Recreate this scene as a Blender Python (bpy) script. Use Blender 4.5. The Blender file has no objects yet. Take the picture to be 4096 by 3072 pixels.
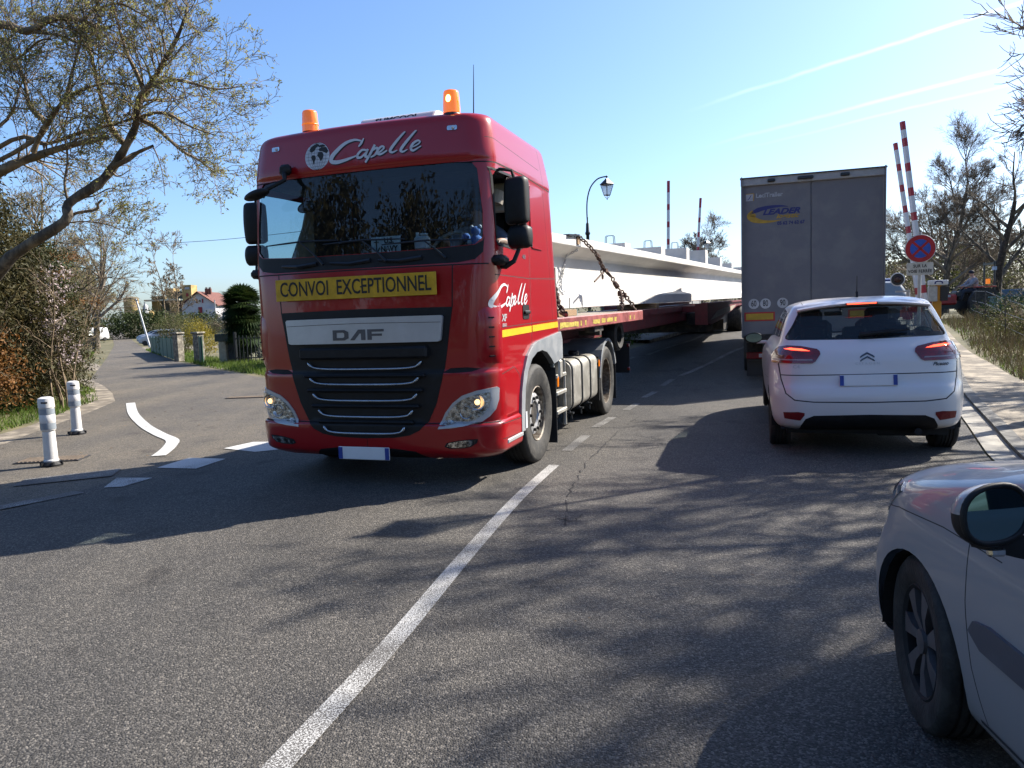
import bpy, bmesh, math, random
import numpy as np
from mathutils import Vector, Matrix, geometry
from mathutils.bvhtree import BVHTree
R = math.radians
random.seed(7); rng = np.random.default_rng(7)
scene = bpy.context.scene
COL = scene.collection

# ---------------------------------------------------------------- camera
cam_data = bpy.data.cameras.new('camera'); cam = bpy.data.objects.new('camera', cam_data); COL.objects.link(cam)
PITCH, ROLL, EYE = R(5.37), R(2.0), 1.55
_f = Vector((0, math.cos(PITCH), -math.sin(PITCH))); _r = Vector((1, 0, 0)); _u = _r.cross(_f)
_R = _r*math.cos(ROLL) - _u*math.sin(ROLL); _U = _r*math.sin(ROLL) + _u*math.cos(ROLL)
m = Matrix((( _R.x, _U.x, -_f.x, 0), (_R.y, _U.y, -_f.y, 0), (_R.z, _U.z, -_f.z, EYE), (0, 0, 0, 1)))
cam.matrix_world = m
cam_data.sensor_width = 36; cam_data.lens = 26.04; cam_data.clip_start = 0.05; cam_data.clip_end = 6000
scene.camera = cam

# ---------------------------------------------------------------- sky and sun
SUN_AZ, SUN_EL = R(26), R(39)          # azimuth from +X towards +Y
world = bpy.data.worlds.new('World'); scene.world = world; world.use_nodes = True
wt = world.node_tree; wn = wt.nodes; wl = wt.links
wn.clear()
sky = wn.new('ShaderNodeTexSky'); sky.sky_type = 'NISHITA'; sky.sun_disc = False
sky.sun_elevation = SUN_EL; sky.sun_rotation = R(90) - SUN_AZ
sky.altitude = 150; sky.air_density = 1.0; sky.dust_density = 1.5; sky.ozone_density = 3.0
bg = wn.new('ShaderNodeBackground'); bg.inputs['Strength'].default_value = 0.082
wo = wn.new('ShaderNodeOutputWorld')
geo = wn.new('ShaderNodeTexCoord')
def contrail(prev, n, off, width, amt, lo_x, noise_scale):
    """thin old aircraft trail: the sky directions close to a plane through the viewer's sky"""
    d = wn.new('ShaderNodeVectorMath'); d.operation = 'DOT_PRODUCT'; d.inputs[1].default_value = n
    wl.new(geo.outputs['Generated'], d.inputs[0])
    nz = wn.new('ShaderNodeTexNoise'); nz.inputs['Scale'].default_value = noise_scale; nz.inputs['Detail'].default_value = 4
    wl.new(geo.outputs['Generated'], nz.inputs['Vector'])
    a = wn.new('ShaderNodeMath'); a.operation = 'MULTIPLY_ADD'; a.inputs[1].default_value = 0.006; a.inputs[2].default_value = -off - 0.003
    wl.new(nz.outputs['Fac'], a.inputs[0])
    b = wn.new('ShaderNodeMath'); b.operation = 'ADD'; wl.new(d.outputs['Value'], b.inputs[0]); wl.new(a.outputs[0], b.inputs[1])
    c = wn.new('ShaderNodeMath'); c.operation = 'ABSOLUTE'; wl.new(b.outputs[0], c.inputs[0])
    e = wn.new('ShaderNodeMapRange'); e.interpolation_type = 'SMOOTHSTEP'
    e.inputs['From Min'].default_value = 0; e.inputs['From Max'].default_value = width; e.inputs['To Min'].default_value = amt; e.inputs['To Max'].default_value = 0
    wl.new(c.outputs[0], e.inputs['Value'])
    sx = wn.new('ShaderNodeSeparateXYZ'); wl.new(geo.outputs['Generated'], sx.inputs[0])
    f = wn.new('ShaderNodeMapRange'); f.inputs['From Min'].default_value = lo_x; f.inputs['From Max'].default_value = lo_x + 0.25
    wl.new(sx.outputs['X'], f.inputs['Value'])
    g = wn.new('ShaderNodeMath'); g.operation = 'MULTIPLY'; wl.new(e.outputs[0], g.inputs[0]); wl.new(f.outputs[0], g.inputs[1])
    g2 = wn.new('ShaderNodeMath'); g2.operation = 'MULTIPLY'; wl.new(g.outputs[0], g2.inputs[0]); wl.new(nz.outputs['Fac'], g2.inputs[1])
    mx = wn.new('ShaderNodeMixRGB'); mx.inputs['Color2'].default_value = (9.5, 10.2, 10.8, 1)
    wl.new(g2.outputs[0], mx.inputs['Fac']); wl.new(prev, mx.inputs['Color1'])
    return mx.outputs['Color']
def sky_plane(p, q):
    n = Vector(p).normalized().cross(Vector(q).normalized()).normalized(); return tuple(n)
hsv = wn.new('ShaderNodeHueSaturation'); hsv.inputs['Saturation'].default_value = 1.05; hsv.inputs['Value'].default_value = 1.05
tin = wn.new('ShaderNodeMixRGB'); tin.blend_type = 'MULTIPLY'; tin.inputs['Fac'].default_value = 1; tin.inputs['Color2'].default_value = (.90, .98, 1.12, 1); wl.new(sky.outputs['Color'], tin.inputs['Color1']); wl.new(tin.outputs[0], hsv.inputs['Color'])
csky = hsv.outputs['Color']
for p, q, w_, a_, lo in (((.198, .951, .236), (.537, .789, .300), .0034, .55, .22), ((.228, .954, .196), (.547, .801, .243), .0034, .50, .24), ((.294, .936, .193), (.539, .812, .225), .0026, .32, .28)):
    csky = contrail(csky, sky_plane(p, q), 0.0, w_, a_, lo, 14)
wl.new(csky, bg.inputs['Color']); wl.new(bg.outputs[0], wo.inputs['Surface'])
sd = bpy.data.lights.new('sun', 'SUN'); sd.energy = 5.0; sd.angle = R(0.53); sd.color = (1, .93, .82)
so = bpy.data.objects.new('sun', sd); COL.objects.link(so)
SUNV = Vector((math.cos(SUN_AZ)*math.cos(SUN_EL), math.sin(SUN_AZ)*math.cos(SUN_EL), math.sin(SUN_EL)))
so.rotation_euler = (-SUNV).to_track_quat('-Z', 'Y').to_euler(); so.location = SUNV*60
vs = scene.view_settings
scene.display_settings.display_device = 'sRGB'
vs.view_transform = 'Standard'; vs.look = 'None'; vs.gamma = 1; vs.exposure = 1.36; vs.use_curve_mapping = False
scene.cycles.max_bounces = 8; scene.cycles.transparent_max_bounces = 16; scene.cycles.caustics_reflective = False; scene.cycles.caustics_refractive = False

# ---------------------------------------------------------------- materials
ALB = .75      # real-world albedos are lower than the round numbers below
def new_mat(name):
    mt = bpy.data.materials.new(name); mt.use_nodes = True
    return mt, mt.node_tree.nodes, mt.node_tree.links, mt.node_tree.nodes['Principled BSDF']
def mat(name, c, rough=.6, metal=0, var=.12, scale=6, bump=0, coat=0, spec=.5, c2=None, fac=(.45, .62), emis=None, estr=0, bscale=None, stretch=None, detail=6):
    mt, n, l, p = new_mat(name); c = tuple(v*ALB for v in c); c2 = tuple(v*ALB for v in c2) if c2 else None
    p.inputs['Roughness'].default_value = rough; p.inputs['Metallic'].default_value = metal
    p.inputs['Specular IOR Level'].default_value = spec
    if coat: p.inputs['Coat Weight'].default_value = coat; p.inputs['Coat Roughness'].default_value = .06
    tc = n.new('ShaderNodeTexCoord'); src = tc.outputs['Object']
    if stretch:
        mp = n.new('ShaderNodeMapping'); mp.inputs['Scale'].default_value = stretch; l.new(src, mp.inputs[0]); src = mp.outputs[0]
    nz = n.new('ShaderNodeTexNoise'); nz.inputs['Scale'].default_value = scale; nz.inputs['Detail'].default_value = detail; nz.inputs['Roughness'].default_value = .62
    l.new(src, nz.inputs['Vector'])
    rp = n.new('ShaderNodeValToRGB'); e = rp.color_ramp.elements
    e[0].position, e[1].position = fac
    ca = tuple(v*(1-var) for v in c); cb = c2 if c2 else tuple(min(1, v*(1+var)) for v in c)
    e[0].color = (*ca, 1); e[1].color = (*cb, 1)
    l.new(nz.outputs['Fac'], rp.inputs['Fac']); l.new(rp.outputs['Color'], p.inputs['Base Color'])
    if rough > .05:
        rr = n.new('ShaderNodeMapRange'); rr.inputs['To Min'].default_value = rough*.82; rr.inputs['To Max'].default_value = min(1, rough*1.2)
        l.new(nz.outputs['Fac'], rr.inputs['Value']); l.new(rr.outputs[0], p.inputs['Roughness'])
    if bump:
        b = n.new('ShaderNodeBump'); b.inputs['Strength'].default_value = bump; b.inputs['Distance'].default_value = .02
        if bscale:
            n2 = n.new('ShaderNodeTexNoise'); n2.inputs['Scale'].default_value = bscale; n2.inputs['Detail'].default_value = 4; l.new(src, n2.inputs['Vector']); l.new(n2.outputs['Fac'], b.inputs['Height'])
        else: l.new(nz.outputs['Fac'], b.inputs['Height'])
        l.new(b.outputs[0], p.inputs['Normal'])
    if emis: p.inputs['Emission Color'].default_value = (*emis, 1); p.inputs['Emission Strength'].default_value = estr
    return mt
def glass_mat(name, tint=(.55, .6, .62), rough=.0, ior=1.5, haze=0.0, hazec=(.5, .5, .5)):
    mt, n, l, p = new_mat(name); n.remove(p)
    out = n['Material Output']; tr = n.new('ShaderNodeBsdfTransparent'); tr.inputs[0].default_value = (*tint, 1)
    gl = n.new('ShaderNodeBsdfGlossy'); gl.inputs['Roughness'].default_value = rough
    ge = n.new('ShaderNodeNewGeometry'); dt = n.new('ShaderNodeVectorMath'); dt.operation = 'DOT_PRODUCT'; l.new(ge.outputs['Incoming'], dt.inputs[0]); l.new(ge.outputs['Normal'], dt.inputs[1])
    ab = n.new('ShaderNodeMath'); ab.operation = 'ABSOLUTE'; l.new(dt.outputs['Value'], ab.inputs[0])
    om = n.new('ShaderNodeMath'); om.operation = 'SUBTRACT'; om.inputs[0].default_value = 1; l.new(ab.outputs[0], om.inputs[1])
    pw = n.new('ShaderNodeMath'); pw.operation = 'POWER'; pw.inputs[1].default_value = 5; l.new(om.outputs[0], pw.inputs[0])
    fr = n.new('ShaderNodeMath'); fr.operation = 'MULTIPLY_ADD'; f0 = ((ior-1)/(ior+1))**2*1.05; fr.inputs[1].default_value = .95; fr.inputs[2].default_value = f0; l.new(pw.outputs[0], fr.inputs[0])
    mx = n.new('ShaderNodeMixShader'); l.new(fr.outputs[0], mx.inputs[0]); l.new(tr.outputs[0], mx.inputs[1]); l.new(gl.outputs[0], mx.inputs[2])
    res = mx.outputs[0]
    if haze:
        df = n.new('ShaderNodeBsdfDiffuse'); df.inputs[0].default_value = (*hazec, 1)
        m2 = n.new('ShaderNodeMixShader'); m2.inputs[0].default_value = haze; l.new(res, m2.inputs[1]); l.new(df.outputs[0], m2.inputs[2]); res = m2.outputs[0]
    l.new(res, out.inputs[0]); return mt
def paint_mat(name, c, rough=.25, dirt=.1, dirtc=(.2, .17, .13), metal=0, zlo=0, zhi=.8):
    """car paint: clear coat and road dirt that thickens near the ground (real dust on the panel)"""
    mt, n, l, p = new_mat(name); c = tuple(v*ALB for v in c); dirtc = tuple(v*ALB for v in dirtc)
    p.inputs['Coat Weight'].default_value = .55; p.inputs['Coat Roughness'].default_value = .04; p.inputs['Specular IOR Level'].default_value = .35; p.inputs['Metallic'].default_value = metal
    tc = n.new('ShaderNodeTexCoord'); nz = n.new('ShaderNodeTexNoise'); nz.inputs['Scale'].default_value = 3.5; nz.inputs['Detail'].default_value = 8; nz.inputs['Roughness'].default_value = .7
    l.new(tc.outputs['Object'], nz.inputs['Vector'])
    sp = n.new('ShaderNodeSeparateXYZ'); l.new(tc.outputs['Object'], sp.inputs[0])
    mr = n.new('ShaderNodeMapRange'); mr.inputs['From Min'].default_value = zlo; mr.inputs['From Max'].default_value = zhi; mr.inputs['To Min'].default_value = 1; mr.inputs['To Max'].default_value = .25
    l.new(sp.outputs['Z'], mr.inputs['Value'])
    mu = n.new('ShaderNodeMath'); mu.operation = 'MULTIPLY'; l.new(mr.outputs[0], mu.inputs[0]); l.new(nz.outputs['Fac'], mu.inputs[1])
    m2 = n.new('ShaderNodeMath'); m2.operation = 'MULTIPLY'; m2.inputs[1].default_value = dirt*2; l.new(mu.outputs[0], m2.inputs[0])
    mx = n.new('ShaderNodeMixRGB'); mx.inputs['Color1'].default_value = (*c, 1); mx.inputs['Color2'].default_value = (*dirtc, 1)
    l.new(m2.outputs[0], mx.inputs['Fac']); l.new(mx.outputs[0], p.inputs['Base Color'])
    ra = n.new('ShaderNodeMapRange'); ra.inputs['To Min'].default_value = rough; ra.inputs['To Max'].default_value = min(1, rough+.6)
    l.new(m2.outputs[0], ra.inputs['Value']); l.new(ra.outputs[0], p.inputs['Roughness'])
    return mt
M = {}
M['red'] = paint_mat('truck_red_paint', (.40, .003, .008), .28, .03, (.25, .10, .08), zhi=1.5)
M['white_paint'] = paint_mat('white_car_paint', (.84, .81, .80), .3, .10, (.33, .3, .27), zhi=.7)
M['white_paint2'] = paint_mat('shade_greyed_car_paint', (.40, .385, .385), .3, .14, (.33, .3, .27), zhi=.7)  # near car: white paint greyed, so the colour carries its shade
M['black'] = mat('black_plastic', (.011, .011, .012), .55, var=.25, scale=12, spec=.3)
M['dark'] = mat('dark_void', (.006, .006, .007), .8)
M['gap'] = mat('panel_gap', (.01, .004, .004), .8)
M['gap2'] = mat('panel_gap_grey', (.04, .04, .045), .8)
M['rubber'] = mat('tyre_rubber', (.022, .021, .02), .75, var=.3, scale=9, bump=.2, bscale=60, c2=(.05, .046, .04))
M['rim'] = mat('dusty_steel_rim', (.16, .12, .09), .6, .4, var=.3, scale=14, c2=(.3, .27, .22))
M['rimw'] = mat('silver_wheel_ring', (.6, .6, .6), .35, .3, var=.2, scale=20)
M['chrome'] = mat('brushed_chrome', (.55, .6, .66), .25, .85, var=.08)
M['silver'] = mat('silver_panel', (.62, .62, .62), .35, .35, var=.05, scale=3)
M['grey'] = mat('grey_fender_plastic', (.27, .29, .31), .45, var=.1, scale=5, c2=(.34, .35, .36))
M['tank'] = mat('dusty_aluminium_tank', (.46, .44, .39), .42, .45, var=.12, scale=5, c2=(.58, .56, .5))
M['yellow'] = mat('yellow_reflective_sheet', (.75, .42, .012), .4, var=.12, scale=9)
M['yellow_tape'] = mat('yellow_reflective_tape', (.85, .50, .01), .4, var=.05)
M['letter_black'] = mat('black_lettering', (.012, .01, .008), .6)
M['letter_white'] = mat('white_lettering', (.75, .76, .78), .45, var=.03)
M['lens'] = glass_mat('clear_lens', (.93, .94, .95), .02)
M['glass_ws'] = glass_mat('windscreen_glass', (.54, .66, .69), 0, 1.5, .015, (.3, .32, .33))
M['glass_dark'] = glass_mat('tinted_glass', (.66, .72, .72), 0, 1.5, .02, (.3, .32, .33))
M['mirror'] = mat('mirror_glass', (.20, .30, .31), .02, 1, var=0)
M['reflector'] = mat('lamp_reflector', (.8, .8, .78), .12, .95, var=.1, scale=18)
M['amber'] = mat('amber_lens', (.8, .2, .01), .25, var=.1, emis=(1, .25, .01), estr=.25)
M['amber_lit'] = mat('amber_flash', (1, .6, .1), .3, emis=(1, .55, .12), estr=5)
M['bulb'] = mat('lit_bulb', (1, .9, .7), .3, emis=(1, .60, .25), estr=1.0)
M['tail'] = mat('tail_lamp_red', (.22, .004, .006), .12, var=.25, scale=8, coat=.8)
M['tail_lit'] = mat('tail_lamp_lit', (.9, .05, .02), .2, emis=(1, .07, .03), estr=2.0)
M['plate'] = mat('number_plate_white', (.9, .9, .9), .5, var=.02)
M['plate_blue'] = mat('number_plate_blue', (.02, .06, .35), .5)
M['steel_dark'] = mat('dirty_dark_steel', (.03, .028, .027), .7, .2, var=.3, scale=8, c2=(.08, .065, .05))
M['rust'] = mat('rusty_chain_steel', (.07, .035, .025), .75, .3, var=.3, scale=30, c2=(.16, .08, .05))
M['skin'] = mat('skin', (.5, .28, .2), .55, var=.08)
M['concrete'] = mat('precast_concrete', (.70, .68, .64), .8, var=.05, scale=1.6, c2=(.80, .78, .74), bump=.15, bscale=25, stretch=(1, .35, 1))
M['galv'] = mat('galvanised_steel', (.5, .51, .52), .5, .4, var=.1)
M['wood'] = mat('sawn_timber', (.32, .19, .09), .8, var=.2, scale=9, stretch=(1, 8, 8), c2=(.48, .31, .17))
M['iron'] = mat('black_painted_iron', (.012, .016, .022), .4, .1)

# ---------------------------------------------------------------- helpers
def tag(o, label=None, cat=None, group=None, kind=None):
    if label: o['label'] = label
    if cat: o['category'] = cat
    if group: o['group'] = group
    if kind: o['kind'] = kind
    return o
def empty(name, loc=(0, 0, 0), rz=0, label=None, cat=None, group=None, rx=0):
    o = bpy.data.objects.new(name, None); COL.objects.link(o); o.empty_display_size = .2
    o.location = loc; o.rotation_euler = (rx, 0, rz); return tag(o, label, cat, group)
def link(name, me, mats, parent=None, smooth=False, loc=None):
    if mats is not None:
        idx = [p.material_index for p in me.polygons]; me.materials.clear()
        for q in (mats if isinstance(mats, (list, tuple)) else [mats]): me.materials.append(q)
        me.polygons.foreach_set('material_index', idx)
    if smooth: me.shade_smooth()
    o = bpy.data.objects.new(name, me); COL.objects.link(o)
    if parent: o.parent = parent
    if loc is not None: o.location = loc
    return o
def copy_tree(o, parent=None):
    c = o.copy(); COL.objects.link(c); c.parent = parent
    for ch in list(o.children): copy_tree(ch, c)
    return c
def auto_smooth(me, ang=35):
    me.shade_smooth(); me.set_sharp_from_angle(angle=R(ang)); return me
class MB:
    """mesh builder: collects shapes and links them as one mesh object"""
    def __init__(s): s.v = []; s.f = []; s.m = []; s.mi = 0
    def add(s, vs, fs, mi=None):
        b = len(s.v); s.v += [tuple(v) for v in vs]; s.f += [tuple(b+i for i in f) for f in fs]; s.m += [s.mi if mi is None else mi]*len(fs); return s
    def box(s, c, d, rz=0, bev=0, rot=None, mi=None):
        hx, hy, hz = d[0]/2, d[1]/2, d[2]/2
        rm = rot if rot is not None else Matrix.Rotation(rz, 3, 'Z')
        if bev:
            k = min(bev, hx*.9, hy*.9, hz*.9)
            vs = []
            for sx in (-1, 1):
                for sy in (-1, 1):
                    for sz in (-1, 1):
                        vs += [(sx*(hx-k), sy*(hy-k), sz*hz), (sx*(hx-k), sy*hy, sz*(hz-k)), (sx*hx, sy*(hy-k), sz*(hz-k))]
            bm = bmesh.new()
            for v in vs: bm.verts.new(rm @ Vector(v) + Vector(c))
            bmesh.ops.convex_hull(bm, input=bm.verts)
            bmesh.ops.dissolve_limit(bm, angle_limit=.01, verts=bm.verts, edges=bm.edges)
            bm.verts.index_update()
            s.add([v.co.copy() for v in bm.verts], [[v.index for v in f.verts] for f in bm.faces], mi); bm.free(); return s
        vs = [rm @ Vector((x, y, z)) + Vector(c) for x in (-hx, hx) for y in (-hy, hy) for z in (-hz, hz)]
        return s.add(vs, [(0, 1, 3, 2), (4, 6, 7, 5), (0, 4, 5, 1), (2, 3, 7, 6), (0, 2, 6, 4), (1, 5, 7, 3)], mi)
    def tube(s, pts, r, n=8, caps=True, mi=None, closed=False):
        pts = [Vector(p) for p in pts]; rs = r if isinstance(r, (list, tuple)) else [r]*len(pts)
        vs = []; fs = []; up = None; N = len(pts)
        for i, p in enumerate(pts):
            if closed: t = pts[(i+1) % N] - pts[i-1]
            else: t = pts[min(i+1, N-1)] - pts[max(i-1, 0)]
            if t.length < 1e-9: t = Vector((0, 0, 1))
            t.normalize()
            if up is None:
                a = Vector((0, 0, 1)) if abs(t.z) < .9 else Vector((1, 0, 0)); up = t.cross(a).normalized()
            else: up = (up - t*up.dot(t)).normalized()
            w = t.cross(up)
            for k in range(n):
                a = 2*math.pi*k/n; vs.append(p + (up*math.cos(a) + w*math.sin(a))*rs[i])
        for i in range(N if closed else N-1):
            j = (i+1) % N
            for k in range(n): fs.append((i*n+k, i*n+(k+1) % n, j*n+(k+1) % n, j*n+k))
        if caps and not closed: fs.append(tuple(range(n))[::-1]); fs.append(tuple((N-1)*n+k for k in range(n)))
        return s.add(vs, fs, mi)
    def lathe(s, prof, n=24, origin=(0, 0, 0), axis='Z', mi=None, arc=None):
        """prof: (radius, height) pairs turned round an axis"""
        vs = []; o = Vector(origin); A = arc or (0, 2*math.pi); full = arc is None; cnt = n if full else n+1
        for r, h in prof:
            for k in range(cnt):
                a = A[0] + (A[1]-A[0])*k/n; c, q = r*math.cos(a), r*math.sin(a)
                vs.append(o + (Vector((c, q, h)) if axis == 'Z' else Vector((h, c, q)) if axis == 'X' else Vector((c, h, q))))
        fs = []
        for i in range(len(prof)-1):
            for k in range(n): fs.append((i*cnt+k, i*cnt+(k+1) % cnt, (i+1)*cnt+(k+1) % cnt, (i+1)*cnt+k))
        return s.add(vs, fs, mi)
    def prism(s, poly, axis, a, b, mi=None):
        """polygon in the plane across axis, from a to b. axis X: poly is (y,z); Y: (x,z); Z: (x,y)"""
        f = {'X': lambda p, t: (t, p[0], p[1]), 'Y': lambda p, t: (p[0], t, p[1]), 'Z': lambda p, t: (p[0], p[1], t)}[axis]
        n = len(poly); vs = [f(p, a) for p in poly] + [f(p, b) for p in poly]
        fs = [(i, (i+1) % n, n+(i+1) % n, n+i) for i in range(n)]
        tri = geometry.tessellate_polygon([[Vector((p[0], p[1], 0)) for p in poly]])
        fs += [tuple(t) for t in tri] + [tuple(n+i for i in t) for t in tri]
        return s.add(vs, fs, mi)
    def sphere(s, c, r, n=12, sz=1.0, mi=None):
        pr = [(r*math.sin(math.pi*i/n) + 1e-5, -r*sz*math.cos(math.pi*i/n)) for i in range(n+1)]
        return s.lathe(pr, n*2, c, mi=mi)
    def build(s, name, mats, parent=None, smooth=None, loc=None, fix=True):
        me = bpy.data.meshes.new(name); me.from_pydata([tuple(v) for v in s.v], [], s.f)
        me.polygons.foreach_set('material_index', s.m); me.update()
        if fix:
            bm = bmesh.new(); bm.from_mesh(me); bmesh.ops.remove_doubles(bm, verts=bm.verts, dist=1e-5); bmesh.ops.recalc_face_normals(bm, faces=bm.faces); bm.to_mesh(me); bm.free()
        o = link(name, me, mats, parent, loc=loc)
        if smooth: auto_smooth(me, smooth)
        return o
def text_mesh(txt, size=1, sx=1, shear=0, bold=0, align='CENTER', spacing=1):
    c = bpy.data.curves.new('t', 'FONT'); c.body = txt; c.size = size; c.align_x = align; c.align_y = 'CENTER'; c.shear = shear; c.offset = bold; c.space_character = spacing; c.resolution_u = 3
    o = bpy.data.objects.new('t', c); COL.objects.link(o)
    dg = bpy.context.evaluated_depsgraph_get(); me = bpy.data.meshes.new_from_object(o.evaluated_get(dg))
    bpy.data.objects.remove(o); bpy.data.curves.remove(c)
    vs = [(v.co.x*sx, v.co.y) for v in me.vertices]; fs = [tuple(p.vertices) for p in me.polygons]; bpy.data.meshes.remove(me)
    return vs, fs
def stroke2d(pts, widths, smooth=4):
    """a brush stroke: Catmull-Rom through pts with varying width -> 2-D quads"""
    P = [Vector(p) for p in pts]; W = widths if isinstance(widths, (list, tuple)) else [widths]*len(P)
    out = []; ws = []
    for i in range(len(P)-1):
        p0, p1, p2, p3 = P[max(i-1, 0)], P[i], P[i+1], P[min(i+2, len(P)-1)]
        for k in range(smooth):
            t = k/smooth; out.append(.5*((2*p1) + (p2-p0)*t + (2*p0-5*p1+4*p2-p3)*t*t + (3*p1-p0-3*p2+p3)*t**3)); ws.append(W[i]*(1-t)+W[i+1]*t)
    out.append(P[-1]); ws.append(W[-1]); vs = []; fs = []
    for i, p in enumerate(out):
        t = (out[min(i+1, len(out)-1)]-out[max(i-1, 0)]).normalized(); nrm = Vector((-t.y, t.x))*ws[i]/2; vs += [tuple(p+nrm), tuple(p-nrm)]
    for i in range(len(out)-1): fs.append((2*i, 2*i+1, 2*i+3, 2*i+2))
    return vs, fs
def merge2d(parts):
    vs = []; fs = []
    for v, f in parts: b = len(vs); vs += list(v); fs += [tuple(b+i for i in q) for q in f]
    return vs, fs
def xf2d(vf, ox, oy, s=1, sy=None):
    return [(ox+x*s, oy+y*(sy or s)) for x, y in vf[0]], vf[1]
def poly2d(pts):
    tri = geometry.tessellate_polygon([[Vector((p[0], p[1], 0)) for p in pts]]); return list(pts), [tuple(t) for t in tri]
def rrect(x0, z0, x1, z1, r, n=4):
    out = []
    for cx, cz, a0 in ((x1-r, z1-r, 0), (x0+r, z1-r, 90), (x0+r, z0+r, 180), (x1-r, z0+r, 270)):
        for k in range(n+1): a = R(a0+90*k/n); out.append((cx+r*math.cos(a), cz+r*math.sin(a)))
    return out
def flat_place(name, vf, fn, m_, parent, thick=0):
    """2-D shape mapped to 3-D by fn(x,z); thick pushes a second skin for body"""
    vs, fs = vf; me = bpy.data.meshes.new(name); me.from_pydata([tuple(fn(*v)) for v in vs], [], fs); me.update()
    return link(name, me, m_, parent)
def tess_grid(vf, step):
    """cut a flat 2-D mesh on a grid so that it can follow a curved surface"""
    bm = bmesh.new()
    vv = [bm.verts.new((x, z, 0)) for x, z in vf[0]]
    for f in vf[1]:
        try: bm.faces.new([vv[i] for i in f])
        except ValueError: pass
    xs = [v[0] for v in vf[0]]; zs = [v[1] for v in vf[0]]
    for lo, hi, ax in ((min(xs), max(xs), 0), (min(zs), max(zs), 1)):
        k = math.floor(lo/step)+1
        while k*step < hi:
            co = [0, 0, 0]; co[ax] = k*step; no = [0, 0, 0]; no[ax] = 1
            bmesh.ops.bisect_plane(bm, geom=bm.verts[:]+bm.edges[:]+bm.faces[:], plane_co=co, plane_no=no, dist=1e-6); k += 1
    bm.verts.index_update(); r = ([(v.co.x, v.co.y) for v in bm.verts], [tuple(v.index for v in f.verts) for f in bm.faces]); bm.free(); return r
def bvh_of(bm): return BVHTree.FromBMesh(bm)
def stick(name, vf, bvh, side, off, m_, parent, step=.06, thick=0, smooth=False):
    """project a 2-D shape on to a body. side: 'F' (-y looking +y), 'B' (from +y), 'L' (from -x), 'R' (from +x), 'T' from above"""
    vf = tess_grid(vf, step)
    def shot(a, b):
        o, d = {'F': ((a, -9, b), (0, 1, 0)), 'B': ((a, 9, b), (0, -1, 0)), 'L': ((-9, a, b), (1, 0, 0)), 'R': ((9, a, b), (-1, 0, 0)), 'T': ((a, b, 9), (0, 0, -1))}[side]
        h = bvh.ray_cast(Vector(o), Vector(d)); return (h[0], h[1], Vector(d)) if h[0] is not None else None
    res = [shot(*v) for v in vf[0]]; good = [i for i, h in enumerate(res) if h]
    if not good: return None
    vs = []; nn = []
    for i, h in enumerate(res):
        if h is None:
            j = min(good, key=lambda g: (vf[0][g][0]-vf[0][i][0])**2+(vf[0][g][1]-vf[0][i][1])**2); h = res[j]
        nrm = h[1] if h[1].dot(h[2]) < 0 else -h[1]; vs.append(h[0]+nrm*off); nn.append(nrm)
    bm = bmesh.new(); vv = [bm.verts.new(v) for v in vs]
    for f in vf[1]:
        try: bm.faces.new([vv[i] for i in f])
        except ValueError: pass
    bmesh.ops.remove_doubles(bm, verts=bm.verts, dist=2e-4)
    bm.normal_update()
    avg = sum(nn, Vector())
    if sum((f.normal*f.calc_area() for f in bm.faces), Vector()).dot(avg) < 0: bmesh.ops.reverse_faces(bm, faces=bm.faces)
    if thick:
        bd = [e for e in bm.edges if e.is_boundary]
        ex = bmesh.ops.extrude_edge_only(bm, edges=bd)
        for v in [g for g in ex['geom'] if isinstance(g, bmesh.types.BMVert)]:
            h = bvh.find_nearest(v.co); nrm = h[1]; v.co -= (nrm if nrm.dot(avg) > 0 else -nrm)*thick
    me = bpy.data.meshes.new(name); bm.to_mesh(me); bm.free()
    o = link(name, me, m_, parent)
    if smooth: auto_smooth(me, 40)
    return o
def pip(p, poly):
    x, y = p; c = False; n = len(poly)
    for i in range(n):
        (x1, y1), (x2, y2) = poly[i], poly[i-1]
        if (y1 > y) != (y2 > y) and x < (x2-x1)*(y-y1)/(y2-y1)+x1: c = not c
    return c
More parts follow.
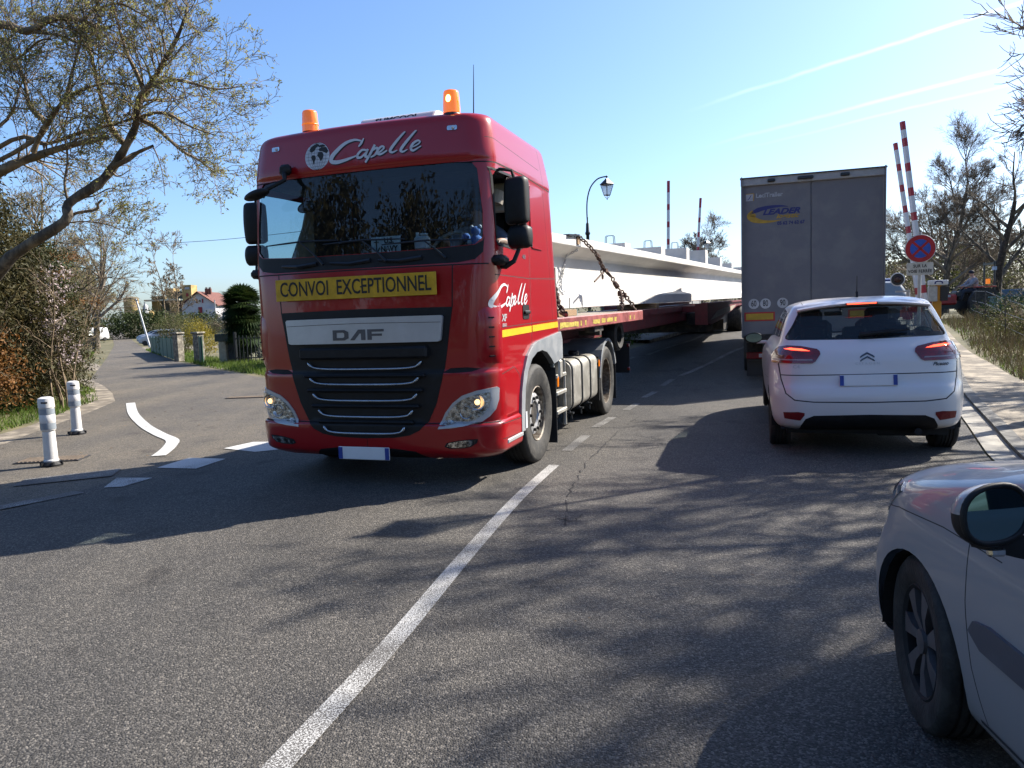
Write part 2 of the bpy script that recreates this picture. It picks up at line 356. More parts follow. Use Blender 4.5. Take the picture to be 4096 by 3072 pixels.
def region(bm, poly, side, lim=0.0):
    """cut the outline into the body's own faces; returns the faces inside. lim: how far the face must look to that side"""
    ax = {'F': (0, 2), 'B': (0, 2), 'L': (1, 2), 'R': (1, 2), 'T': (0, 1)}[side]
    vd = {'F': (0, -1, 0), 'B': (0, 1, 0), 'L': (-1, 0, 0), 'R': (1, 0, 0), 'T': (0, 0, 1)}[side]
    vd = Vector(vd); bm.normal_update(); n = len(poly)
    x0, x1 = min(p[0] for p in poly), max(p[0] for p in poly); y0, y1 = min(p[1] for p in poly), max(p[1] for p in poly)
    def near(f, a0, a1, b0, b1):
        us = [v.co[ax[0]] for v in f.verts]; ws = [v.co[ax[1]] for v in f.verts]
        return max(us) >= a0 and min(us) <= a1 and max(ws) >= b0 and min(ws) <= b1
    cand = [f for f in bm.faces if f.normal.dot(vd) > lim and near(f, x0, x1, y0, y1)]
    for i in range(n):
        p, q = poly[i], poly[(i+1) % n]
        if (p[0]-q[0])**2+(p[1]-q[1])**2 < 1e-10: continue
        fs = [f for f in cand if f.is_valid and near(f, min(p[0], q[0])-1e-4, max(p[0], q[0])+1e-4, min(p[1], q[1])-1e-4, max(p[1], q[1])+1e-4)]
        if not fs: continue
        e = Vector((0, 0, 0)); e[ax[0]] = q[0]-p[0]; e[ax[1]] = q[1]-p[1]; co = Vector((0, 0, 0)); co[ax[0]] = p[0]; co[ax[1]] = p[1]
        no = e.cross(vd).normalized(); geom = set(fs)
        for f in fs: geom.update(f.edges); geom.update(f.verts)
        bmesh.ops.bisect_plane(bm, geom=list(geom), plane_co=co, plane_no=no, dist=1e-5)
        cand = [f for f in bm.faces if f.normal.dot(vd) > lim and near(f, x0, x1, y0, y1)]
    out = []
    for f in cand:
        c = f.calc_center_median()
        if pip((c[ax[0]], c[ax[1]]), poly): out.append(f)
    return out
def paint(bm, poly, side, mi, lim=0.0):
    for f in region(bm, poly, side, lim): f.material_index = mi
def seam(bm, pts, side, mi, w=.008, lim=0.0, only=None):
    for i in range(len(pts)-1):
        p, q = Vector(pts[i]), Vector(pts[i+1]); t = (q-p).normalized(); nn = Vector((-t.y, t.x))*w/2; t = t*w*.4
        for f in region(bm, [tuple(p+nn-t), tuple(q+nn+t), tuple(q-nn+t), tuple(p-nn-t)], side, lim):
            if only is None or f.material_index in only: f.material_index = mi
def take(bm, faces, name, mats, parent, off=0, thick=0, remove=True, smooth=True):
    """lift a set of faces out of the body as a part of its own"""
    faces = [f for f in faces if f.is_valid]
    if not faces: return None
    nb = bmesh.new(); mp = {}
    for f in faces:
        vs = []
        for v in f.verts:
            if v not in mp: mp[v] = nb.verts.new(v.co); 
            vs.append(mp[v])
        nf = nb.faces.new(vs); nf.material_index = 0
    nb.normal_update()
    nrm = {v: v.normal.copy() for v in nb.verts}
    for v in nb.verts: v.co += nrm[v]*off
    if thick:
        bd = [e for e in nb.edges if e.is_boundary]; base = {v: nrm[v] for e in bd for v in e.verts}
        ex = bmesh.ops.extrude_edge_only(nb, edges=bd)
        nv = [g for g in ex['geom'] if isinstance(g, bmesh.types.BMVert)]
        for v in nv:
            b = min(base, key=lambda q: (q.co-v.co).length_squared); v.co -= base[b]*thick
    me = bpy.data.meshes.new(name); nb.to_mesh(me); nb.free()
    o = link(name, me, mats, parent)
    if smooth: auto_smooth(me, 40)
    if remove: bmesh.ops.delete(bm, geom=faces, context='FACES')
    return o
def crom(keys, n):
    """monotone-ish interpolation of rows of numbers; keys sorted by first value"""
    K = np.array(keys, float); out = []
    for i in range(len(K)-1):
        for k in range(n):
            t = k/n; a, b = K[i], K[i+1]
            p = K[max(i-1, 0)]; q = K[min(i+2, len(K)-1)]
            m0 = (b-p)/2; m1 = (q-a)/2; d = b-a
            m0 = np.where(d*m0 <= 0, 0, np.sign(d)*np.minimum(abs(m0), 2*abs(d))); m1 = np.where(d*m1 <= 0, 0, np.sign(d)*np.minimum(abs(m1), 2*abs(d)))
            h = t*t*(3-2*t); out.append(a + d*h + m0*(t**3-2*t*t+t) + m1*(t**3-t*t))
    out.append(K[-1]); return out
def hull(levels, n=3, nf=9, nc=8, ns=14, roof=True, floor=True):
    """body from plan outlines at rising heights: z, y_front, y_rear, half_width, front bulge, front rx, front ry, rear bulge, rear rx, rear ry"""
    rows = crom(levels, n); bm = bmesh.new(); rings = []
    for z, yf, yr, w, fb, frx, fry, rb, rrx, rry in rows:
        half = []
        for i in range(nf): x = (w-frx)*i/nf; half.append((x, yf+fb*(x/w)**2))
        for i in range(nc+1): t = math.pi/2*i/nc; x = w-frx+frx*math.sin(t); half.append((x, yf+fb*(x/w)**2+fry*(1-math.cos(t))))
        ya, yb = half[-1][1], yr-rb-rry
        for i in range(1, ns): half.append((w, ya+(yb-ya)*i/ns))
        for i in range(nc+1): t = math.pi/2*(1-i/nc); x = w-rrx+rrx*math.sin(t); half.append((x, yr-rb*(x/w)**2-rry*(1-math.cos(t))))
        for i in range(1, nf+1): x = (w-rrx)*(1-i/nf); half.append((x, yr-rb*(x/w)**2))
        ring = half + [(-x, y) for x, y in half[-2:0:-1]]
        rings.append([bm.verts.new((x, y, z)) for x, y in ring])
    L = len(rings[0])
    for a, b in zip(rings, rings[1:]):
        for k in range(L):
            try: bm.faces.new((a[k], a[(k+1) % L], b[(k+1) % L], b[k]))
            except ValueError: pass
    def cap(ring, up):
        H = L//2
        for k in range(H):
            a, b = ring[k], ring[k+1]; c, d = ring[(L-k-1) % L], ring[(L-k) % L]
            vs = []
            for v in (a, b, c, d):
                if v not in vs: vs.append(v)
            if len(vs) > 2:
                try: bm.faces.new(vs)
                except ValueError: pass
    if roof: cap(rings[-1], 1)
    if floor: cap(rings[0], -1)
    bmesh.ops.remove_doubles(bm, verts=bm.verts, dist=1e-5)
    bmesh.ops.recalc_face_normals(bm, faces=bm.faces); return bm
def finish(bm, name, mats, parent, ang=30):
    me = bpy.data.meshes.new(name); bm.to_mesh(me); o = link(name, me, mats, parent); auto_smooth(me, ang); return o
def wheel(parent, x, y, r, w, side, style='car', name='wheel', z=None, steer=0):
    """side +1: outer face looks to +x. wheel > tyre, rim"""
    z = r if z is None else z
    e = empty(name, (x, y, z), steer); e.parent = parent
    b = MB(); rr = r*(.56 if style == 'truck' else .66)
    pr = [(rr, -w*.42), (r*.80, -w*.5), (r*.93, -w*.49), (r*.985, -w*.42), (r, -w*.36)]
    for g in (-.22, -.07, .07, .22): pr += [(r, (g-.03)*w), (r-.012, (g-.025)*w), (r-.012, (g+.025)*w), (r, (g+.03)*w)]
    pr += [(r, w*.36), (r*.985, w*.42), (r*.93, w*.49), (r*.92, w*.493), (r*.80, w*.5), (r*.78, w*.492), (rr*1.06, w*.46), (rr, w*.42), (rr, -w*.42)]
    b.lathe([(q[0], q[1]*side) for q in pr], 48, axis='X'); b.build('tyre', M['rubber'], e, smooth=35)
    b = MB()
    if style == 'truck':
        b.lathe([(rr, side*w*.42), (rr*.97, side*w*.44), (rr*.93, side*w*.40), (rr*.90, side*w*.05), (rr*.86, side*w*-.08), (rr*.76, side*w*-.02), (rr*.76, side*w*.2), (rr*.3, side*w*.2)], 40, axis='X', mi=0)
        b.lathe([(rr*.76, side*w*.20), (rr*.75, side*w*.30), (rr*.70, side*w*.33), (rr*.46, side*w*.33), (rr*.44, side*w*.26)], 40, axis='X', mi=1)
        b.lathe([(rr*.44, side*w*.2), (rr*.42, side*w*.28), (rr*.34, side*w*.30), (.001, side*w*.30)], 24, axis='X', mi=2)
        for k in range(10):
            a = 2*math.pi*k/10; c = (side*w*.33, rr*.585*math.cos(a), rr*.585*math.sin(a)); b.tube([c, (c[0]+side*.03, c[1], c[2])], .017, 8, mi=2)
        b.build('rim', [M['rim'], M['rimw'], M['steel_dark']], e, smooth=35)
    elif style == 'dual':
        b.lathe([(rr, side*w*.42), (rr*.95, side*w*.40), (rr*.90, side*w*-.3), (rr*.62, side*w*-.36), (rr*.60, side*w*-.30), (rr*.35, side*w*-.3), (rr*.34, side*w*.1), (.001, side*w*.12)], 32, axis='X')
        for k in range(10):
            a = 2*math.pi*k/10; c = (side*w*-.30, rr*.5*math.cos(a), rr*.5*math.sin(a)); b.tube([c, (c[0]+side*.03, c[1], c[2])], .016, 6)
        b.build('rim', M['rim'], e, smooth=35)
    else:
        b.lathe([(rr, side*w*.42), (rr*.97, side*w*.44), (rr*.90, side*w*.38), (rr*.88, side*w*-.2), (.001, side*w*-.2)], 40, axis='X', mi=1)
        ns = {'car': 7, 'multi': 5}[style]
        for k in range(ns):
            a = 2*math.pi*k/ns
            for wd, r0, r1, x0, x1 in ((.34, .10, .95, .36, .40),):
                ca, sa = math.cos(a), math.sin(a); vs = []
                for rad, hw in ((rr*.16, rr*.07), (rr*.5, rr*.10), (rr*.80, rr*.17), (rr*.93, rr*.2)):
                    for t in (-1, 1):
                        for dx in (side*w*(.40-.06*(rad/rr < .3)), side*w*.26): vs.append((dx, rad*ca-t*hw*sa, rad*sa+t*hw*ca))
                fs = []
                for i in range(3):
                    q = i*4; fs += [(q, q+2, q+6, q+4), (q, q+4, q+5, q+1), (q+2, q+3, q+7, q+6)]
                b.add(vs, fs, 0)
        b.lathe([(rr*.22, side*w*.30), (rr*.21, side*w*.41), (rr*.12, side*w*.43), (.001, side*w*.43)], 20, axis='X', mi=0)
        b.build('rim', [M['hubcap'] if 'hubcap' in M else M['rimw'], M['dark']], e, smooth=30)
    return e
M['hubcap'] = mat('grey_wheel_trim', (.14, .135, .14), .45, .3, var=.15, scale=10)  # trim colour lowered to stand in for the shade on the wheel
# ---------------------------------------------------------------- terrain and roads
def ss(t):
    t = np.clip(t, 0, 1); return t*t*(3-2*t)
def ter(x, y):
    w = 1-ss((x+4)/7)
    return .75*ss((y-13)/12)*(1-w) + w*(-.35*ss((y-30)/50)+2.0*ss((y-80)/140)) + 5.5*ss((y-70)/160)*ss((x-30)/60) + 1.2*ss((y-120)/200)
def T(x, y, o=0): return (x, y, float(ter(x, y))+o)
def ground_axis(lo, hi, f0, f1, fine, grow):
    a = list(np.arange(f0, f1+1e-6, fine)); s = fine; v = f1
    while v < hi: s *= grow; v += s; a.append(v)
    s = fine; v = f0
    while v > lo: s *= grow; v -= s; a.insert(0, v)
    return np.array(a)
gx = ground_axis(-1500, 1500, -18, 18, .5, 1.06); gy = ground_axis(-300, 2500, -2, 36, .5, 1.06)
XX, YY = np.meshgrid(gx, gy); ZZ = ter(XX, YY)
nv = np.stack([XX.ravel(), YY.ravel(), ZZ.ravel()], 1); nx_, ny_ = len(gx), len(gy)
ii = np.arange((ny_-1)*nx_).reshape(ny_-1, nx_)[:, :-1].ravel()
me = bpy.data.meshes.new('ground'); me.from_pydata(nv.tolist(), [], np.stack([ii, ii+1, ii+nx_+1, ii+nx_], 1).tolist()); me.shade_smooth()
M['earth'] = mat('grassy_earth', (.10, .105, .035), .95, var=.35, scale=.55, c2=(.20, .165, .085), fac=(.38, .64), bump=.6, bscale=14, detail=9)
tag(link('ground', me, M['earth']), kind='structure')

def asphalt_mat(name, base, light, warm):
    mt, n, l, p = new_mat(name); tc = n.new('ShaderNodeTexCoord'); ob = tc.outputs['Object']
    vo = n.new('ShaderNodeTexVoronoi'); vo.inputs['Scale'].default_value = 120; l.new(ob, vo.inputs['Vector'])
    hs = n.new('ShaderNodeSeparateColor'); l.new(vo.outputs['Color'], hs.inputs[0])
    r1 = n.new('ShaderNodeValToRGB'); e = r1.color_ramp.elements; e[0].position = .30; e[0].color = (*[v*.55 for v in base], 1); e[1].position = .93; e[1].color = (*light, 1)
    e2 = r1.color_ramp.elements.new(.62); e2.color = (*base, 1); e3 = r1.color_ramp.elements.new(.82); e3.color = (*[v*1.35 for v in base], 1)
    l.new(hs.outputs[0], r1.inputs['Fac'])
    nz = n.new('ShaderNodeTexNoise'); nz.inputs['Scale'].default_value = .7; nz.inputs['Detail'].default_value = 8; nz.inputs['Roughness'].default_value = .7; l.new(ob, nz.inputs['Vector'])
    r2 = n.new('ShaderNodeValToRGB'); r2.color_ramp.elements[0].position = .36; r2.color_ramp.elements[0].color = (.68, .68, .70, 1); r2.color_ramp.elements[1].position = .64; r2.color_ramp.elements[1].color = (*warm, 1)
    mq = n.new('ShaderNodeMapping'); mq.inputs['Rotation'].default_value = (0, 0, R(20)); mq.inputs['Scale'].default_value = (.9, .10, 1); l.new(ob, mq.inputs[0]); n5 = n.new('ShaderNodeTexNoise'); n5.inputs['Scale'].default_value = 1.0; n5.inputs['Detail'].default_value = 4; l.new(mq.outputs[0], n5.inputs['Vector'])
    av = n.new('ShaderNodeMath'); av.operation = 'ADD'; l.new(nz.outputs['Fac'], av.inputs[0]); l.new(n5.outputs['Fac'], av.inputs[1]); ah = n.new('ShaderNodeMath'); ah.operation = 'MULTIPLY'; ah.inputs[1].default_value = .5; l.new(av.outputs[0], ah.inputs[0]); l.new(ah.outputs[0], r2.inputs['Fac'])
    mx = n.new('ShaderNodeMixRGB'); mx.blend_type = 'MULTIPLY'; mx.inputs['Fac'].default_value = 1; l.new(r1.outputs[0], mx.inputs[1]); l.new(r2.outputs[0], mx.inputs[2])
    n6 = n.new('ShaderNodeTexNoise'); n6.inputs['Scale'].default_value = 1.9; n6.inputs['Detail'].default_value = 3; l.new(ob, n6.inputs['Vector'])
    r6 = n.new('ShaderNodeValToRGB'); r6.color_ramp.elements[0].position = .60; r6.color_ramp.elements[0].color = (1, 1, 1, 1); r6.color_ramp.elements[1].position = .72; r6.color_ramp.elements[1].color = (.66, .65, .65, 1); l.new(n6.outputs['Fac'], r6.inputs['Fac'])
    m6 = n.new('ShaderNodeMixRGB'); m6.blend_type = 'MULTIPLY'; m6.inputs['Fac'].default_value = 1; l.new(mx.outputs[0], m6.inputs[1]); l.new(r6.outputs[0], m6.inputs[2]); mx = m6
    l.new(mx.outputs[0], p.inputs['Base Color']); p.inputs['Roughness'].default_value = .78; p.inputs['Specular IOR Level'].default_value = .35
    n3 = n.new('ShaderNodeTexNoise'); n3.inputs['Scale'].default_value = 55; n3.inputs['Detail'].default_value = 3; l.new(ob, n3.inputs['Vector'])
    ad = n.new('ShaderNodeMath'); ad.operation = 'SUBTRACT'; l.new(n3.outputs['Fac'], ad.inputs[0]); l.new(vo.outputs['Distance'], ad.inputs[1])
    b = n.new('ShaderNodeBump'); b.inputs['Strength'].default_value = .75; b.inputs['Distance'].default_value = .008; l.new(ad.outputs[0], b.inputs['Height']); l.new(b.outputs[0], p.inputs['Normal'])
    return mt
M['asphalt'] = asphalt_mat('coarse_asphalt', (.070, .066, .061), (.150, .139, .125), (1.26, 1.21, 1.13))
M['asphalt2'] = asphalt_mat('pale_side_asphalt', (.116, .105, .089), (.20, .18, .15), (1.2, 1.13, 1.02))
def worn_paint(name, thr, c=(.46, .455, .44)):
    mt, n, l, p = new_mat(name); tc = n.new('ShaderNodeTexCoord'); ob = tc.outputs['Object']
    nz = n.new('ShaderNodeTexNoise'); nz.inputs['Scale'].default_value = 150; nz.inputs['Detail'].default_value = 3; l.new(ob, nz.inputs['Vector'])
    n2 = n.new('ShaderNodeTexNoise'); n2.inputs['Scale'].default_value = 2.2; n2.inputs['Detail'].default_value = 5; l.new(ob, n2.inputs['Vector'])
    ad = n.new('ShaderNodeMath'); ad.operation = 'MULTIPLY_ADD'; ad.inputs[1].default_value = .45; l.new(n2.outputs['Fac'], ad.inputs[0]); l.new(nz.outputs['Fac'], ad.inputs[2])
    rp = n.new('ShaderNodeValToRGB'); rp.color_ramp.elements[0].position = thr; rp.color_ramp.elements[1].position = thr+.13
    rp.color_ramp.elements[0].color = (.066, .061, .056, 1); rp.color_ramp.elements[1].color = (*c, 1); l.new(ad.outputs[0], rp.inputs['Fac'])
    l.new(rp.outputs[0], p.inputs['Base Color']); p.inputs['Roughness'].default_value = .7
    b = n.new('ShaderNodeBump'); b.inputs['Strength'].default_value = .4; b.inputs['Distance'].default_value = .006; l.new(nz.outputs['Fac'], b.inputs['Height']); l.new(b.outputs[0], p.inputs['Normal'])
    return mt
M['line'] = worn_paint('worn_white_road_paint', .67, (.42, .415, .40)); M['line_good'] = worn_paint('white_road_paint', .52); M['line_faint'] = worn_paint('nearly_gone_road_paint', .76, (.34, .335, .32))

def resample(pts, n):
    P = np.array(pts, float); d = np.r_[0, np.cumsum(np.linalg.norm(np.diff(P, axis=0), axis=1))]
    t = np.linspace(0, d[-1], n); return np.stack([np.interp(t, d, P[:, k]) for k in range(P.shape[1])], 1)
def smooth_pts(pts, n=6):
    P = [np.array(p, float) for p in pts]; out = []
    for i in range(len(P)-1):
        p0, p1, p2, p3 = P[max(i-1, 0)], P[i], P[i+1], P[min(i+2, len(P)-1)]
        for k in range(n): t = k/n; out.append(.5*((2*p1)+(p2-p0)*t+(2*p0-5*p1+4*p2-p3)*t*t+(3*p1-p0-3*p2+p3)*t**3))
    out.append(P[-1]); return out
def strip(name, A, B, off, mt, n=120, k=6, kind='structure', thick=0):
    A = resample(A, n); B = resample(B, n); vs = []; fs = []
    for a, b in zip(A, B):
        for j in range(k+1): q = a+(b-a)*j/k; vs.append(T(q[0], q[1], off))
    for i in range(n-1):
        for j in range(k): q = i*(k+1)+j; fs.append((q, q+1, q+k+2, q+k+1))
    if thick:
        base = len(vs)
        for idx in (0, k):
            s0 = len(vs)
            for i in range(n): v = vs[i*(k+1)+idx]; vs.append((v[0], v[1], v[2]-thick))
            for i in range(n-1): fs.append((i*(k+1)+idx, (i+1)*(k+1)+idx, s0+i+1, s0+i))
    me = bpy.data.meshes.new(name); me.from_pydata(vs, [], fs); me.update()
    bm = bmesh.new(); bm.from_mesh(me); bmesh.ops.recalc_face_normals(bm, faces=bm.faces)
    bm.faces.ensure_lookup_table()
    if bm.faces[0].normal.z < 0: bmesh.ops.reverse_faces(bm, faces=bm.faces)
    bm.to_mesh(me); bm.free(); me.shade_smooth() if not thick else None
    return tag(link(name, me, mt), kind=kind)
def patch(name, pts, off, mt, step=1.0):
    vs, fs = tess_grid(poly2d(pts), step); me = bpy.data.meshes.new(name); me.from_pydata([T(x, y, off) for x, y in vs], [], fs); me.update()
    bm = bmesh.new(); bm.from_mesh(me)
    for f in bm.faces:
        if f.normal.z < 0: f.normal_flip()
    bm.to_mesh(me); bm.free(); me.shade_smooth(); return tag(link(name, me, mt), kind='structure')
road_left = smooth_pts([(-9, -30), (-8, -10), (-6.3, 0), (-5.2, 4), (-4.35, 6.4), (-3.75, 8.2), (-3.15, 9.6), (-1.1, 13.4), (1.2, 17.1), (3.3, 20.2), (4.3, 21.7), (5.6, 23.9), (8.2, 29.8), (12, 40), (22, 66), (40, 110)])
road_right = smooth_pts([(2.6, -30), (2.8, -10), (3.2, 0), (3.6, 3), (4.3, 6.3), (4.85, 7.6), (5.45, 8.8), (7.0, 11.9), (8.7, 15.0), (10.0, 17.4), (11.9, 21.0), (14.4, 26), (18, 34), (21, 44), (31, 70), (49, 112)])
strip('road', road_left, road_right, .016, M['asphalt'], 260, 14)
patch('side_road', [(-5.2, 3.6), (-7.4, 3.2), (-10.5, 5.6), (-8.0, 8.2), (-7.0, 9.99), (-7.22, 10.8), (-7.38, 11.5), (-7.9, 13.8), (-8.4, 15.6), (-9.56, 17.65), (-10.96, 19.86), (-12.98, 22.8), (-16.34, 29.4), (-21.2, 38.9), (-29.5, 54.7), (-45.3, 84.9), (-63.4, 118.5), (-100, 183), (-135, 245), (-128, 250), (-79, 150.9), (-59.1, 115.5), (-40.5, 80.9), (-27, 55.1), (-19.5, 41.1), (-15, 33.1), (-11.8, 27.9), (-9, 23.8), (-6.87, 20.7), (-3.0, 19.0), (1.0, 19.2), (1.6, 18.0), (-.6, 14.2), (-2.9, 9.9), (-3.6, 8.2), (-4.2, 6.4)], .012, M['asphalt2'], 1.0)
# markings
def off_line(c, w): # left and right edges of a stripe of width w along c
    P = np.array(c, float); t = np.gradient(P, axis=0); t /= np.linalg.norm(t, axis=1)[:, None]; nn = np.stack([-t[:, 1], t[:, 0]], 1)*w/2; return P+nn, P-nn
centre = smooth_pts([(-1.45, .2), (-.92, 2.2), (-.62, 3.35), (-.35, 4.56), (.02, 6.09), (.40, 7.38)], 8)
a, b = off_line(centre, .108); strip('centre_line', a, b, .021, M['line'], 60, 1)
for p, q in (((.58, 8.12), (.90, 9.12)), ((1.08, 9.72), (1.44, 10.62)), ((1.75, 11.35), (2.04, 12.08)), ((2.30, 12.9), (2.66, 13.7)), ((2.95, 14.5), (3.33, 15.3))):
    a, b = off_line([p, ((p[0]+q[0])/2, (p[1]+q[1])/2), q], .12); strip('centre_dash', a, b, .021, M['line_faint'], 4, 1)
a, b = off_line(smooth_pts([(3.6, 15.75), (4.55, 17.2), (5.6, 18.9), (7, 21), (10, 27)]), .11); strip('centre_line_far', a, b, .021, M['line_faint'], 60, 1)
a, b = off_line(smooth_pts([(2.55, 17.9), (3.1, 18.7)]), .11); strip('edge_dash', a, b, .021, M['line_faint'], 6, 1)
a, b = off_line(smooth_pts([(3.5, 19.0), (4.3, 20.2), (5.3, 21.6), (6.0, 23)]), .11); strip('edge_line', a, b, .021, M['line_faint'], 16, 1)
for poly in ([(-3.60, 9.08), (-3.38, 9.5), (-2.82, 9.42), (-2.86, 8.85), (-3.10, 8.75)], [(-3.90, 7.97), (-3.78, 8.5), (-3.30, 8.36), (-3.42, 7.83)], [(-3.98, 7.05), (-4.09, 7.50), (-3.69, 7.43), (-3.80, 7.06)]):
    patch('give_way_mark', poly, .022, M['line_good'] if poly[0][1] > 7.5 else M['line'], 2)
patch('worn_mark', [(-4.55, 6.2), (-4.6, 6.42), (-4.2, 6.95), (-4.05, 6.85)], .022, M['line_faint'], 2)
patch('worn_mark', [(-5.0, 7.25), (-5.1, 7.6), (-4.3, 8.0), (-4.2, 7.6)], .022, M['line_faint'], 2)
sc_ = smooth_pts([(-7.80, 15.05), (-6.78, 13.15), (-5.80, 11.55), (-5.08, 10.52), (-4.62, 9.92), (-4.42, 9.42), (-4.30, 9.0), (-4.24, 8.72)], 6)
a, b = off_line(sc_, .165); strip('curved_marking', a, b, .022, M['line_good'], 60, 1)
# gutter, kerb and path on the right, soil shoulders on the left
M['path'] = mat('trodden_gravel_path', (.22, .185, .14), .95, var=.3, scale=2.2, c2=(.40, .34, .26), bump=.5, bscale=40)
M['kerb'] = mat('old_kerb_stone', (.13, .125, .115), .9, var=.3, scale=8, c2=(.22, .21, .19))
M['gutter'] = mat('concrete_gutter', (.30, .28, .25), .9, var=.15, scale=5, c2=(.4, .38, .33))
def shifted(c, d0): P = np.array(c, float); t = np.gradient(P, axis=0); t /= np.linalg.norm(t, axis=1)[:, None]; return P+np.stack([t[:, 1], -t[:, 0]], 1)*d0
strip('gutter', shifted(road_right, .02), shifted(road_right, .26), .020, M['gutter'], 260, 1)
strip('kerb', shifted(road_right, .26), shifted(road_right, .40), .06, M['kerb'], 260, 1, thick=.16)
path_out = smooth_pts([(5.0, -30), (5.1, -10), (5.6, 0), (6.2, 4), (7.0, 7.5), (7.9, 10), (9.1, 13.1), (10.1, 15.4), (10.75, 17.2), (11.6, 19.2), (13.1, 22.4), (15.4, 27.2), (18.6, 35), (21.6, 45), (31.8, 71), (50, 113)])
strip('path', shifted(road_right, .40), path_out, .055, M['path'], 260, 3, thick=.14)
strip('verge_soil', [(-8.1, 8.1), (-7.0, 9.9), (-7.3, 11.3), (-7.8, 13.7), (-8.3, 15.5), (-9.5, 17.7), (-12.9, 22.8)], [(-9.2, 8.9), (-7.75, 10.8), (-7.9, 12.0), (-8.5, 14.0), (-9.2, 16), (-10.6, 18.3), (-14.2, 23.5)], .010, M['path'], 60, 2)
patch('driveway', [(-18.5, 33), (-14.8, 27.2), (-19, 29), (-26, 33), (-30, 36), (-30, 40)], .009, M['path'], 2)
patch('driveway', [(-27, 55), (-34, 68), (-27, 66), (-20, 60), (-20, 56)], .009, M['path'], 2)
patch('driveway', [(-12.5, 29.5), (-9.8, 25.2), (-5, 26), (-2, 31), (-8, 32)], .009, M['path'], 2)
strip('far_kerb', shifted(road_left[58:], -.15), shifted(road_left[58:], 0), .11, M['kerb'], 160, 1, thick=.14)
strip('far_pavement', shifted(road_left[58:], -1.0), shifted(road_left[58:], -.15), .10, M['asphalt2'], 160, 1, thick=.12)
# storm drains in the side road
for cx, cy, w_, l_, rz_ in ((-5.5, 8.72, .72, .34, .12), (-5.55, 15.4, .8, .3, 0)):
    g = empty('drain_grate', T(cx, cy, .02), rz_, 'rusty slotted drain grate in the road at the foot of the nearer white bollard' if cy < 10 else 'dark slotted drain grate in the side road beyond the curved white line', 'drain', 'drain grates in the side road')
    b = MB(); b.box((0, 0, 0), (w_, l_, .012)); b.build('frame', M['gap2'], g)
    b = MB()
    for k in range(15): b.box((-w_/2+.04+k*(w_-.08)/14, 0, .008), (.028, l_-.04, .012))
    b.build('bar', mat('rusty_drain_iron', (.17, .13, .095), .85, .2, var=.25, scale=20), g)
# fine cracks
cr = MB()
for pts in ([(.35, 5.2), (.42, 5.9), (.55, 6.6), (.72, 7.4), (1.0, 8.3), (1.35, 9.4)], [(.30, 5.45), (.42, 5.35), (.5, 5.5)], [(1.5, 9.8), (1.95, 10.9), (2.4, 12.1)]):
    P = smooth_pts(pts, 8); P = [p+rng.normal(0, .012, 2) for p in P]
    for i in range(len(P)-1):
        if rng.random() < .25: continue
        p, q = P[i], P[i+1]; t = (q-p)/np.linalg.norm(q-p); nn = np.array([-t[1], t[0]])*rng.uniform(.003, .008)
        cr.add([T(*(p+nn), .0205), T(*(q+nn), .0205), T(*(q-nn), .0205), T(*(p-nn), .0205)], [(0, 1, 2, 3)])
tag(cr.build('road_crack', M['dark'], fix=False), kind='structure')
# fallen leaves and grit
b = MB()
for i in range(260):
    if i < 150: x, y = rng.uniform(-7, -3.4), rng.uniform(8.6, 17)
    else: x, y = rng.uniform(-2, 9), rng.uniform(2.5, 15)
    if x > 4.5+(y-7)*.5: continue
    s_ = rng.uniform(.008, .028) if i < 150 else rng.uniform(.006, .014); a = rng.uniform(0, 6.28); z = float(ter(x, y))+.026
    c, q = math.cos(a)*s_, math.sin(a)*s_; b.add([(x-c, y-q, z), (x+q*.4, y-c*.4, z+s_*.2), (x+c, y+q, z), (x-q*.4, y+c*.4, z+s_*.15)], [(0, 1, 2, 3)])
tag(b.build('leaf_litter', mat('dead_leaves', (.22, .13, .07), .9, var=.4, scale=4, c2=(.4, .3, .17)), fix=False), 'small dry leaves and grit scattered on the asphalt', 'leaf litter', kind='stuff')
# ---------------------------------------------------------------- red tractor unit (local: x to its left hand side, y to its back)
TY = R(19); TO = (-1.37, 6.74, 0)
truck = empty('truck', TO, -TY, 'red heavy haulage truck cab with yellow CONVOI EXCEPTIONNEL board and two orange beacons', 'truck')
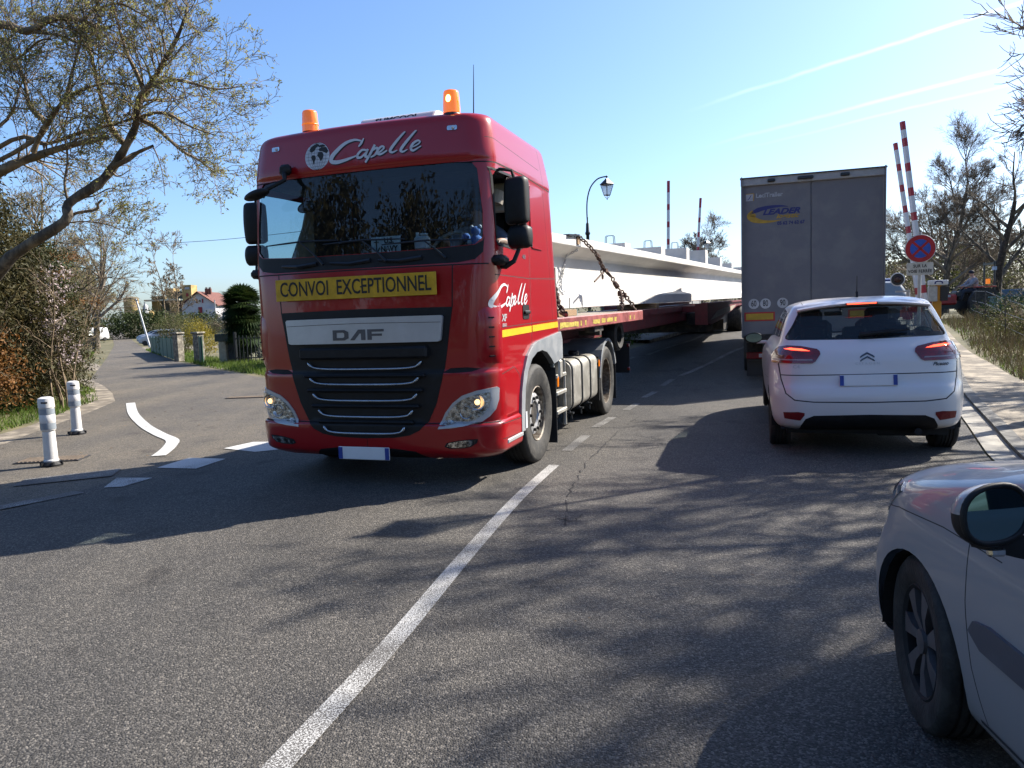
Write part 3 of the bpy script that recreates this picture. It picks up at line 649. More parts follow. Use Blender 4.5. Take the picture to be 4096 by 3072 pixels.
#        z    yf    yr    w     fb   frx  fry  rb  rrx rry
cabL = [(.27, .12, 2.30, 1.17, .10, .30, .22, 0, .08, .06), (.31, .05, 2.32, 1.24, .10, .28, .22, 0, .08, .06), (.36, .015, 2.32, 1.265, .10, .26, .22, 0, .08, .06), (.57, .0, 2.32, 1.27, .10, .25, .21, 0, .08, .06), (.595, .012, 2.32, 1.262, .10, .25, .21, 0, .08, .06),
        (.61, .035, 2.32, 1.25, .10, .25, .21, 0, .08, .06), (.85, .03, 2.32, 1.25, .10, .24, .20, 0, .08, .06), (1.04, .025, 2.32, 1.25, .10, .24, .20, 0, .08, .06), (1.07, .04, 2.32, 1.245, .10, .24, .19, 0, .08, .06), (1.10, .045, 2.32, 1.245, .10, .24, .19, 0, .08, .06),
        (1.30, .04, 2.32, 1.25, .10, .24, .19, 0, .08, .06), (1.90, .05, 2.24, 1.25, .10, .20, .16, 0, .08, .06), (2.10, .07, 2.21, 1.25, .10, .17, .13, 0, .08, .06), (2.84, .135, 2.12, 1.245, .09, .16, .13, 0, .08, .06), (2.90, .14, 2.11, 1.25, .09, .18, .14, 0, .08, .06),
        (2.94, .125, 2.10, 1.25, .09, .20, .16, 0, .08, .06), (3.20, .150, 2.04, 1.215, .10, .20, .15, 0, .1, .08), (3.275, .165, 2.03, 1.195, .10, .20, .15, 0, .12, .1), (3.315, .195, 2.01, 1.155, .10, .20, .16, 0, .14, .12), (3.335, .26, 1.97, 1.07, .10, .2, .16, 0, .2, .2), (3.345, .45, 1.8, .8, .10, .2, .2, 0, .2, .2)]
cab = hull(cabL, 4, 14, 10, 22, floor=False)
def sym(p): return p + [(-x, z) for x, z in reversed(p)]
cab_bvh = bvh_of(cab)
# wheel arch and the open space behind the bumper
arch = [(.80, .1), (.80, .62), (.86, .84), (.98, 1.02), (1.14, 1.14), (1.34, 1.20), (1.70, 1.25), (2.05, 1.28), (2.6, 1.32), (2.6, .1)]
for sd_ in 'LR': bmesh.ops.delete(cab, geom=region(cab, arch, sd_, .02), context='FACES')
bmesh.ops.delete(cab, geom=region(cab, [(-1.3, .1), (1.3, .1), (1.3, 1.32), (-1.3, 1.32)], 'B', .02), context='FACES')
# seams and dark gaps painted into the red shell: material 1
for xx in (-.90, .90): seam(cab, [(xx, 2.0), (xx*.985, 1.64)], 'F', 1, .012)
seam(cab, [(-1.2, 2.0), (1.2, 2.0)], 'F', 1, .012)
for s_ in (-1, 1):
    seam(cab, [(s_*.62, .602), (s_*1.24, .602)], 'F', 1, .008)
    paint(cab, [(s_*x, z) for x, z in ((.77, 1.055), (.85, 1.095), (1.0, 1.10), (1.12, 1.085), (1.04, 1.06), (.88, 1.05))][::s_], 'F', 1)
seam(cab, [(0.02, .46), (.02, .36)], 'F', 1, .006)
paint(cab, [(-.62, .25), (-.50, .345), (-.3, .37), (.3, .37), (.5, .345), (.62, .25)], 'F', 2)
for sd_ in 'LR':
    seam(cab, [(1.25, 2.90), (1.245, 2.2), (1.245, 1.28), (1.255, 1.2)], sd_, 1, .010)           # rear edge of the door
    seam(cab, [(1.75, 3.30), (1.80, 2.85), (1.98, 1.92), (2.05, 1.45)], sd_, 1, .007)
    seam(cab, [(.26, 1.905), (1.24, 1.90), (2.2, 1.93)], sd_, 1, .008)
    seam(cab, [(.3, 1.435), (1.25, 1.455), (2.4, 1.475)], sd_, 1, .007)
    seam(cab, [(.32, 1.02), (.66, 1.06), (.80, .98), (.85, .88)], sd_, 1, .008)
    seam(cab, [(.20, 2.88), (1.1, 2.90), (2.3, 2.86)], sd_, 1, .012)
    seam(cab, [(.28, 3.10), (1.7, 3.04)], sd_, 1, .006)
    seam(cab, [(.26, .58), (.86, .56)], sd_, 1, .008)
    seam(cab, [(.26, .44), (.8, .42)], sd_, 1, .006)
# openings
ws = region(cab, sym([(.0, 2.145), (.7, 2.15), (1.10, 2.17), (1.165, 2.23), (1.165, 2.45), (1.125, 2.82), (1.08, 2.875), (.95, 2.89), (0, 2.89)]), 'F', .02)
o = take(cab, ws, 'windscreen', M['glass_ws'], truck, -.012)
cowl = region(cab, sym([(.0, 2.012), (.95, 2.018), (1.10, 2.04), (1.165, 2.10), (1.175, 2.23), (1.165, 2.20), (1.10, 2.165), (.7, 2.145), (0, 2.14)]), 'F', .02)
take(cab, cowl, 'windscreen_cowl', M['black'], truck, .004, .01)
dwin = [(.34, 2.16), (.78, 2.17), (1.0, 2.20), (1.14, 2.26), (1.17, 2.35), (1.17, 2.80), (1.12, 2.83), (.34, 2.81), (.29, 2.76), (.29, 2.2)]
for sd_, s_ in (('L', -1), ('R', 1)):
    fs = region(cab, dwin, sd_, .1)
    g = take(cab, fs, 'door_window', M['glass_ws'], truck, -.015)
    if s_ == 1:   # the driver's window is wound down: keep only a low strip of the glass
        gm = bmesh.new(); gm.from_mesh(g.data); bmesh.ops.bisect_plane(gm, geom=gm.verts[:]+gm.edges[:]+gm.faces[:], plane_co=(0, 0, 2.23), plane_no=(0, 0, 1), clear_outer=True); gm.to_mesh(g.data); gm.free()
    # pressed blank panel behind the door
    fr = MB(); P = [(.30, 2.18), (.80, 2.165), (1.02, 2.19), (1.15, 2.25), (1.18, 2.36), (1.18, 2.80), (1.13, 2.835), (.34, 2.82), (.285, 2.77)]
    stick('window_seal', merge2d([stroke2d(P+[P[0]], .022, 2)]), cab_bvh, sd_, .004, M['black'], truck)
    P = rrect(1.30, 2.21, 1.72, 2.84, .06)
    stick('pressed_panel', poly2d(P), cab_bvh, sd_, .012, M['red'], truck, thick=.012, smooth=True)
grille_p = sym([(0, .462), (.3, .472), (.45, .495), (.55, .54), (.63, .62), (.71, .78), (.775, 1.0), (.82, 1.21), (.865, 1.5), (.89, 1.635), (0, 1.645)])
gf = region(cab, grille_p, 'F', .02)
gr = take(cab, gf, 'grille', M['black'], truck, .004, .03, remove=True)
# blocks between the bars: deep horizontal recesses
b = MB()
for k, (hw, zt, zb) in enumerate(((.66, 1.30, 1.19), (.63, 1.055, 1.02), (.60, .92, .885), (.56, .775, .74), (.50, .63, .595))):
    yy = .02; b.box((0, yy+.02, (zt+zb)/2), (hw*2, .09, zt-zb), bev=.02)
b.build('grille_slat', M['black'], gr, smooth=30)
cab_f = cab_bvh
def front_y(x, z):
    h = cab_bvh.ray_cast(Vector((x, -5, z)), Vector((0, 1, 0))); return h[0].y if h[0] else .05
for hw, zt, zb in ((.59, 1.165, 1.10), (.565, 1.025, .96), (.54, .875, .81), (.49, .725, .66), (.42, .575, .512)):
    pts = smooth_pts([(-hw, zt), (-hw*.955, zt-.03), (-hw*.86, zb+.012), (-hw*.6, zb), (0, zb-.002), (hw*.6, zb), (hw*.86, zb+.012), (hw*.955, zt-.03), (hw, zt)], 5)
    n_ = len(pts); rs = [.004+.007*math.sin(math.pi*min(1, max(0, i/(n_-1))))**.35 + (.005 if i in (2, 3, 4, 5, 6, n_-7, n_-6, n_-5, n_-4, n_-3) else 0) for i in range(n_)]
    b = MB(); b.tube([(p[0], front_y(p[0], p[1])-.028, p[1]) for p in pts], rs, 8)
    b.build('grille_bar', M['chrome'], gr, smooth=60)
pan = stick('badge_panel', poly2d([(-.805, 1.55), (-.78, 1.345), (-.755, 1.335), (.755, 1.335), (.78, 1.345), (.805, 1.55), (.79, 1.565), (0, 1.567), (-.79, 1.565)][::-1]), cab_bvh, 'F', .045, M['silver'], truck, thick=.05, smooth=True)
def blocky(ch):
    return {'D': [[(0, 0), (.72, 0), (.95, .2), (.95, .8), (.72, 1), (0, 1)], [(.24, .25), (.24, .75), (.62, .75), (.7, .66), (.7, .34), (.62, .25)]],
            'A': [[(0, 0), (.28, 0), (.58, .62), (.66, .62), (.66, .0), (.92, 0), (.92, 1), (.50, 1)], None], 'F': [[(0, 0), (.26, 0), (.26, .36), (.84, .36), (.84, .58), (.26, .58), (.26, .76), (.95, .76), (.95, 1), (0, 1)], None]}[ch]
def glyph(ch):
    o_, h_ = blocky(ch); loops = [[Vector((x, y, 0)) for x, y in o_]]
    if h_: loops.append([Vector((x, y, 0)) for x, y in h_[::-1]])
    flat = [p for lp in loops for p in lp]; return [(p.x, p.y) for p in flat], [tuple(t) for t in geometry.tessellate_polygon(loops)]
vf = merge2d([xf2d(glyph(c), x0, 1.365, .175, .095) for c, x0 in (('D', -.275), ('A', -.095), ('F', .085))])
stick('lettering', vf, cab_bvh, 'F', .048, mat('dark_grey_lettering', (.11, .1, .1), .5), pan)
stick('panel_line', merge2d([stroke2d([(-.79, 1.505), (0, 1.515), (.79, 1.505)], .004, 6)]), cab_bvh, 'F', .047, M['gap2'], pan)
# board
sg = empty('sign_board', (0, 0, 0)); sg.parent = truck
b = MB(); b.box((-.055, .028, 1.845), (1.66, .008, .20), bev=.003); b.build('board', M['yellow'], sg)
vs, fs = text_mesh('CONVOI  EXCEPTIONNEL', .19, .70, bold=.0022); w0 = max(v[0] for v in vs)-min(v[0] for v in vs); k_ = 1.56/w0
me = bpy.data.meshes.new('lettering'); me.from_pydata([(v[0]*k_-.055, .0215, v[1]*1.0+1.845) for v in vs], [], fs); link('lettering', me, M['letter_black'], sg)
for x in (-.74, .03, .66): b = MB(); b.tube([(x, .026, 1.845), (x, .018, 1.845)], .007, 8); b.build('screw', M['steel_dark'], sg)
# emblem and name
def c1xz(p):
    p = (p[0]-(26 if p[0] > 1000 else 0), p[1]); return (-.29+(p[0]-600)*.96/635, 3.02-.00129*(p[1]-560)-.000134*(p[0]-600))
ST = [([(838, 416), (822, 448), (803, 474)], [7, 17, 9]), ([(822, 434), (775, 426), (712, 448), (652, 500), (616, 545), (616, 574), (655, 580), (722, 562), (796, 534)], [8, 15, 20, 27, 31, 27, 24, 18, 7]),
      ([(858, 500), (826, 498), (798, 528), (796, 548), (820, 548), (850, 518), (866, 492)], [11, 14, 17, 17, 14, 11, 9]), ([(866, 492), (848, 540), (866, 542), (884, 524)], [15, 17, 12, 8]),
      ([(912, 462), (884, 520), (848, 584)], [16, 18, 13]), ([(892, 506), (922, 484), (930, 500), (912, 532), (884, 548)], [9, 15, 17, 14, 8]),
      ([(884, 548), (945, 512), (972, 484), (958, 474), (934, 496), (930, 520), (950, 528), (992, 502)], [7, 12, 12, 13, 17, 18, 14, 9]),
      ([(1134, 374), (1118, 390), (1078, 440), (1046, 486), (1038, 508), (1054, 516), (1084, 500)], [7, 13, 18, 20, 18, 12, 5]),
      ([(1204, 366), (1188, 382), (1148, 434), (1114, 482), (1106, 504), (1120, 512), (1148, 496)], [7, 13, 18, 20, 18, 12, 5]),
      ([(1162, 488), (1206, 466), (1226, 446), (1212, 436), (1184, 456), (1170, 486), (1184, 504), (1234, 472)], [6, 9, 10, 12, 17, 18, 14, 6])]
def name_vf(fn, k=1):
    out = []
    for pts, wd in ST: out.append(stroke2d([fn(p) for p in pts], [w_*.00140*k for w_ in wd], 5))
    return merge2d(out)
stick('painted_name_shadow', name_vf(lambda p: (c1xz(p)[0]+.008, c1xz(p)[1]-.009)), cab_bvh, 'F', .0025, M['letter_black'], truck)
stick('painted_name', name_vf(c1xz), cab_bvh, 'F', .0045, M['letter_white'], truck)
stick('painted_name', name_vf(lambda p: ((c1xz(p)[0]+.29)*1.02+.19, (c1xz(p)[1]-2.92)*1.15+1.535)), cab_bvh, 'R', .004, M['letter_white'], truck)
gx0, gz0, gr_ = -.425, 3.065, .125
gl = stick('globe_emblem', poly2d([(gx0+gr_*1.08*math.cos(a), gz0+gr_*math.sin(a)) for a in np.linspace(0, 2*math.pi, 33)[:-1]]), cab_bvh, 'F', .0028, mat('globe_grey', (.72, .74, .78), .5), truck)
land = []
for poly in ([(-.62, .60), (-.35, .82), (0, .93), (.2, .80), (-.1, .62), (-.2, .45), (-.45, .30), (-.6, .38)], [(-.42, .12), (-.18, .08), (-.1, -.12), (-.2, -.35), (-.3, -.62), (-.38, -.3), (-.5, -.05)],
             [(.1, .5), (.35, .62), (.75, .6), (.93, .3), (.8, .12), (.62, .22), (.45, .32), (.2, .35)], [(.1, .3), (.4, .28), (.55, .05), (.45, -.22), (.32, -.42), (.2, -.2), (.02, .05)], [(.0, .75), (.5, .82), (.72, .66), (.4, .62), (.15, .66)]):
    land.append(poly2d([(gx0+gr_*x*1.05, gz0+gr_*z) for x, z in poly]))
stick('land_shape', merge2d(land), cab_bvh, 'F', .0042, M['letter_black'], gl, .04)
grid = []
for k in range(-3, 4):
    a = k/4; grid.append(stroke2d([(gx0+gr_*1.05*a*math.cos(t), gz0+gr_*math.sin(t)) for t in np.linspace(-1.5, 1.5, 9)], .0022, 1)); h_ = math.sqrt(1-a*a); grid.append(stroke2d([(gx0-gr_*1.05*h_, gz0+gr_*a), (gx0+gr_*1.05*h_, gz0+gr_*a)], .0022, 4))
stick('grid_line', merge2d(grid), cab_bvh, 'F', .0036, M['letter_black'], gl, .04)
# small roof marker lamps
for x in (-.91, .91):
    mk_ = stick('marker_lamp', poly2d(rrect(x-.045, 3.165, x+.045, 3.205, .012)), cab_bvh, 'F', .008, M['reflector'], truck, thick=.01)
    b = MB(); b.sphere((x+.01, front_y(x, 3.185)-.012, 3.185), .014, 6); b.build('bulb', M['letter_white'], mk_)
# headlights
HL = [(.725, .555), (.755, .63), (.79, .70), (.86, .785), (.95, .85), (1.08, .892), (1.225, .915), (1.235, .90), (1.23, .80), (1.21, .715), (1.17, .66), (1.11, .615), (1.0, .585), (.86, .565)]
HI = [(.765, .582), (.795, .65), (.83, .71), (.89, .775), (.97, .825), (1.08, .862), (1.175, .878), (1.178, .80), (1.16, .735), (1.12, .68), (1.06, .64), (.97, .612), (.86, .594)]
for s_ in (-1, 1):
    hl_ = stick('headlight', poly2d([(s_*x, z) for x, z in HL]), cab_bvh, 'F', .010, M['silver'], truck, .04, thick=.02, smooth=True)
    stick('reflector_bowl', poly2d([(s_*x, z) for x, z in HI]), cab_bvh, 'F', .012, mat('headlight_inner', (.35, .34, .32), .15, .9, var=.5, scale=22, c2=(.85, .83, .8), fac=(.4, .6), bump=.5), hl_, .03)
    b = MB()
    for cx, cz, r_ in ((1.085, .79, .062), (.985, .70, .052)):
        y0 = front_y(s_*cx, cz)
        b.lathe([(r_, -.020), (r_*.98, -.016), (r_*.8, -.006), (r_*.4, -.002), (.001, -.001)], 24, (s_*cx, y0+.002, cz), axis='Y')
        b.lathe([(r_*1.12, -.013), (r_*1.1, -.026), (r_, -.022)], 24, (s_*cx, y0, cz), axis='Y')
        b.build('lamp_cup', M['reflector'], hl_, smooth=50); b = MB()
    b = MB(); cx, cz = s_*1.085, .79; b.sphere((cx, front_y(cx, cz)-.014, cz), .026, 8); b.build('bulb', M['bulb'], hl_)
    b = MB()
    for px, pz in ((.80, .598), (.825, .600), (.80, .615), (.826, .617)): b.box((s_*px, front_y(s_*px, pz)-.016, pz), (.018, .006, .010))
    b.build('side_light', M['letter_white'], hl_)
    stick('lens', poly2d([(s_*x, z) for x, z in HI]), cab_bvh, 'F', .034, M['lens'], hl_, .04, thick=.024)
    FG = [(.775, .395), (.80, .43), (.90, .45), (1.0, .462), (1.085, .465), (1.075, .43), (1.02, .395), (.93, .38), (.82, .378)]
    fg = stick('fog_light', poly2d([(s_*x, z) for x, z in FG]), cab_bvh, 'F', .004, M['dark'], truck, .04)
    stick('lens', poly2d([(s_*(.93+(x-.93)*.86), .42+(z-.42)*.80) for x, z in FG]), cab_bvh, 'F', .007, mat('fog_reflector', (.3, .3, .3), .12, .9, var=.6, scale=30, c2=(.9, .9, .85), fac=(.45, .6)), fg, .03)
# number plate (blank), EU bands
pl = empty('number_plate', (0, 0, 0)); pl.parent = truck
b = MB(); b.box((-.01, -.012, .325), (.53, .012, .118), bev=.004); b.build('plate', M['plate'], pl)
for x in (-.252, .232): b = MB(); b.box((x, -.02, .325), (.040, .006, .108)); b.build('country_band', M['plate_blue'], pl)
# cab corner air deflectors with ribs
for s_ in (-1, 1):
    b = MB(); n_ = 8
    prof = [(1.10, 1.12, .0), (1.10, 1.62, .0)]
    rows = []
    for k, (z, d) in enumerate(((1.115, 0), (1.15, .018), (1.25, .032), (1.45, .036), (1.56, .03), (1.64, .014), (1.67, 0))):
        row = []
        for j in range(n_+1):
            t = j/n_; ang = t*math.pi/2; x = 1.02+.23*math.sin(ang); y = .14+.22*(1-math.cos(ang)); e_ = math.sin(math.pi*t)**.5*d
            row.append((s_*(x+e_*math.sin(ang)), y-e_*math.cos(ang), z))
        rows.append(row)
    vs = [v for r_ in rows for v in r_]; fs = [(i*(n_+1)+j, i*(n_+1)+j+1, (i+1)*(n_+1)+j+1, (i+1)*(n_+1)+j) for i in range(len(rows)-1) for j in range(n_)]
    b.add(vs, fs); d_ = b.build('air_deflector', M['red'], truck, smooth=40)
    for k in range(5): b = MB(); b.box((s_*1.21, .19, 1.19+k*.085), (.03, .05, .012), rz=s_*R(-45)); b.build('vent_rib', M['gap'], d_)
# stripes, badges, handle on both doors
for sd_, s_ in (('R', 1), ('L', -1)):
    for a0, a1, z0 in ((.27, 1.235, .0), (1.265, 2.27, .022)):
        stick('reflective_stripe', poly2d([(a0, 1.345+z0), (a1, 1.365+z0), (a1, 1.43+z0), (a0, 1.41+z0)]), cab_bvh, sd_, .004, M['yellow_tape'], truck)
    h_ = stick('door_handle', poly2d(rrect(.97, 1.50, 1.17, 1.64, .025)), cab_bvh, sd_, .006, M['black'], truck, thick=.008)
    b = MB(); b.box((s_*1.268, 1.07, 1.565), (.02, .16, .035), bev=.008); b.build('grip', M['black'], h_)
def badge(txt, cx, cz, size, sx, m_, side='R', shear=.15, name='badge', body=None, bvh=None, bold=.0015, off=.004):
    vs, fs = text_mesh(txt, size, sx, shear=shear, bold=bold); return stick(name, ([(v[0]+cx, v[1]+cz) for v in vs], fs), bvh or cab_bvh, side, off, m_, body or truck, .1)
badge('460', 1.06, 2.105, .06, 1.1, M['chrome']); badge('XF', .42, 1.52, .085, 1.2, M['silver'], bold=.004); badge('EURO', .42, 1.455, .038, 1.1, M['silver'])
# beacons
for x, lit in ((-.60, False), (.86, True)):
    bc = empty('beacon', (x, .33, 3.31)); bc.parent = truck
    b = MB(); b.lathe([(.085, -.02), (.085, .015), (.075, .03), (.001, .03)], 24); b.build('base', M['iron'], bc, smooth=40)
    b = MB(); b.lathe([(.078, .03), (.076, .10), (.070, .205), (.064, .222), (.05, .228), (.001, .229)], 28)
    b.build('dome', mat('amber_dome', (.95, .22, .01), .12, var=.08, emis=(1, .2, .0), estr=.28 if lit else .14, coat=.7), bc, smooth=50)
    if lit:
        b = MB(); b.sphere((0, -.062, .145), .024, 8, sz=1.5); b.build('bulb', M['amber_lit'], bc, smooth=60)
    else:
        b = MB(); b.lathe([(.079, .09), (.081, .095), (.079, .10)], 28); b.build('dome_ring', M['amber'], bc)
# roof air conditioner, aerial
ac = empty('roof_air_conditioner', (.24, .86, 3.355)); ac.parent = truck
b = MB(); b.prism([(-.42, 0), (-.36, .085), (-.3, .10), (.45, .11), (.5, 0)], 'X', -.40, .40); a_ = b.build('housing', M['white_paint'], ac)
bv = a_.modifiers.new('bevel', 'BEVEL'); bv.width = .03; bv.segments = 3
vs, fs = text_mesh('SLIMCOOL', .075, 1.25, bold=.003); me = bpy.data.meshes.new('lettering'); me.from_pydata([(v[0], -.403+.06*(v[1]+.05)/.1*.7-.004, .048+v[1]*.8) for v in vs], [], fs); link('lettering', me, M['iron'], ac)
b = MB(); b.tube([(0, 0, 0), (0, .0, .05)], .014, 8); b.tube([(0, 0, .05), (.004, .02, .34), (.006, .03, .50)], [.006, .004, .0025], 6); o = b.build('aerial', M['iron'], truck, loc=(1.0, .5, 3.30))
# wipers
for pts in ([(-.36, 2.065), (-.46, 2.16), (-.62, 2.285)], [(.29, 2.06), (.2, 2.15), (.05, 2.255)], [(.85, 2.06), (.76, 2.14), (.66, 2.215)]):
    w_ = empty('wiper', (0, 0, 0)); w_.parent = truck
    P = [(p[0], front_y(p[0], p[1])-.035, p[1]) for p in pts]
    b = MB(); b.tube(P, [.014, .009, .007], 6); b.build('arm', M['iron'], w_)
    e_ = pts[-1]; b = MB(); L_ = .36
    Q = [(e_[0]+t*L_, e_[1]+.008-abs(t)*.012) for t in (-1.15, -.5, 0, .5, 1.15)]; b.tube([(q[0], front_y(q[0], q[1])-.028, q[1]) for q in Q], [.006, .009, .009, .009, .006], 6); b.build('blade', M['iron'], w_)
b = MB()
for x0, x1 in ((-.85, -.45), (-.3, .12), (.2, .62)): b.tube([(x0, front_y(x0, 2.06)-.01, 2.075), ((x0+x1)/2, front_y(0, 2.06)-.012, 2.06), (x1, front_y(x1, 2.06)-.01, 2.08)], [.012, .016, .02], 6)
b.build('cowl_step', M['iron'], truck)
# mirrors
def mirror_box(nm, parent, x, y, z, w_, h_, d_, rz, r_=.06):
    bm = hull([(-h_/2, 0.03, d_-.03, w_*.36, 0, .03, .03, 0, .03, .03), (-h_/2+.03, .0, d_, w_*.47, .01, .05, .05, 0, .03, .02), (0, -.015, d_, w_*.5, .015, .05, .05, 0, .03, .02), (h_/2-.03, .0, d_, w_*.47, .01, .05, .05, 0, .03, .02), (h_/2, .03, d_-.03, w_*.36, 0, .03, .03, 0, .03, .03)], 5, 4, 5, 3)
    o_ = finish(bm, nm, M['black'], parent, 50); o_.location = (x, y, z); o_.rotation_euler = (0, 0, rz)
    b = MB(); b.box((0, d_+.003, 0), (w_*.86, .004, h_*.88), bev=.002); b.build('mirror_glass', M['mirror'], o_); return o_
for s_ in (-1, 1):
    ms = empty('mirror_arm_set', (0, 0, 0)); ms.parent = truck
    b = MB(); b.tube([(s_*1.20, .36, 2.79), (s_*1.27, .38, 2.83), (s_*1.36, .44, 2.82), (s_*1.38, .47, 2.74)], .016, 8)
    b.tube([(s_*1.22, .40, 2.00), (s_*1.30, .38, 1.98), (s_*1.37, .40, 2.02), (s_*1.40, .45, 2.12), (s_*1.39, .47, 2.3), (s_*1.385, .47, 2.5)], [.035, .028, .022, .02, .018, .016], 8)
    b.box((s_*1.26, .32, 2.03), (.14, .2, .09), bev=.03, mi=0)
    b.build('arm', M['black'], ms, smooth=40)
    mirror_box('main_mirror', ms, s_*1.385, .39, 2.555, .225, .41, .12, s_*R(-8))
    mirror_box('wide_angle_mirror', ms, s_*1.40, .40, 2.235, .225, .20, .12, s_*R(-10))
fm = empty('front_mirror', (0, 0, 0)); fm.parent = truck
b = MB(); b.box((-.755, .11, 2.965), (.12, .07, .10), bev=.025); b.tube([(-.755, .09, 2.93), (-.72, .04, 2.86), (-.80, -.03, 2.80), (-.93, -.06, 2.745)], [.026, .02, .018, .02], 8); b.build('arm', M['black'], fm, smooth=40)
bm = bmesh.new(); bmesh.ops.create_uvsphere(bm, u_segments=20, v_segments=12, radius=1)
for v in bm.verts: v.co = Vector((v.co.x*.135, v.co.y*.07, v.co.z*.045)); v.co.z += v.co.x*.22
o = finish(bm, 'mirror_head', M['black'], fm, 60); o.location = (-.97, -.05, 2.735)
bm = bmesh.new(); bmesh.ops.create_uvsphere(bm, u_segments=20, v_segments=12, radius=1)
for v in bm.verts: v.co = Vector((v.co.x*.11, v.co.y*.05, v.co.z*.055)); v.co.z += v.co.x*.2
o = finish(bm, 'interior_mirror', M['black'], truck, 60); o.location = (-.72, .38, 2.66)
# steps, silver step plate and front fender
for s_ in (-1, 1):
    b = MB(); b.box((s_*1.215, .60, .585), (.07, .38, .12), bev=.01, mi=0); b.box((s_*1.15, .60, .47), (.18, .40, .10), mi=1)
    b.build('lower_step_panel', [M['red'], M['dark']], truck)
    b = MB(); b.box((s_*1.19, .58, .40), (.17, .46, .05), bev=.012)
    for i in range(3):
        for j in range(7): b.box((s_*(1.15+i*.04), .40+j*.06, .428), (.018, .02, .008))
    b.build('step_plate', M['silver'], truck)
    fo = [(.765, .42), (.77, .62), (.80, .80), (.88, .98), (1.02, 1.14), (1.20, 1.235), (1.36, 1.265), (2.29, 1.335), (2.345, 1.24), (2.345, 1.03), (1.97, .99), (1.86, 1.06), (1.70, 1.135), (1.52, 1.165), (1.34, 1.155), (1.16, 1.10), (1.02, .99), (.925, .84), (.885, .66), (.875, .42)]
    b = MB(); b.prism(fo, 'X', s_*1.20, s_*1.275); f_ = b.build('front_mudguard', M['grey'], truck)
    bv = f_.modifiers.new('bevel', 'BEVEL'); bv.width = .022; bv.segments = 3; bv.limit_method = 'ANGLE'
    ins = [(.885, .42), (.895, .66), (.935, .84), (1.03, .99), (1.17, 1.10), (1.34, 1.15), (1.52, 1.16), (1.70, 1.13), (1.86, 1.055), (1.97, .985), (2.03, .9)]
    b = MB(); n_ = len(ins); b.add([(s_*1.22, y, z) for y, z in ins]+[(s_*.80, y, z) for y, z in ins], [(i, i+1, n_+i+1, n_+i) for i in range(n_-1)]); b.build('wheel_arch_liner', M['dark'], truck)
    b = MB(); b.box((s_*1.05, 2.03, .52), (.44, .015, .85)); b.build('mud_flap', M['iron'], truck)
    b = MB(); b.box((s_*1.279, .895, .52), (.004, .05, .16)); b.build('white_sticker', M['letter_white'], truck)
# running gear
for s_ in (-1, 1):
    wheel(truck, s_*1.11, 1.385, .515, .31, s_, 'truck', 'front_wheel', steer=0)
    wheel(truck, s_*1.10, 4.99, .515, .30, s_, 'dual', 'rear_wheel'); 
    b = MB(); b.lathe([(.29, -.15), (.41, -.15), (.5, -.13), (.515, -.1), (.515, .1), (.5, .13), (.41, .15), (.29, .15), (.29, -.15)], 40, (s_*.76, 4.99, .515), 'X'); b.build('inner_tyre', M['rubber'], truck, smooth=40)
b = MB()
for s_ in (-1, 1): b.box((s_*.42, 3.9, .92), (.09, 4.6, .28))
b.box((0, 1.385, .5), (1.9, .12, .12)); b.tube([(-.9, 4.99, .515), (.9, 4.99, .515)], .11, 12); b.lathe([(.001, -.3), (.25, -.2), (.28, 0), (.25, .2), (.001, .3)], 20, (0, 4.99, .515), 'X')
b.box((0, 1.3, .85), (.9, 1.6, .5)); b.box((0, 2.75, 1.0), (1.6, .12, .5)); b.tube([(-.9, 6.05, .9), (.9, 6.05, .9)], .05, 8)
b.build('chassis', M['steel_dark'], truck)
b = MB(); b.lathe([(.001, 1.16), (.42, 1.16), (.45, 1.19), (.45, 1.24), (.001, 1.26)], 32, (0, 4.75, 0)); b.build('fifth_wheel', M['steel_dark'], truck)
# fuel tank with straps, catwalk gear, ladder box
tk = empty('fuel_tank', (0, 0, 0)); tk.parent = truck
sec = rrect(-.33, -.31, .33, .31, .11, 6)
b = MB(); b.prism([(.93+x, .655+z) for x, z in sec], 'Y', 2.74, 4.22); t_ = b.build('tank', M['tank'], tk); bv = t_.modifiers.new('bevel', 'BEVEL'); bv.width = .02; bv.segments = 2; bv.limit_method = 'ANGLE'; bv.angle_limit = R(50); auto_smooth(t_.data, 30)
for y in (2.80, 3.30, 3.78):
    b = MB(); S_ = [(x*1.02, z*1.02) for x, z in rrect(-.335, -.315, .335, .315, .115, 6)]
    b.prism([(.93+x, .655+z) for x, z in S_], 'Y', y-.022, y+.022); b.tube([(1.2, y, .36), (1.24, y, .31), (1.24, y, .25)], .012, 6); b.box((1.2, y, .325), (.14, .06, .02)); b.build('strap', M['iron'], tk)
b = MB(); b.lathe([(.07, 0), (.075, .05), (.06, .07), (.001, .07)], 18, (1.02, 3.86, .965)); b.build('cap', M['iron'], tk, smooth=40)
bx = empty('battery_box', (0, 0, 0)); bx.parent = truck
b = MB()
b.box((1.18, 2.22, .62), (.05, .05, .78), bev=.01); b.box((1.2, 2.64, .60), (.04, .04, .80), bev=.01)
for z in (.40, .62, .82): b.box((1.18, 2.44, z), (.10, .44, .05), bev=.01)
b.box((1.15, 2.36, .90), (.20, .14, .22), bev=.02); b.build('frame', M['tank'], bx)
b = MB(); b.box((.98, 2.45, .62), (.28, .40, .66)); b.build('box', M['steel_dark'], bx)
b = MB()
for k in range(5): b.tube([(1.16, 2.22+.05*k, .96), (1.2, 2.3+.06*k, 1.02+.02*(k % 2)), (1.16, 2.55+.03*k, .99), (1.1, 2.7, .93)], .016, 6)
b.build('hose', M['iron'], bx, smooth=60)
b = MB(); b.box((1.225, 2.28, .76), (.015, .03, .12), bev=.005); b.build('side_marker', M['amber'], bx)
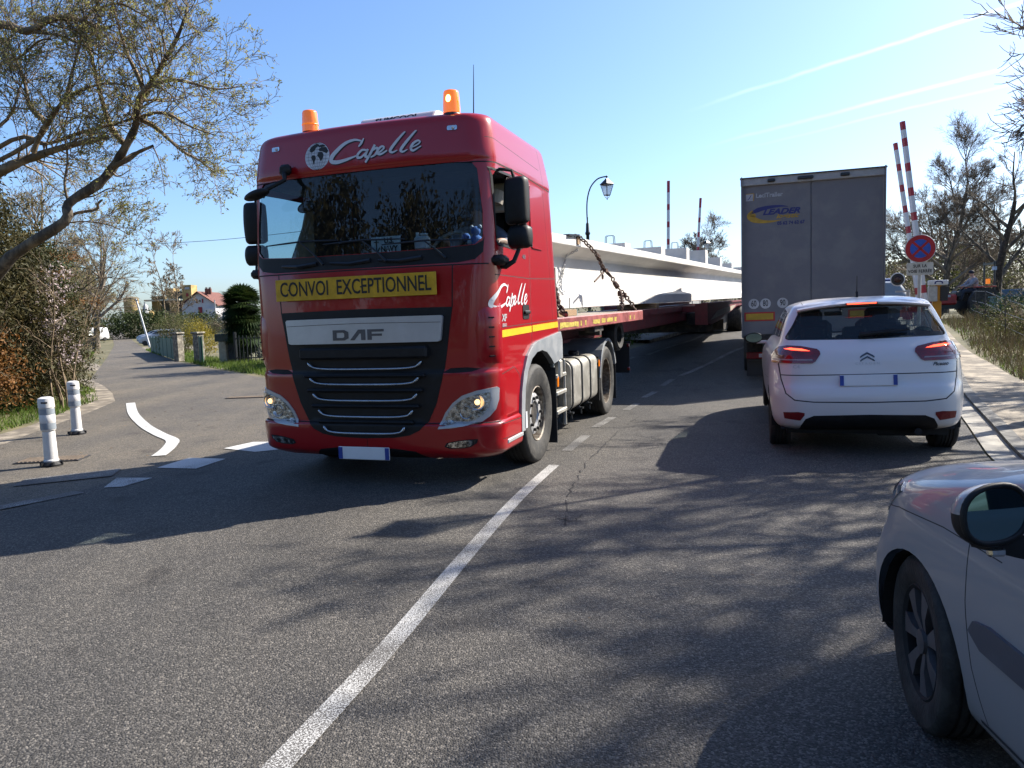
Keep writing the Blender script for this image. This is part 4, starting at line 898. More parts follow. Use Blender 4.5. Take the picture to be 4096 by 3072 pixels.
for s_ in (-1, 1):
    rf = empty('rear_mudguard', (0, 0, 0)); rf.parent = truck
    A_ = [(4.99+.62*math.cos(a), .515+.64*math.sin(a)) for a in np.linspace(R(172), R(20), 16)]; I_ = [(4.99+.57*math.cos(a), .515+.59*math.sin(a)) for a in np.linspace(R(20), R(172), 16)]
    b = MB(); b.prism(A_+I_, 'X', s_*1.27, s_*.62); q_ = b.build('wing', M['grey'], rf); bv = q_.modifiers.new('bevel', 'BEVEL'); bv.width = .02; bv.segments = 2; bv.limit_method = 'ANGLE'; bv.angle_limit = R(40)
    b = MB(); b.box((s_*1.10, 4.40, .60), (.30, .05, .62)); b.box((s_*1.12, 4.30, .86), (.26, .2, .05)); b.build('front_panel', M['black'], rf)
    b = MB(); b.box((s_*1.256, 4.38, .82), (.012, .03, .09)); b.build('side_marker', M['amber'], rf)
    b = MB(); b.box((s_*.95, 5.62, .55), (.6, .015, .75)); b.build('flap', M['iron'], rf)
# rear lamp board behind the drive wheels
rl = empty('rear_lamp_board', (0, 0, 0)); rl.parent = truck
b = MB(); b.box((.95, 6.9, .72), (.60, .04, .50)); b.box((.95, 6.9, 1.0), (.64, .06, .03)); b.box((.5, 6.9, .95), (.08, .1, .3)); b.build('board', M['iron'], rl)
for z in (.93, .52): b = MB(); b.box((1.235, 6.87, z+.02), (.05, .03, .06), bev=.01); b.build('lamp', M['tail'], rl)
b = MB(); b.box((0, 2.42, 1.72), (2.38, .05, .7)); b.build('rear_wall_panel', M['steel_dark'], truck)
# cab interior
it = empty('cab_interior', (0, 0, 0)); it.parent = truck
M['trim'] = mat('dark_cab_trim', (.03, .03, .033), .8, var=.2); M['trim2'] = mat('beige_cab_trim', (.42, .38, .31), .85, var=.1)
b = MB(); b.box((0, 2.02, 2.3), (2.36, .04, 1.7), mi=0); b.box((0, 1.2, 1.42), (2.38, 1.9, .05), mi=0); b.box((0, 1.35, 3.02), (2.36, 1.4, .04), mi=0)
for s_ in (-1, 1): b.box((s_*1.215, 1.62, 2.3), (.02, .82, 1.6), mi=0); b.box((s_*1.215, .75, 1.75), (.02, .95, .72), mi=0)
b.box((.0, 1.9, 2.05), (2.3, .3, .5), bev=.05, mi=0)
b.box((0, .72, 2.93), (2.3, .45, .16), bev=.03, mi=0); b.build('lining', [M['trim'], M['trim2']], it)
b = MB(); b.prism([(.24, 1.45), (.24, 2.10), (.34, 2.145), (.62, 2.16), (.80, 2.08), (.88, 1.5)], 'X', -1.16, 1.16); b.build('dashboard', M['trim'], it)
for x in (-.62, .62):
    b = MB(); b.box((x, 1.25, 1.85), (.52, .52, .2), bev=.07); b.box((x, 1.55, 2.25), (.5, .16, .72), bev=.07, rot=Matrix.Rotation(R(-10), 3, 'X')); b.box((x, 1.62, 2.68), (.28, .12, .2), bev=.05); b.build('seat', M['trim'], it)
b = MB(); ring = [(.62+.22*math.cos(a), .80+.10*math.sin(a), 2.20+.17*math.sin(a)) for a in np.linspace(0, 2*math.pi, 25)[:-1]]
b.tube(ring, .018, 8, closed=True); b.tube([(.62, .80, 2.2), (.62, .7, 2.05)], .04, 8); b.tube([(.41, .8, 2.2), (.83, .8, 2.2)], .02, 6); b.build('steering_wheel', mat('grey_steering_wheel', (.25, .25, .24), .5), it, smooth=50)
b = MB(); b.prism([(1.17, 2.80), (1.08, 2.80), (.98, 2.55), (.74, 2.18), (1.17, 2.18)], 'X', -1.205, -1.185); b.build('side_curtain', M['trim2'], it)
b = MB(); b.tube([(1.0, .95, 2.62), (1.02, .97, 2.74)], .09, 16); b.box((1.0, 1.0, 2.68), (.26, .04, .28), bev=.02); b.build('fan', M['trim2'], it)
finish(cab, 'cab_shell', [M['red'], M['gap'], M['black']], truck, 32)

# things lying on the dashboard: each its own thing
def on_truck(name, x, y, z, label, cat):
    c, s = math.cos(-TY), math.sin(-TY); return empty(name, (TO[0]+x*c-y*s, TO[1]+x*s+y*c, z), -TY, label, cat)
np_ = on_truck('souvenir_plate', .185, .245, 2.225, 'white U.S. NAVY souvenir licence plate propped behind the windscreen of the red truck', 'licence plate')
b = MB(); b.box((0, 0, 0), (.30, .008, .155), bev=.003); b.build('plate', mat('pale_plate', (.62, .68, .70), .5), np_)
for t_, zz, s_ in (('U.S.', .037, .068), ('NAVY', -.037, .072)):
    vs, fs = text_mesh(t_, s_, .9, bold=.003); me = bpy.data.meshes.new('lettering'); me.from_pydata([(v[0]+.035, -.006, v[1]+zz) for v in vs], [], fs); link('lettering', me, M['letter_black'], np_)
b = MB(); b.tube([(-.095, -.007, .055), (-.095, -.007, -.05)], .005, 6)
b.tube([(-.13, -.007, -.02), (-.11, -.007, -.05), (-.095, -.007, -.055), (-.08, -.007, -.05), (-.06, -.007, -.02)], .005, 6); b.tube([(-.12, -.007, .03), (-.07, -.007, .03)], .004, 6); b.build('anchor_emblem', M['letter_black'], np_)
cn = on_truck('plastic_canister', .50, .36, 2.165, 'translucent white plastic canister standing on the dashboard of the red truck', 'canister')
b = MB(); b.box((0, 0, .065), (.145, .08, .13), bev=.02); b.box((.02, 0, .145), (.07, .05, .02), bev=.008); b.build('body', mat('milky_plastic', (.6, .65, .66), .4), cn); b = MB(); b.lathe([(.016, .13), (.016, .165), (.001, .165)], 12, (-.045, 0, 0)); b.build('cap', M['letter_white'], cn)
ty_ = on_truck('soft_toy', .98, .50, 2.17, 'blue and white soft toy sitting on the dashboard beside the steering wheel', 'toy')
b = MB(); b.sphere((0, 0, .06), .06, 8, mi=0); b.sphere((0, -.01, .15), .045, 8, mi=0); b.sphere((-.05, -.03, .05), .03, 6, mi=1); b.sphere((.055, -.03, .05), .03, 6, mi=1); b.sphere((-.10, .0, .10), .04, 6, mi=0); b.sphere((-.04, 0, .19), .018, 5, mi=1); b.sphere((.04, 0, .19), .018, 5, mi=1)
b.build('body', [mat('blue_plush', (.05, .16, .5), .9), mat('white_plush', (.6, .65, .75), .9)], ty_, smooth=60)

# ---------------------------------------------------------------- people
def skin_body(name, J, E_, m_, parent=None, sub=1):
    """J: name -> (x,y,z, radius); grown with a skin modifier into one surface"""
    keys = list(J); me = bpy.data.meshes.new(name); me.from_pydata([J[k][:3] for k in keys], [(keys.index(a), keys.index(b)) for a, b in E_], [])
    o_ = bpy.data.objects.new(name, me); COL.objects.link(o_); md = o_.modifiers.new('skin', 'SKIN')
    for i, k in enumerate(keys):
        r_ = J[k][3]; me.skin_vertices[0].data[i].radius = (r_, J[k][4] if len(J[k]) > 4 else r_)
    me.skin_vertices[0].data[0].use_root = True
    sb = o_.modifiers.new('sub', 'SUBSURF'); sb.levels = sb.render_levels = sub
    dg = bpy.context.evaluated_depsgraph_get(); nm = bpy.data.meshes.new_from_object(o_.evaluated_get(dg)); bpy.data.objects.remove(o_)
    nm.name = name; return link(name, nm, m_, parent, smooth=True)
M['shirt'] = mat('blue_grey_shirt', (.22, .25, .33), .9, var=.15, scale=12)
dr = on_truck('person', .66, 0, 0, 'driver of the red truck in blue grey shirt, arm on the open window', 'person')
J = {'pelvis': (0, 1.22, 1.98, .15, .13), 'chest': (0, 1.40, 2.22, .17, .13), 'neckb': (0, 1.42, 2.42, .10, .08), 'neck': (0, 1.41, 2.50, .055), 'head': (0, 1.38, 2.60, .085, .10), 'top': (0, 1.38, 2.70, .07, .085),
     'shl': (.20, 1.38, 2.40, .075), 'ell': (.42, 1.12, 2.24, .055), 'wrl': (.44, .86, 2.25, .035), 'hdl': (.43, .78, 2.25, .04, .025),
     'shr': (-.20, 1.38, 2.40, .075), 'elr': (-.26, 1.12, 2.2, .05), 'wrr': (-.14, .88, 2.27, .033), 'hdr': (-.12, .81, 2.3, .038),
     'hpl': (.1, 1.2, 1.97, .10), 'knl': (.14, .85, 2.0, .07), 'ftl': (.14, .75, 1.58, .05), 'hpr': (-.1, 1.2, 1.97, .10), 'knr': (-.14, .85, 2.0, .07), 'ftr': (-.14, .75, 1.58, .05)}
E_ = [('pelvis', 'chest'), ('chest', 'neckb'), ('neckb', 'neck'), ('neck', 'head'), ('head', 'top'), ('neckb', 'shl'), ('shl', 'ell'), ('ell', 'wrl'), ('wrl', 'hdl'), ('neckb', 'shr'), ('shr', 'elr'), ('elr', 'wrr'), ('wrr', 'hdr'), ('pelvis', 'hpl'), ('hpl', 'knl'), ('knl', 'ftl'), ('pelvis', 'hpr'), ('hpr', 'knr'), ('knr', 'ftr')]
for k, dx in enumerate((-.026, -.009, .009, .026)):
    J['f%d' % k] = (.43+dx, .74, 2.24, .010); J['g%d' % k] = (.43+dx, .715-.004*(k % 2), 2.215, .009); E_ += [('hdl', 'f%d' % k), ('f%d' % k, 'g%d' % k)]
body = skin_body('body', J, E_, M['skin'], dr)
Js = {k: (v[0], v[1], v[2], *[q+.012 for q in v[3:]]) for k, v in J.items() if k in ('pelvis', 'chest', 'neckb', 'shl', 'ell', 'shr', 'elr', 'wrl')}
Js['wrl'] = (.44, .92, 2.25, .048)
skin_body('shirt', Js, [e for e in E_ if e[0] in Js and e[1] in Js], M['shirt'], dr)
b = MB(); b.sphere((0, 1.395, 2.665), .098, 10); b.build('hair', mat('dark_hair', (.03, .02, .015), .8), dr, smooth=60)
b = MB(); b.box((0, 1.275, 2.595), (.02, .03, .04), bev=.008); b.build('nose', M['skin'], dr)
# ---------------------------------------------------------------- flatbed trailer and beam (local: x to the side facing us, y back along the load)
BY = R(24.3); LO = (-.464, 9.344, 0); PIT = R(.785)
trailer = empty('flatbed_trailer', LO, -BY, 'long red extending trailer with worn yellow edge tape, under the concrete beam', 'trailer', rx=0)
trailer.rotation_euler = (PIT, 0, -BY)
M['tred'] = mat('faded_red_trailer_paint', (.26, .03, .03), .6, var=.3, scale=5, c2=(.42, .10, .09), fac=(.4, .65))
M['dred'] = mat('dark_red_frame', (.16, .012, .016), .55, var=.25, scale=4)
b = MB(); b.box((0, 1.61, 1.41), (2.46, 3.9, .10)); b.build('deck_frame', M['dred'], trailer)
dk = MB()
for k in range(12): dk.box((-1.12+k*.204, 1.61, 1.475), (.198, 3.9, .03))
dk.build('deck_board', mat('grey_deck_timber', (.30, .25, .20), .9, var=.2, scale=5, stretch=(8, 1, 8), c2=(.42, .37, .30)), trailer)
rail = MB(); rail.box((1.25, 1.61, 1.415), (.05, 3.95, .16), bev=.012); rail.box((-1.25, 1.61, 1.415), (.05, 3.95, .16), bev=.012); rail.build('side_rail', M['tred'], trailer)
tp = MB(); x_ = 1.2775
for y0, y1 in ((-.28, .38), (.45, .50), (.62, .68), (.95, 1.25), (1.32, 1.50), (1.56, 1.86), (1.93, 2.04), (2.75, 2.83), (3.0, 3.04)):
    n_ = 5; pts = [(y0+(y1-y0)*k/n_, 1.37+rng.uniform(-.006, .012)) for k in range(n_+1)] + [(y1-(y1-y0)*k/n_, 1.44+rng.uniform(-.014, .004)) for k in range(n_+1)]
    vs, fs = poly2d(pts); tp.add([(x_, v[0], v[1]) for v in vs], fs)
tp.build('worn_tape', mat('worn_yellow_tape', (.55, .42, .06), .6, var=.3, scale=25), trailer)
b = MB(); b.box((0, -.40, 1.78), (2.40, .06, .86)); b.box((1.20, -.40, 1.80), (.07, .09, .90)); b.build('headboard', M['dred'], trailer)
b = MB()
for x in (-.42, .42):
    b.box((x, 5.6, 1.10), (.22, 11.4, .05)); b.box((x, 5.6, 1.38), (.22, 11.4, .04)); b.box((x, 5.6, 1.24), (.03, 11.4, .30))
for k in range(9): b.box((0, .4+k*1.3, 1.24), (.8, .08, .22))
b.build('main_beam', M['dred'], trailer)
b = MB(); b.box((0, 9.4, 1.40), (1.15, 11.6, .12)); b.box((.5, 9.4, 1.22), (.08, 11.4, .26)); b.build('extension_beam', M['dred'], trailer)
b = MB(); b.box((1.16, 1.35, 1.30), (.14, .40, .09), bev=.01); b.box((1.1, 1.35, 1.24), (.3, .08, .06)); b.build('lashing_winch', M['steel_dark'], trailer)
b = MB(); b.lathe([(.14, -.10), (.2, -.12), (.24, -.09), (.25, 0), (.24, .09), (.2, .12), (.14, .10), (.14, -.10)], 32, (.95, 2.95, 1.13), 'X'); b.lathe([(.14, 0), (.001, .02)], 20, (.95, 2.95, 1.13), 'X'); b.build('spare_wheel', M['rubber'], trailer, smooth=40)
# rear dolly
bg_ = empty('bogie', (0, 0, 0)); bg_.parent = trailer
b = MB()
for x in (-1.2, 1.2):
    b.prism([(9.8, 1.50), (20.5, 1.50), (20.5, 1.42), (15.4, 1.36), (14.2, 1.24), (11.6, 1.02), (10.4, .98), (10.0, 1.12), (9.8, 1.3)], 'X', x-.03, x+.03)
    b.box((x, 15.2, 1.51), (.16, 10.8, .04)); b.box((x*.94, 9.85, 1.26), (.30, .12, .50))
for k in range(6): b.box((0, 10.4+k*1.6, 1.38), (2.3, .1, .14))
b.build('frame', M['dred'], bg_)
b = MB(); b.prism([(10.5, 1.10), (14.2, 1.26), (15.1, 1.40), (12.4, 1.34), (11.5, 1.30)], 'X', 1.232, 1.245); b.build('side_plate', mat('beige_plate', (.38, .32, .25), .8), bg_)  # beige plate on the outer face of the frame
b = MB(); b.box((0, 15.5, 1.12), (1.6, 9.0, .3)); b.box((0, 11.2, .98), (2.3, .1, .40)); b.box((0, 16.2, .80), (1.6, 1.2, .35)); b.build('underframe', M['steel_dark'], bg_)
for y in (16.9, 18.3, 19.7, 21.1):
    for s_ in (-1, 1): wheel(bg_, s_*.98, y, .42, .5, s_, 'dual', 'wheel', z=.75+.42-.0137*y-.03)
# the precast beam
beam = empty('concrete_beam', LO, -BY, 'long pale precast concrete beam with upstands, chained on the red trailer', 'beam')
beam.rotation_euler = (PIT, 0, -BY)
_h = [(.38, 2.685), (.38, 2.545), (.16, 2.43), (.12, 2.39), (.12, 1.87), (.15, 1.845), (.33, 1.785), (.34, 1.77), (.34, 1.573)]; prof = [(-x, z) for x, z in _h[:1]]+_h+[(-x, z) for x, z in _h[:0:-1]]
b = MB(); ys = [.55]+list(np.arange(1, 31, 1.0)); n_ = len(prof)
b.add([(x, y, z+ .0*y) for y in ys for x, z in prof], [(i*n_+k, i*n_+(k+1) % n_, (i+1)*n_+(k+1) % n_, (i+1)*n_+k) for i in range(len(ys)-1) for k in range(n_)])
tri = geometry.tessellate_polygon([[Vector((x, z, 0)) for x, z in prof]]); b.f += [tuple(t) for t in tri]+[tuple(len(ys)*n_-n_+i for i in t) for t in tri]; b.m += [0]*len(tri)*2
q_ = b.build('girder', M['concrete'], beam); bv = q_.modifiers.new('bevel', 'BEVEL'); bv.width = .008; bv.segments = 1; bv.limit_method = 'ANGLE'; bv.angle_limit = R(25)
for y, h_, lp in ((5.85, .09, 1), (8.97, .185, 1), (11.98, .32, 1), (14.95, .41, 0), (17.88, .31, 0), (20.7, .21, 0), (23.6, .15, 0), (26.5, .1, 0)):
    L_ = .42; z0 = 2.683; ht = h_
    b = MB(); b.box((0, y+L_/2, z0+ht/2), (.755, L_, ht), bev=.006); up = b.build('upstand', M['concrete'], beam)
    if lp:
        b = MB(); P = [(-.08, y+.2, z0+ht-.02), (-.07, y+.2, z0+ht+.15), (-.05, y+.2, z0+ht+.17), (.07, y+.2, z0+ht+.17), (.09, y+.2, z0+ht+.15), (.10, y+.2, z0+ht-.02)]
        b.tube(P, .007, 6); b.tube([(p[0]+.02, p[1]+.03, p[2]) for p in P], .007, 6); b.build('lifting_loop', M['steel_dark'], up)
b = MB(); b.box((.343, 2.68, 1.66), (.008, .012, .16)); b.build('cast_mark', M['gap2'], beam)
dn = empty('timber_block', LO, -BY, 'pale sawn timber packing block under the front end of the concrete beam', 'timber'); dn.rotation_euler = (PIT, 0, -BY)
b = MB(); b.box((.25, .62, 1.531), (1.5, 1.0, .081), bev=.004, mi=0); b.box((.25, 1.132, 1.531), (1.5, .02, .081), mi=1); b.build('block', [M['wood'], mat('blue_painted_end', (.2, .3, .33), .8)], dn)
b = MB(); b.box((.0, 8.2, 1.515), (.9, .25, .11), bev=.004); 
dn2 = empty('timber_block', LO, -BY, 'timber packing block on the extension beam halfway along the load', 'timber'); dn2.rotation_euler = (PIT, 0, -BY)
b.build('block', M['wood'], dn2)
def chain(pts, L_=.075, r_=.011, mb=None):
    """oval links threaded along a path, alternate links turned a quarter"""
    b = mb or MB(); P = resample(pts, max(2, int(sum((Vector(pts[i+1])-Vector(pts[i])).length for i in range(len(pts)-1))/(L_*.74))+1))
    for i in range(len(P)-1):
        a, c = Vector(P[i]), Vector(P[i+1]); t = (c-a).normalized(); u = t.cross(Vector((0, .3, 1))).normalized(); w_ = t.cross(u)
        side = u if i % 2 else w_; mid = (a+c)/2
        ring = [mid+t*(L_/2-r_)*math.cos(k)*1.05+side*(L_*.30)*math.sin(k) for k in np.linspace(0, 2*math.pi, 11)[:-1]]
        b.tube(ring, r_, 5, closed=True)
    return b
ch = empty('lashing_chain', LO, -BY, 'rusty lashing chain with a lever tensioner slanting down the beam to the trailer edge', 'chain', 'lashing chains on the beam'); ch.rotation_euler = (PIT, 0, -BY)
b = MB(); chain([(.36, 2.95, 2.705), (.40, 3.07, 2.70), (.42, 3.18, 2.66), (.50, 3.36, 2.53), (.55, 3.47, 2.43), (.60, 3.54, 2.30), (.63, 3.58, 2.20)], .10, .013, b)
for k in range(3): chain([(.54+.02*k, 3.44+.03*k, 2.46-.02*k), (.58, 3.50+.03*k, 2.36), (.60, 3.54, 2.26)], .09, .012, b)
chain([(.61, 3.54, 2.28), (.62, 3.56, 2.14), (.62, 3.555, 2.02)], .09, .012, b)
chain([(.72, 3.76, 2.05), (.76, 3.72, 1.99), (.80, 3.67, 1.93)], .10, .013, b)
chain([(.80, 3.67, 1.94), (.88, 3.65, 1.84), (1.0, 3.56, 1.73), (1.15, 3.45, 1.57), (1.2, 3.42, 1.51)], .10, .014, b); chain([(.92, 3.55, 1.80), (1.0, 3.31, 1.71), (1.08, 3.05, 1.62), (1.1, 2.97, 1.51)], .10, .014, b)
b.build('links', M['rust'], ch, smooth=60)
b = MB(); b.tube([(.63, 3.58, 2.20), (.67, 3.68, 2.13), (.71, 3.76, 2.06)], [.022, .03, .02], 8); b.tube([(.65, 3.61, 2.17), (.60, 3.17, 1.98)], .014, 6); b.box((.65, 3.61, 2.17), (.06, .10, .06)); b.tube([(.78, 3.70, 1.96), (.84, 3.66, 1.88)], .04, 8); b.box((.97, 3.58, 1.75), (.07, .10, .09), bev=.015); b.box((.94, 3.42, 1.78), (.06, .09, .09), bev=.015)
b.build('tensioner', M['rust'], ch)
b = MB(); b.box((.37, 2.80, 2.705), (.10, .50, .03), rot=Matrix.Rotation(R(3), 3, 'X')); b.build('corner_bar', M['iron'], ch)
b = MB(); b.box((.392, 3.04, 2.635), (.02, .09, .11)); b.build('wood_pad', M['wood'], ch)
ch2 = empty('lashing_chain', LO, -BY, 'short heap of rusty chain hooked to the trailer just behind the cab', 'chain', 'lashing chains on the beam'); ch2.rotation_euler = (PIT, 0, -BY)
b = MB(); chain([(.88, .66, 1.86), (.92, .60, 1.76), (1.0, .42, 1.66), (1.1, .30, 1.57), (1.2, .18, 1.51)], .095, .014, b); chain([(.90, .64, 1.80), (.95, .50, 1.68), (1.05, .42, 1.56), (1.08, .5, 1.51)], .095, .014, b); chain([(.9, .4, 1.66), (1.02, .30, 1.60), (1.1, .12, 1.52)], .09, .013, b); b.build('links', M['rust'], ch2, smooth=60)
b = MB(); b.tube([(1.06, .34, 1.54), (1.2, .16, 1.51)], .022, 6); b.build('hook', mat('red_hook', (.35, .02, .02), .5), ch2)
ch3 = empty('lashing_chain', LO, -BY, 'thin slack chain hanging against the side of the beam near the cab', 'chain', 'lashing chains on the beam'); ch3.rotation_euler = (PIT, 0, -BY)
b = MB(); chain([(.36, 3.10, 2.50), (.16, 3.09, 2.41), (.14, 2.98, 2.16), (.20, 2.6, 1.87), (.345, 2.41, 1.79)], .055, .007, b); b.build('links', M['galv'], ch3, smooth=60)

# ---------------------------------------------------------------- grey box trailer ahead (local: x right, y away)
GY = R(18.0); GO = (.309*14.65, 14.65, 0); GZ = .10
gt = empty('box_trailer', (GO[0], GO[1], GZ), -GY, 'tall grey curtain sided box trailer with LEADER logo and round 60, 80, 90 stickers', 'trailer')
def ez(z): return 1.55+(z-1.55)*1.10-GZ
M['tarp'] = mat('grey_blue_trailer_door', (.175, .172, .188), .55, var=.07, scale=2.2, c2=(.20, .195, .20), bump=.05, bscale=60)
W_ = 2.55; X0 = .045; XC = X0+W_/2; ZT = ez(3.79); ZB = ez(.97)
b = MB(); b.box((XC, 3.8, (ZT+ZB)/2), (W_, 7.3, ZT-ZB), bev=.02); bo = b.build('box', mat('grey_curtain', (.22, .23, .26), .6, var=.08, scale=1.5), gt)
for k, (xa, xb) in enumerate(((X0+.01, X0+1.262), (X0+1.285, X0+W_-.01))):
    b = MB(); b.box(((xa+xb)/2, .135, (ZB+ez(3.66))/2), (xb-xa, .03, ez(3.66)-ZB), bev=.006); b.build('rear_door', M['tarp'], gt)
b = MB(); b.box((XC, .11, ez(3.725)), (W_+.02, .10, .145), bev=.01); b.build('top_rail', mat('pale_top_rail', (.38, .39, .40), .5, var=.1, scale=6), gt)
b = MB(); b.box((XC, .10, ez(3.79)), (W_+.04, .14, .02)); b.build('roof_edge', M['gap2'], gt)
for x, w_ in ((.60, .14), (1.21, .28), (1.90, .16)): b = MB(); b.box((x, .04, ez(3.72)), (w_, .06, .06), bev=.015); b.build('door_hinge', M['iron'], gt)
b = MB(); b.box((X0+.01, .06, ez(2.4)), (.025, .08, ZT-ZB)); b.box((X0+W_-.01, .06, ez(2.4)), (.025, .08, ZT-ZB)); b.build('corner_post', M['tarp'], gt)
def gtext(name, txt, x, z, size, sx, m_, shear=0, bold=0, align='LEFT', spacing=1, par=gt):
    vs, fs = text_mesh(txt, size, sx, shear, bold, align, spacing); me = bpy.data.meshes.new(name); me.from_pydata([(v[0]+x, .114, v[1]+z) for v in vs], [], fs); return link(name, me, m_, par)
def gflat(name, vf, m_, y=.115, par=gt): me = bpy.data.meshes.new(name); me.from_pydata([(v[0], y, v[1]) for v in vf[0]], [], vf[1]); return link(name, me, m_, par)
def gx_(x): return X0+(x-.04)*1.104
M['decal_pale'] = mat('pale_decal', (.42, .43, .45), .6); M['decal_blue'] = mat('blue_decal', (.018, .025, .17), .5); M['decal_gold'] = mat('gold_decal', (.50, .30, .02), .5)
gtext('maker_name', 'LeciTrailer', gx_(.285), ez(3.48), .115, .98, M['decal_pale'], bold=.004)
lb = gflat('maker_emblem', poly2d([(gx_(.12), ez(3.40)), (gx_(.245), ez(3.40)), (gx_(.245), ez(3.52)), (gx_(.12), ez(3.52))]), M['decal_pale'])
gflat('emblem_stroke', stroke2d([(gx_(.15), ez(3.42)), (gx_(.18), ez(3.45)), (gx_(.21), ez(3.50))], [.008, .014, .01]), M['decal_blue'], .112, lb)
gflat('emblem_frame', merge2d([stroke2d([(gx_(.245), ez(3.40)), (gx_(.255), ez(3.52))], .014), stroke2d([(gx_(.12), ez(3.52)), (gx_(.255), ez(3.525))], .012)]), M['decal_gold'], .112, lb)
lx, lz = gx_(.17), ez(3.15)
gflat('logo_swoosh', stroke2d([(lx+.02, lz+.02), (lx+.16, lz+.09), (lx+.36, lz+.13), (lx+.58, lz+.14), (lx+.72, lz+.12)], [.02, .085, .065, .035, .004], 8), M['decal_blue'])
gflat('logo_crescent', stroke2d([(lx+.10, lz+.04), (lx+.03, lz-.02), (lx+.10, lz-.09), (lx+.26, lz-.135), (lx+.46, lz-.14), (lx+.60, lz-.12)], [.13, .14, .11, .06, .03, .004], 8), M['decal_gold'])
gtext('logo_name', 'LEADER', lx+.25, lz+.035, .145, 1.32, M['decal_blue'], .35, .006)
gtext('logo_second_line', 'logistic', lx+.50, lz-.055, .115, 1.25, M['decal_gold'], .35, .003)
gtext('phone_number', '05 62 74 62 67', lx+.52, lz-.19, .088, .92, M['decal_blue'], bold=.003)
for x, t_ in ((.245, '60'), (.443, '80'), (.73, '90')):
    cx, cz = gx_(x), ez(1.585); r_ = .10
    dsk = gflat('speed_sticker', poly2d([(cx+r_*math.cos(a), cz+r_*math.sin(a)) for a in np.linspace(0, 2*math.pi, 25)[:-1]]), mat('white_sticker', (.6, .6, .6), .6)); vs, fs = text_mesh(t_, .165, .62, bold=.002)
    me = bpy.data.meshes.new('number'); me.from_pydata([(v[0]+cx, .112, v[1]+cz) for v in vs], [], fs); link('number', me, M['letter_black'], dsk)
x0, x1, z0, z1 = gx_(.085), gx_(.60), ez(1.275), ez(1.435)
b = MB(); b.box(((x0+x1)/2, .115, (z0+z1)/2), (x1-x0, .008, z1-z0)); rb = b.build('rear_marker_board', mat('red_reflective', (.5, .02, .015), .5), gt)
b = MB(); b.box(((x0+x1)/2, .110, (z0+z1)/2), (x1-x0-.06, .006, z1-z0-.055)); b.build('yellow_panel', mat('yellow_marker', (.55, .33, .01), .5), rb)
x0b = gx_(2.35-.56); rb2 = copy_tree(rb, gt); rb2.location.x = x0b-x0
b = MB(); b.box((XC, .5, .92-GZ), (2.4, .9, .14)); b.box((XC, 4, .9-GZ), (.9, 7, .25)); b.box((XC, 8.4, .75-GZ), (.12, 2.2, .12)); b.box((X0+.06, .2, .80-GZ), (.05, .3, .32)); b.build('underframe', M['steel_dark'], gt)
b = MB(); b.box((XC, .35, .56-GZ), (2.36, .10, .12), bev=.01); b.box((XC, .33, .46-GZ), (2.30, .04, .012)); b.build('rear_bumper', M['iron'], gt)
for sx_ in (0, 1):
    lx_ = X0+.30 if not sx_ else X0+W_-.30; lc = empty('rear_lamp', (lx_, .27, .56-GZ)); lc.parent = gt
    b = MB(); b.box((0, 0, 0), (.44, .06, .13), bev=.01); b.build('housing', M['tail'], lc); b = MB(); b.box((.08, -.033, 0), (.12, .01, .07), bev=.004); b.build('reversing_lens', mat('grey_lens', (.45, .4, .4), .3), lc)
    b = MB(); b.box((lx_, .6, .30-GZ+.02), (.42, .015, .40)); b.build('mud_flap', M['iron'], gt)
for y in (1.9, 5.9):
    for s_ in (-1, 1): wheel(gt, XC+s_*1.06, y, .5, .38, s_, 'dual', 'wheel', z=.5-GZ+.03*y+.02)
# ---------------------------------------------------------------- white people carrier (local: x right, y towards its front)
CY_ = R(17.5); CO = (3.50, 7.20, 0)
car = empty('car', CO, -CY_, 'white people carrier seen from behind with its brake lights on, waiting behind the grey trailer', 'car')
lean = empty('body', (0, 0, 0)); lean.parent = car; lean.rotation_euler = (0, R(-.8), 0)
#       z    yf(rear) yr(front) w    fb   frx fry  rb  rrx rry
carL = [(.25, .30, 4.15, .76, .02, .2, .2, .05, .3, .3), (.30, .12, 4.36, .83, .03, .22, .24, .05, .4, .4), (.36, .05, 4.41, .87, .035, .26, .30, .06, .45, .5), (.44, .02, 4.43, .89, .04, .28, .34, .06, .5, .6), (.60, .0, 4.43, .905, .045, .30, .38, .06, .5, .65),
        (.70, .02, 4.40, .91, .045, .30, .40, .06, .5, .65), (.76, .055, 4.37, .912, .045, .30, .40, .06, .5, .65), (.90, .075, 4.26, .905, .05, .30, .40, .06, .5, .7), (.985, .09, 4.05, .89, .05, .30, .38, .07, .5, .7), (1.05, .115, 3.80, .865, .05, .28, .36, .08, .45, .6), (1.10, .15, 3.52, .835, .05, .26, .32, .1, .4, .5),
        (1.15, .20, 3.30, .805, .05, .22, .26, .1, .3, .4), (1.19, .24, 3.20, .79, .05, .20, .22, .1, .25, .3), (1.30, .30, 2.98, .755, .05, .20, .20, .12, .25, .3), (1.42, .37, 2.70, .71, .05, .19, .19, .12, .25, .3), (1.50, .42, 2.45, .67, .05, .18, .18, .12, .25, .3),
        (1.535, .44, 2.28, .645, .05, .2, .2, .12, .25, .3), (1.56, .47, 2.10, .60, .05, .24, .22, .12, .25, .3), (1.585, .60, 1.9, .52, .05, .26, .26, .12, .25, .3), (1.605, .80, 1.6, .36, .05, .2, .2, .1, .2, .2), (1.61, 1.0, 1.4, .15, .02, .1, .1, .02, .1, .1)]
cb_ = hull(carL, 4, 14, 10, 30); cbv = bvh_of(cb_)
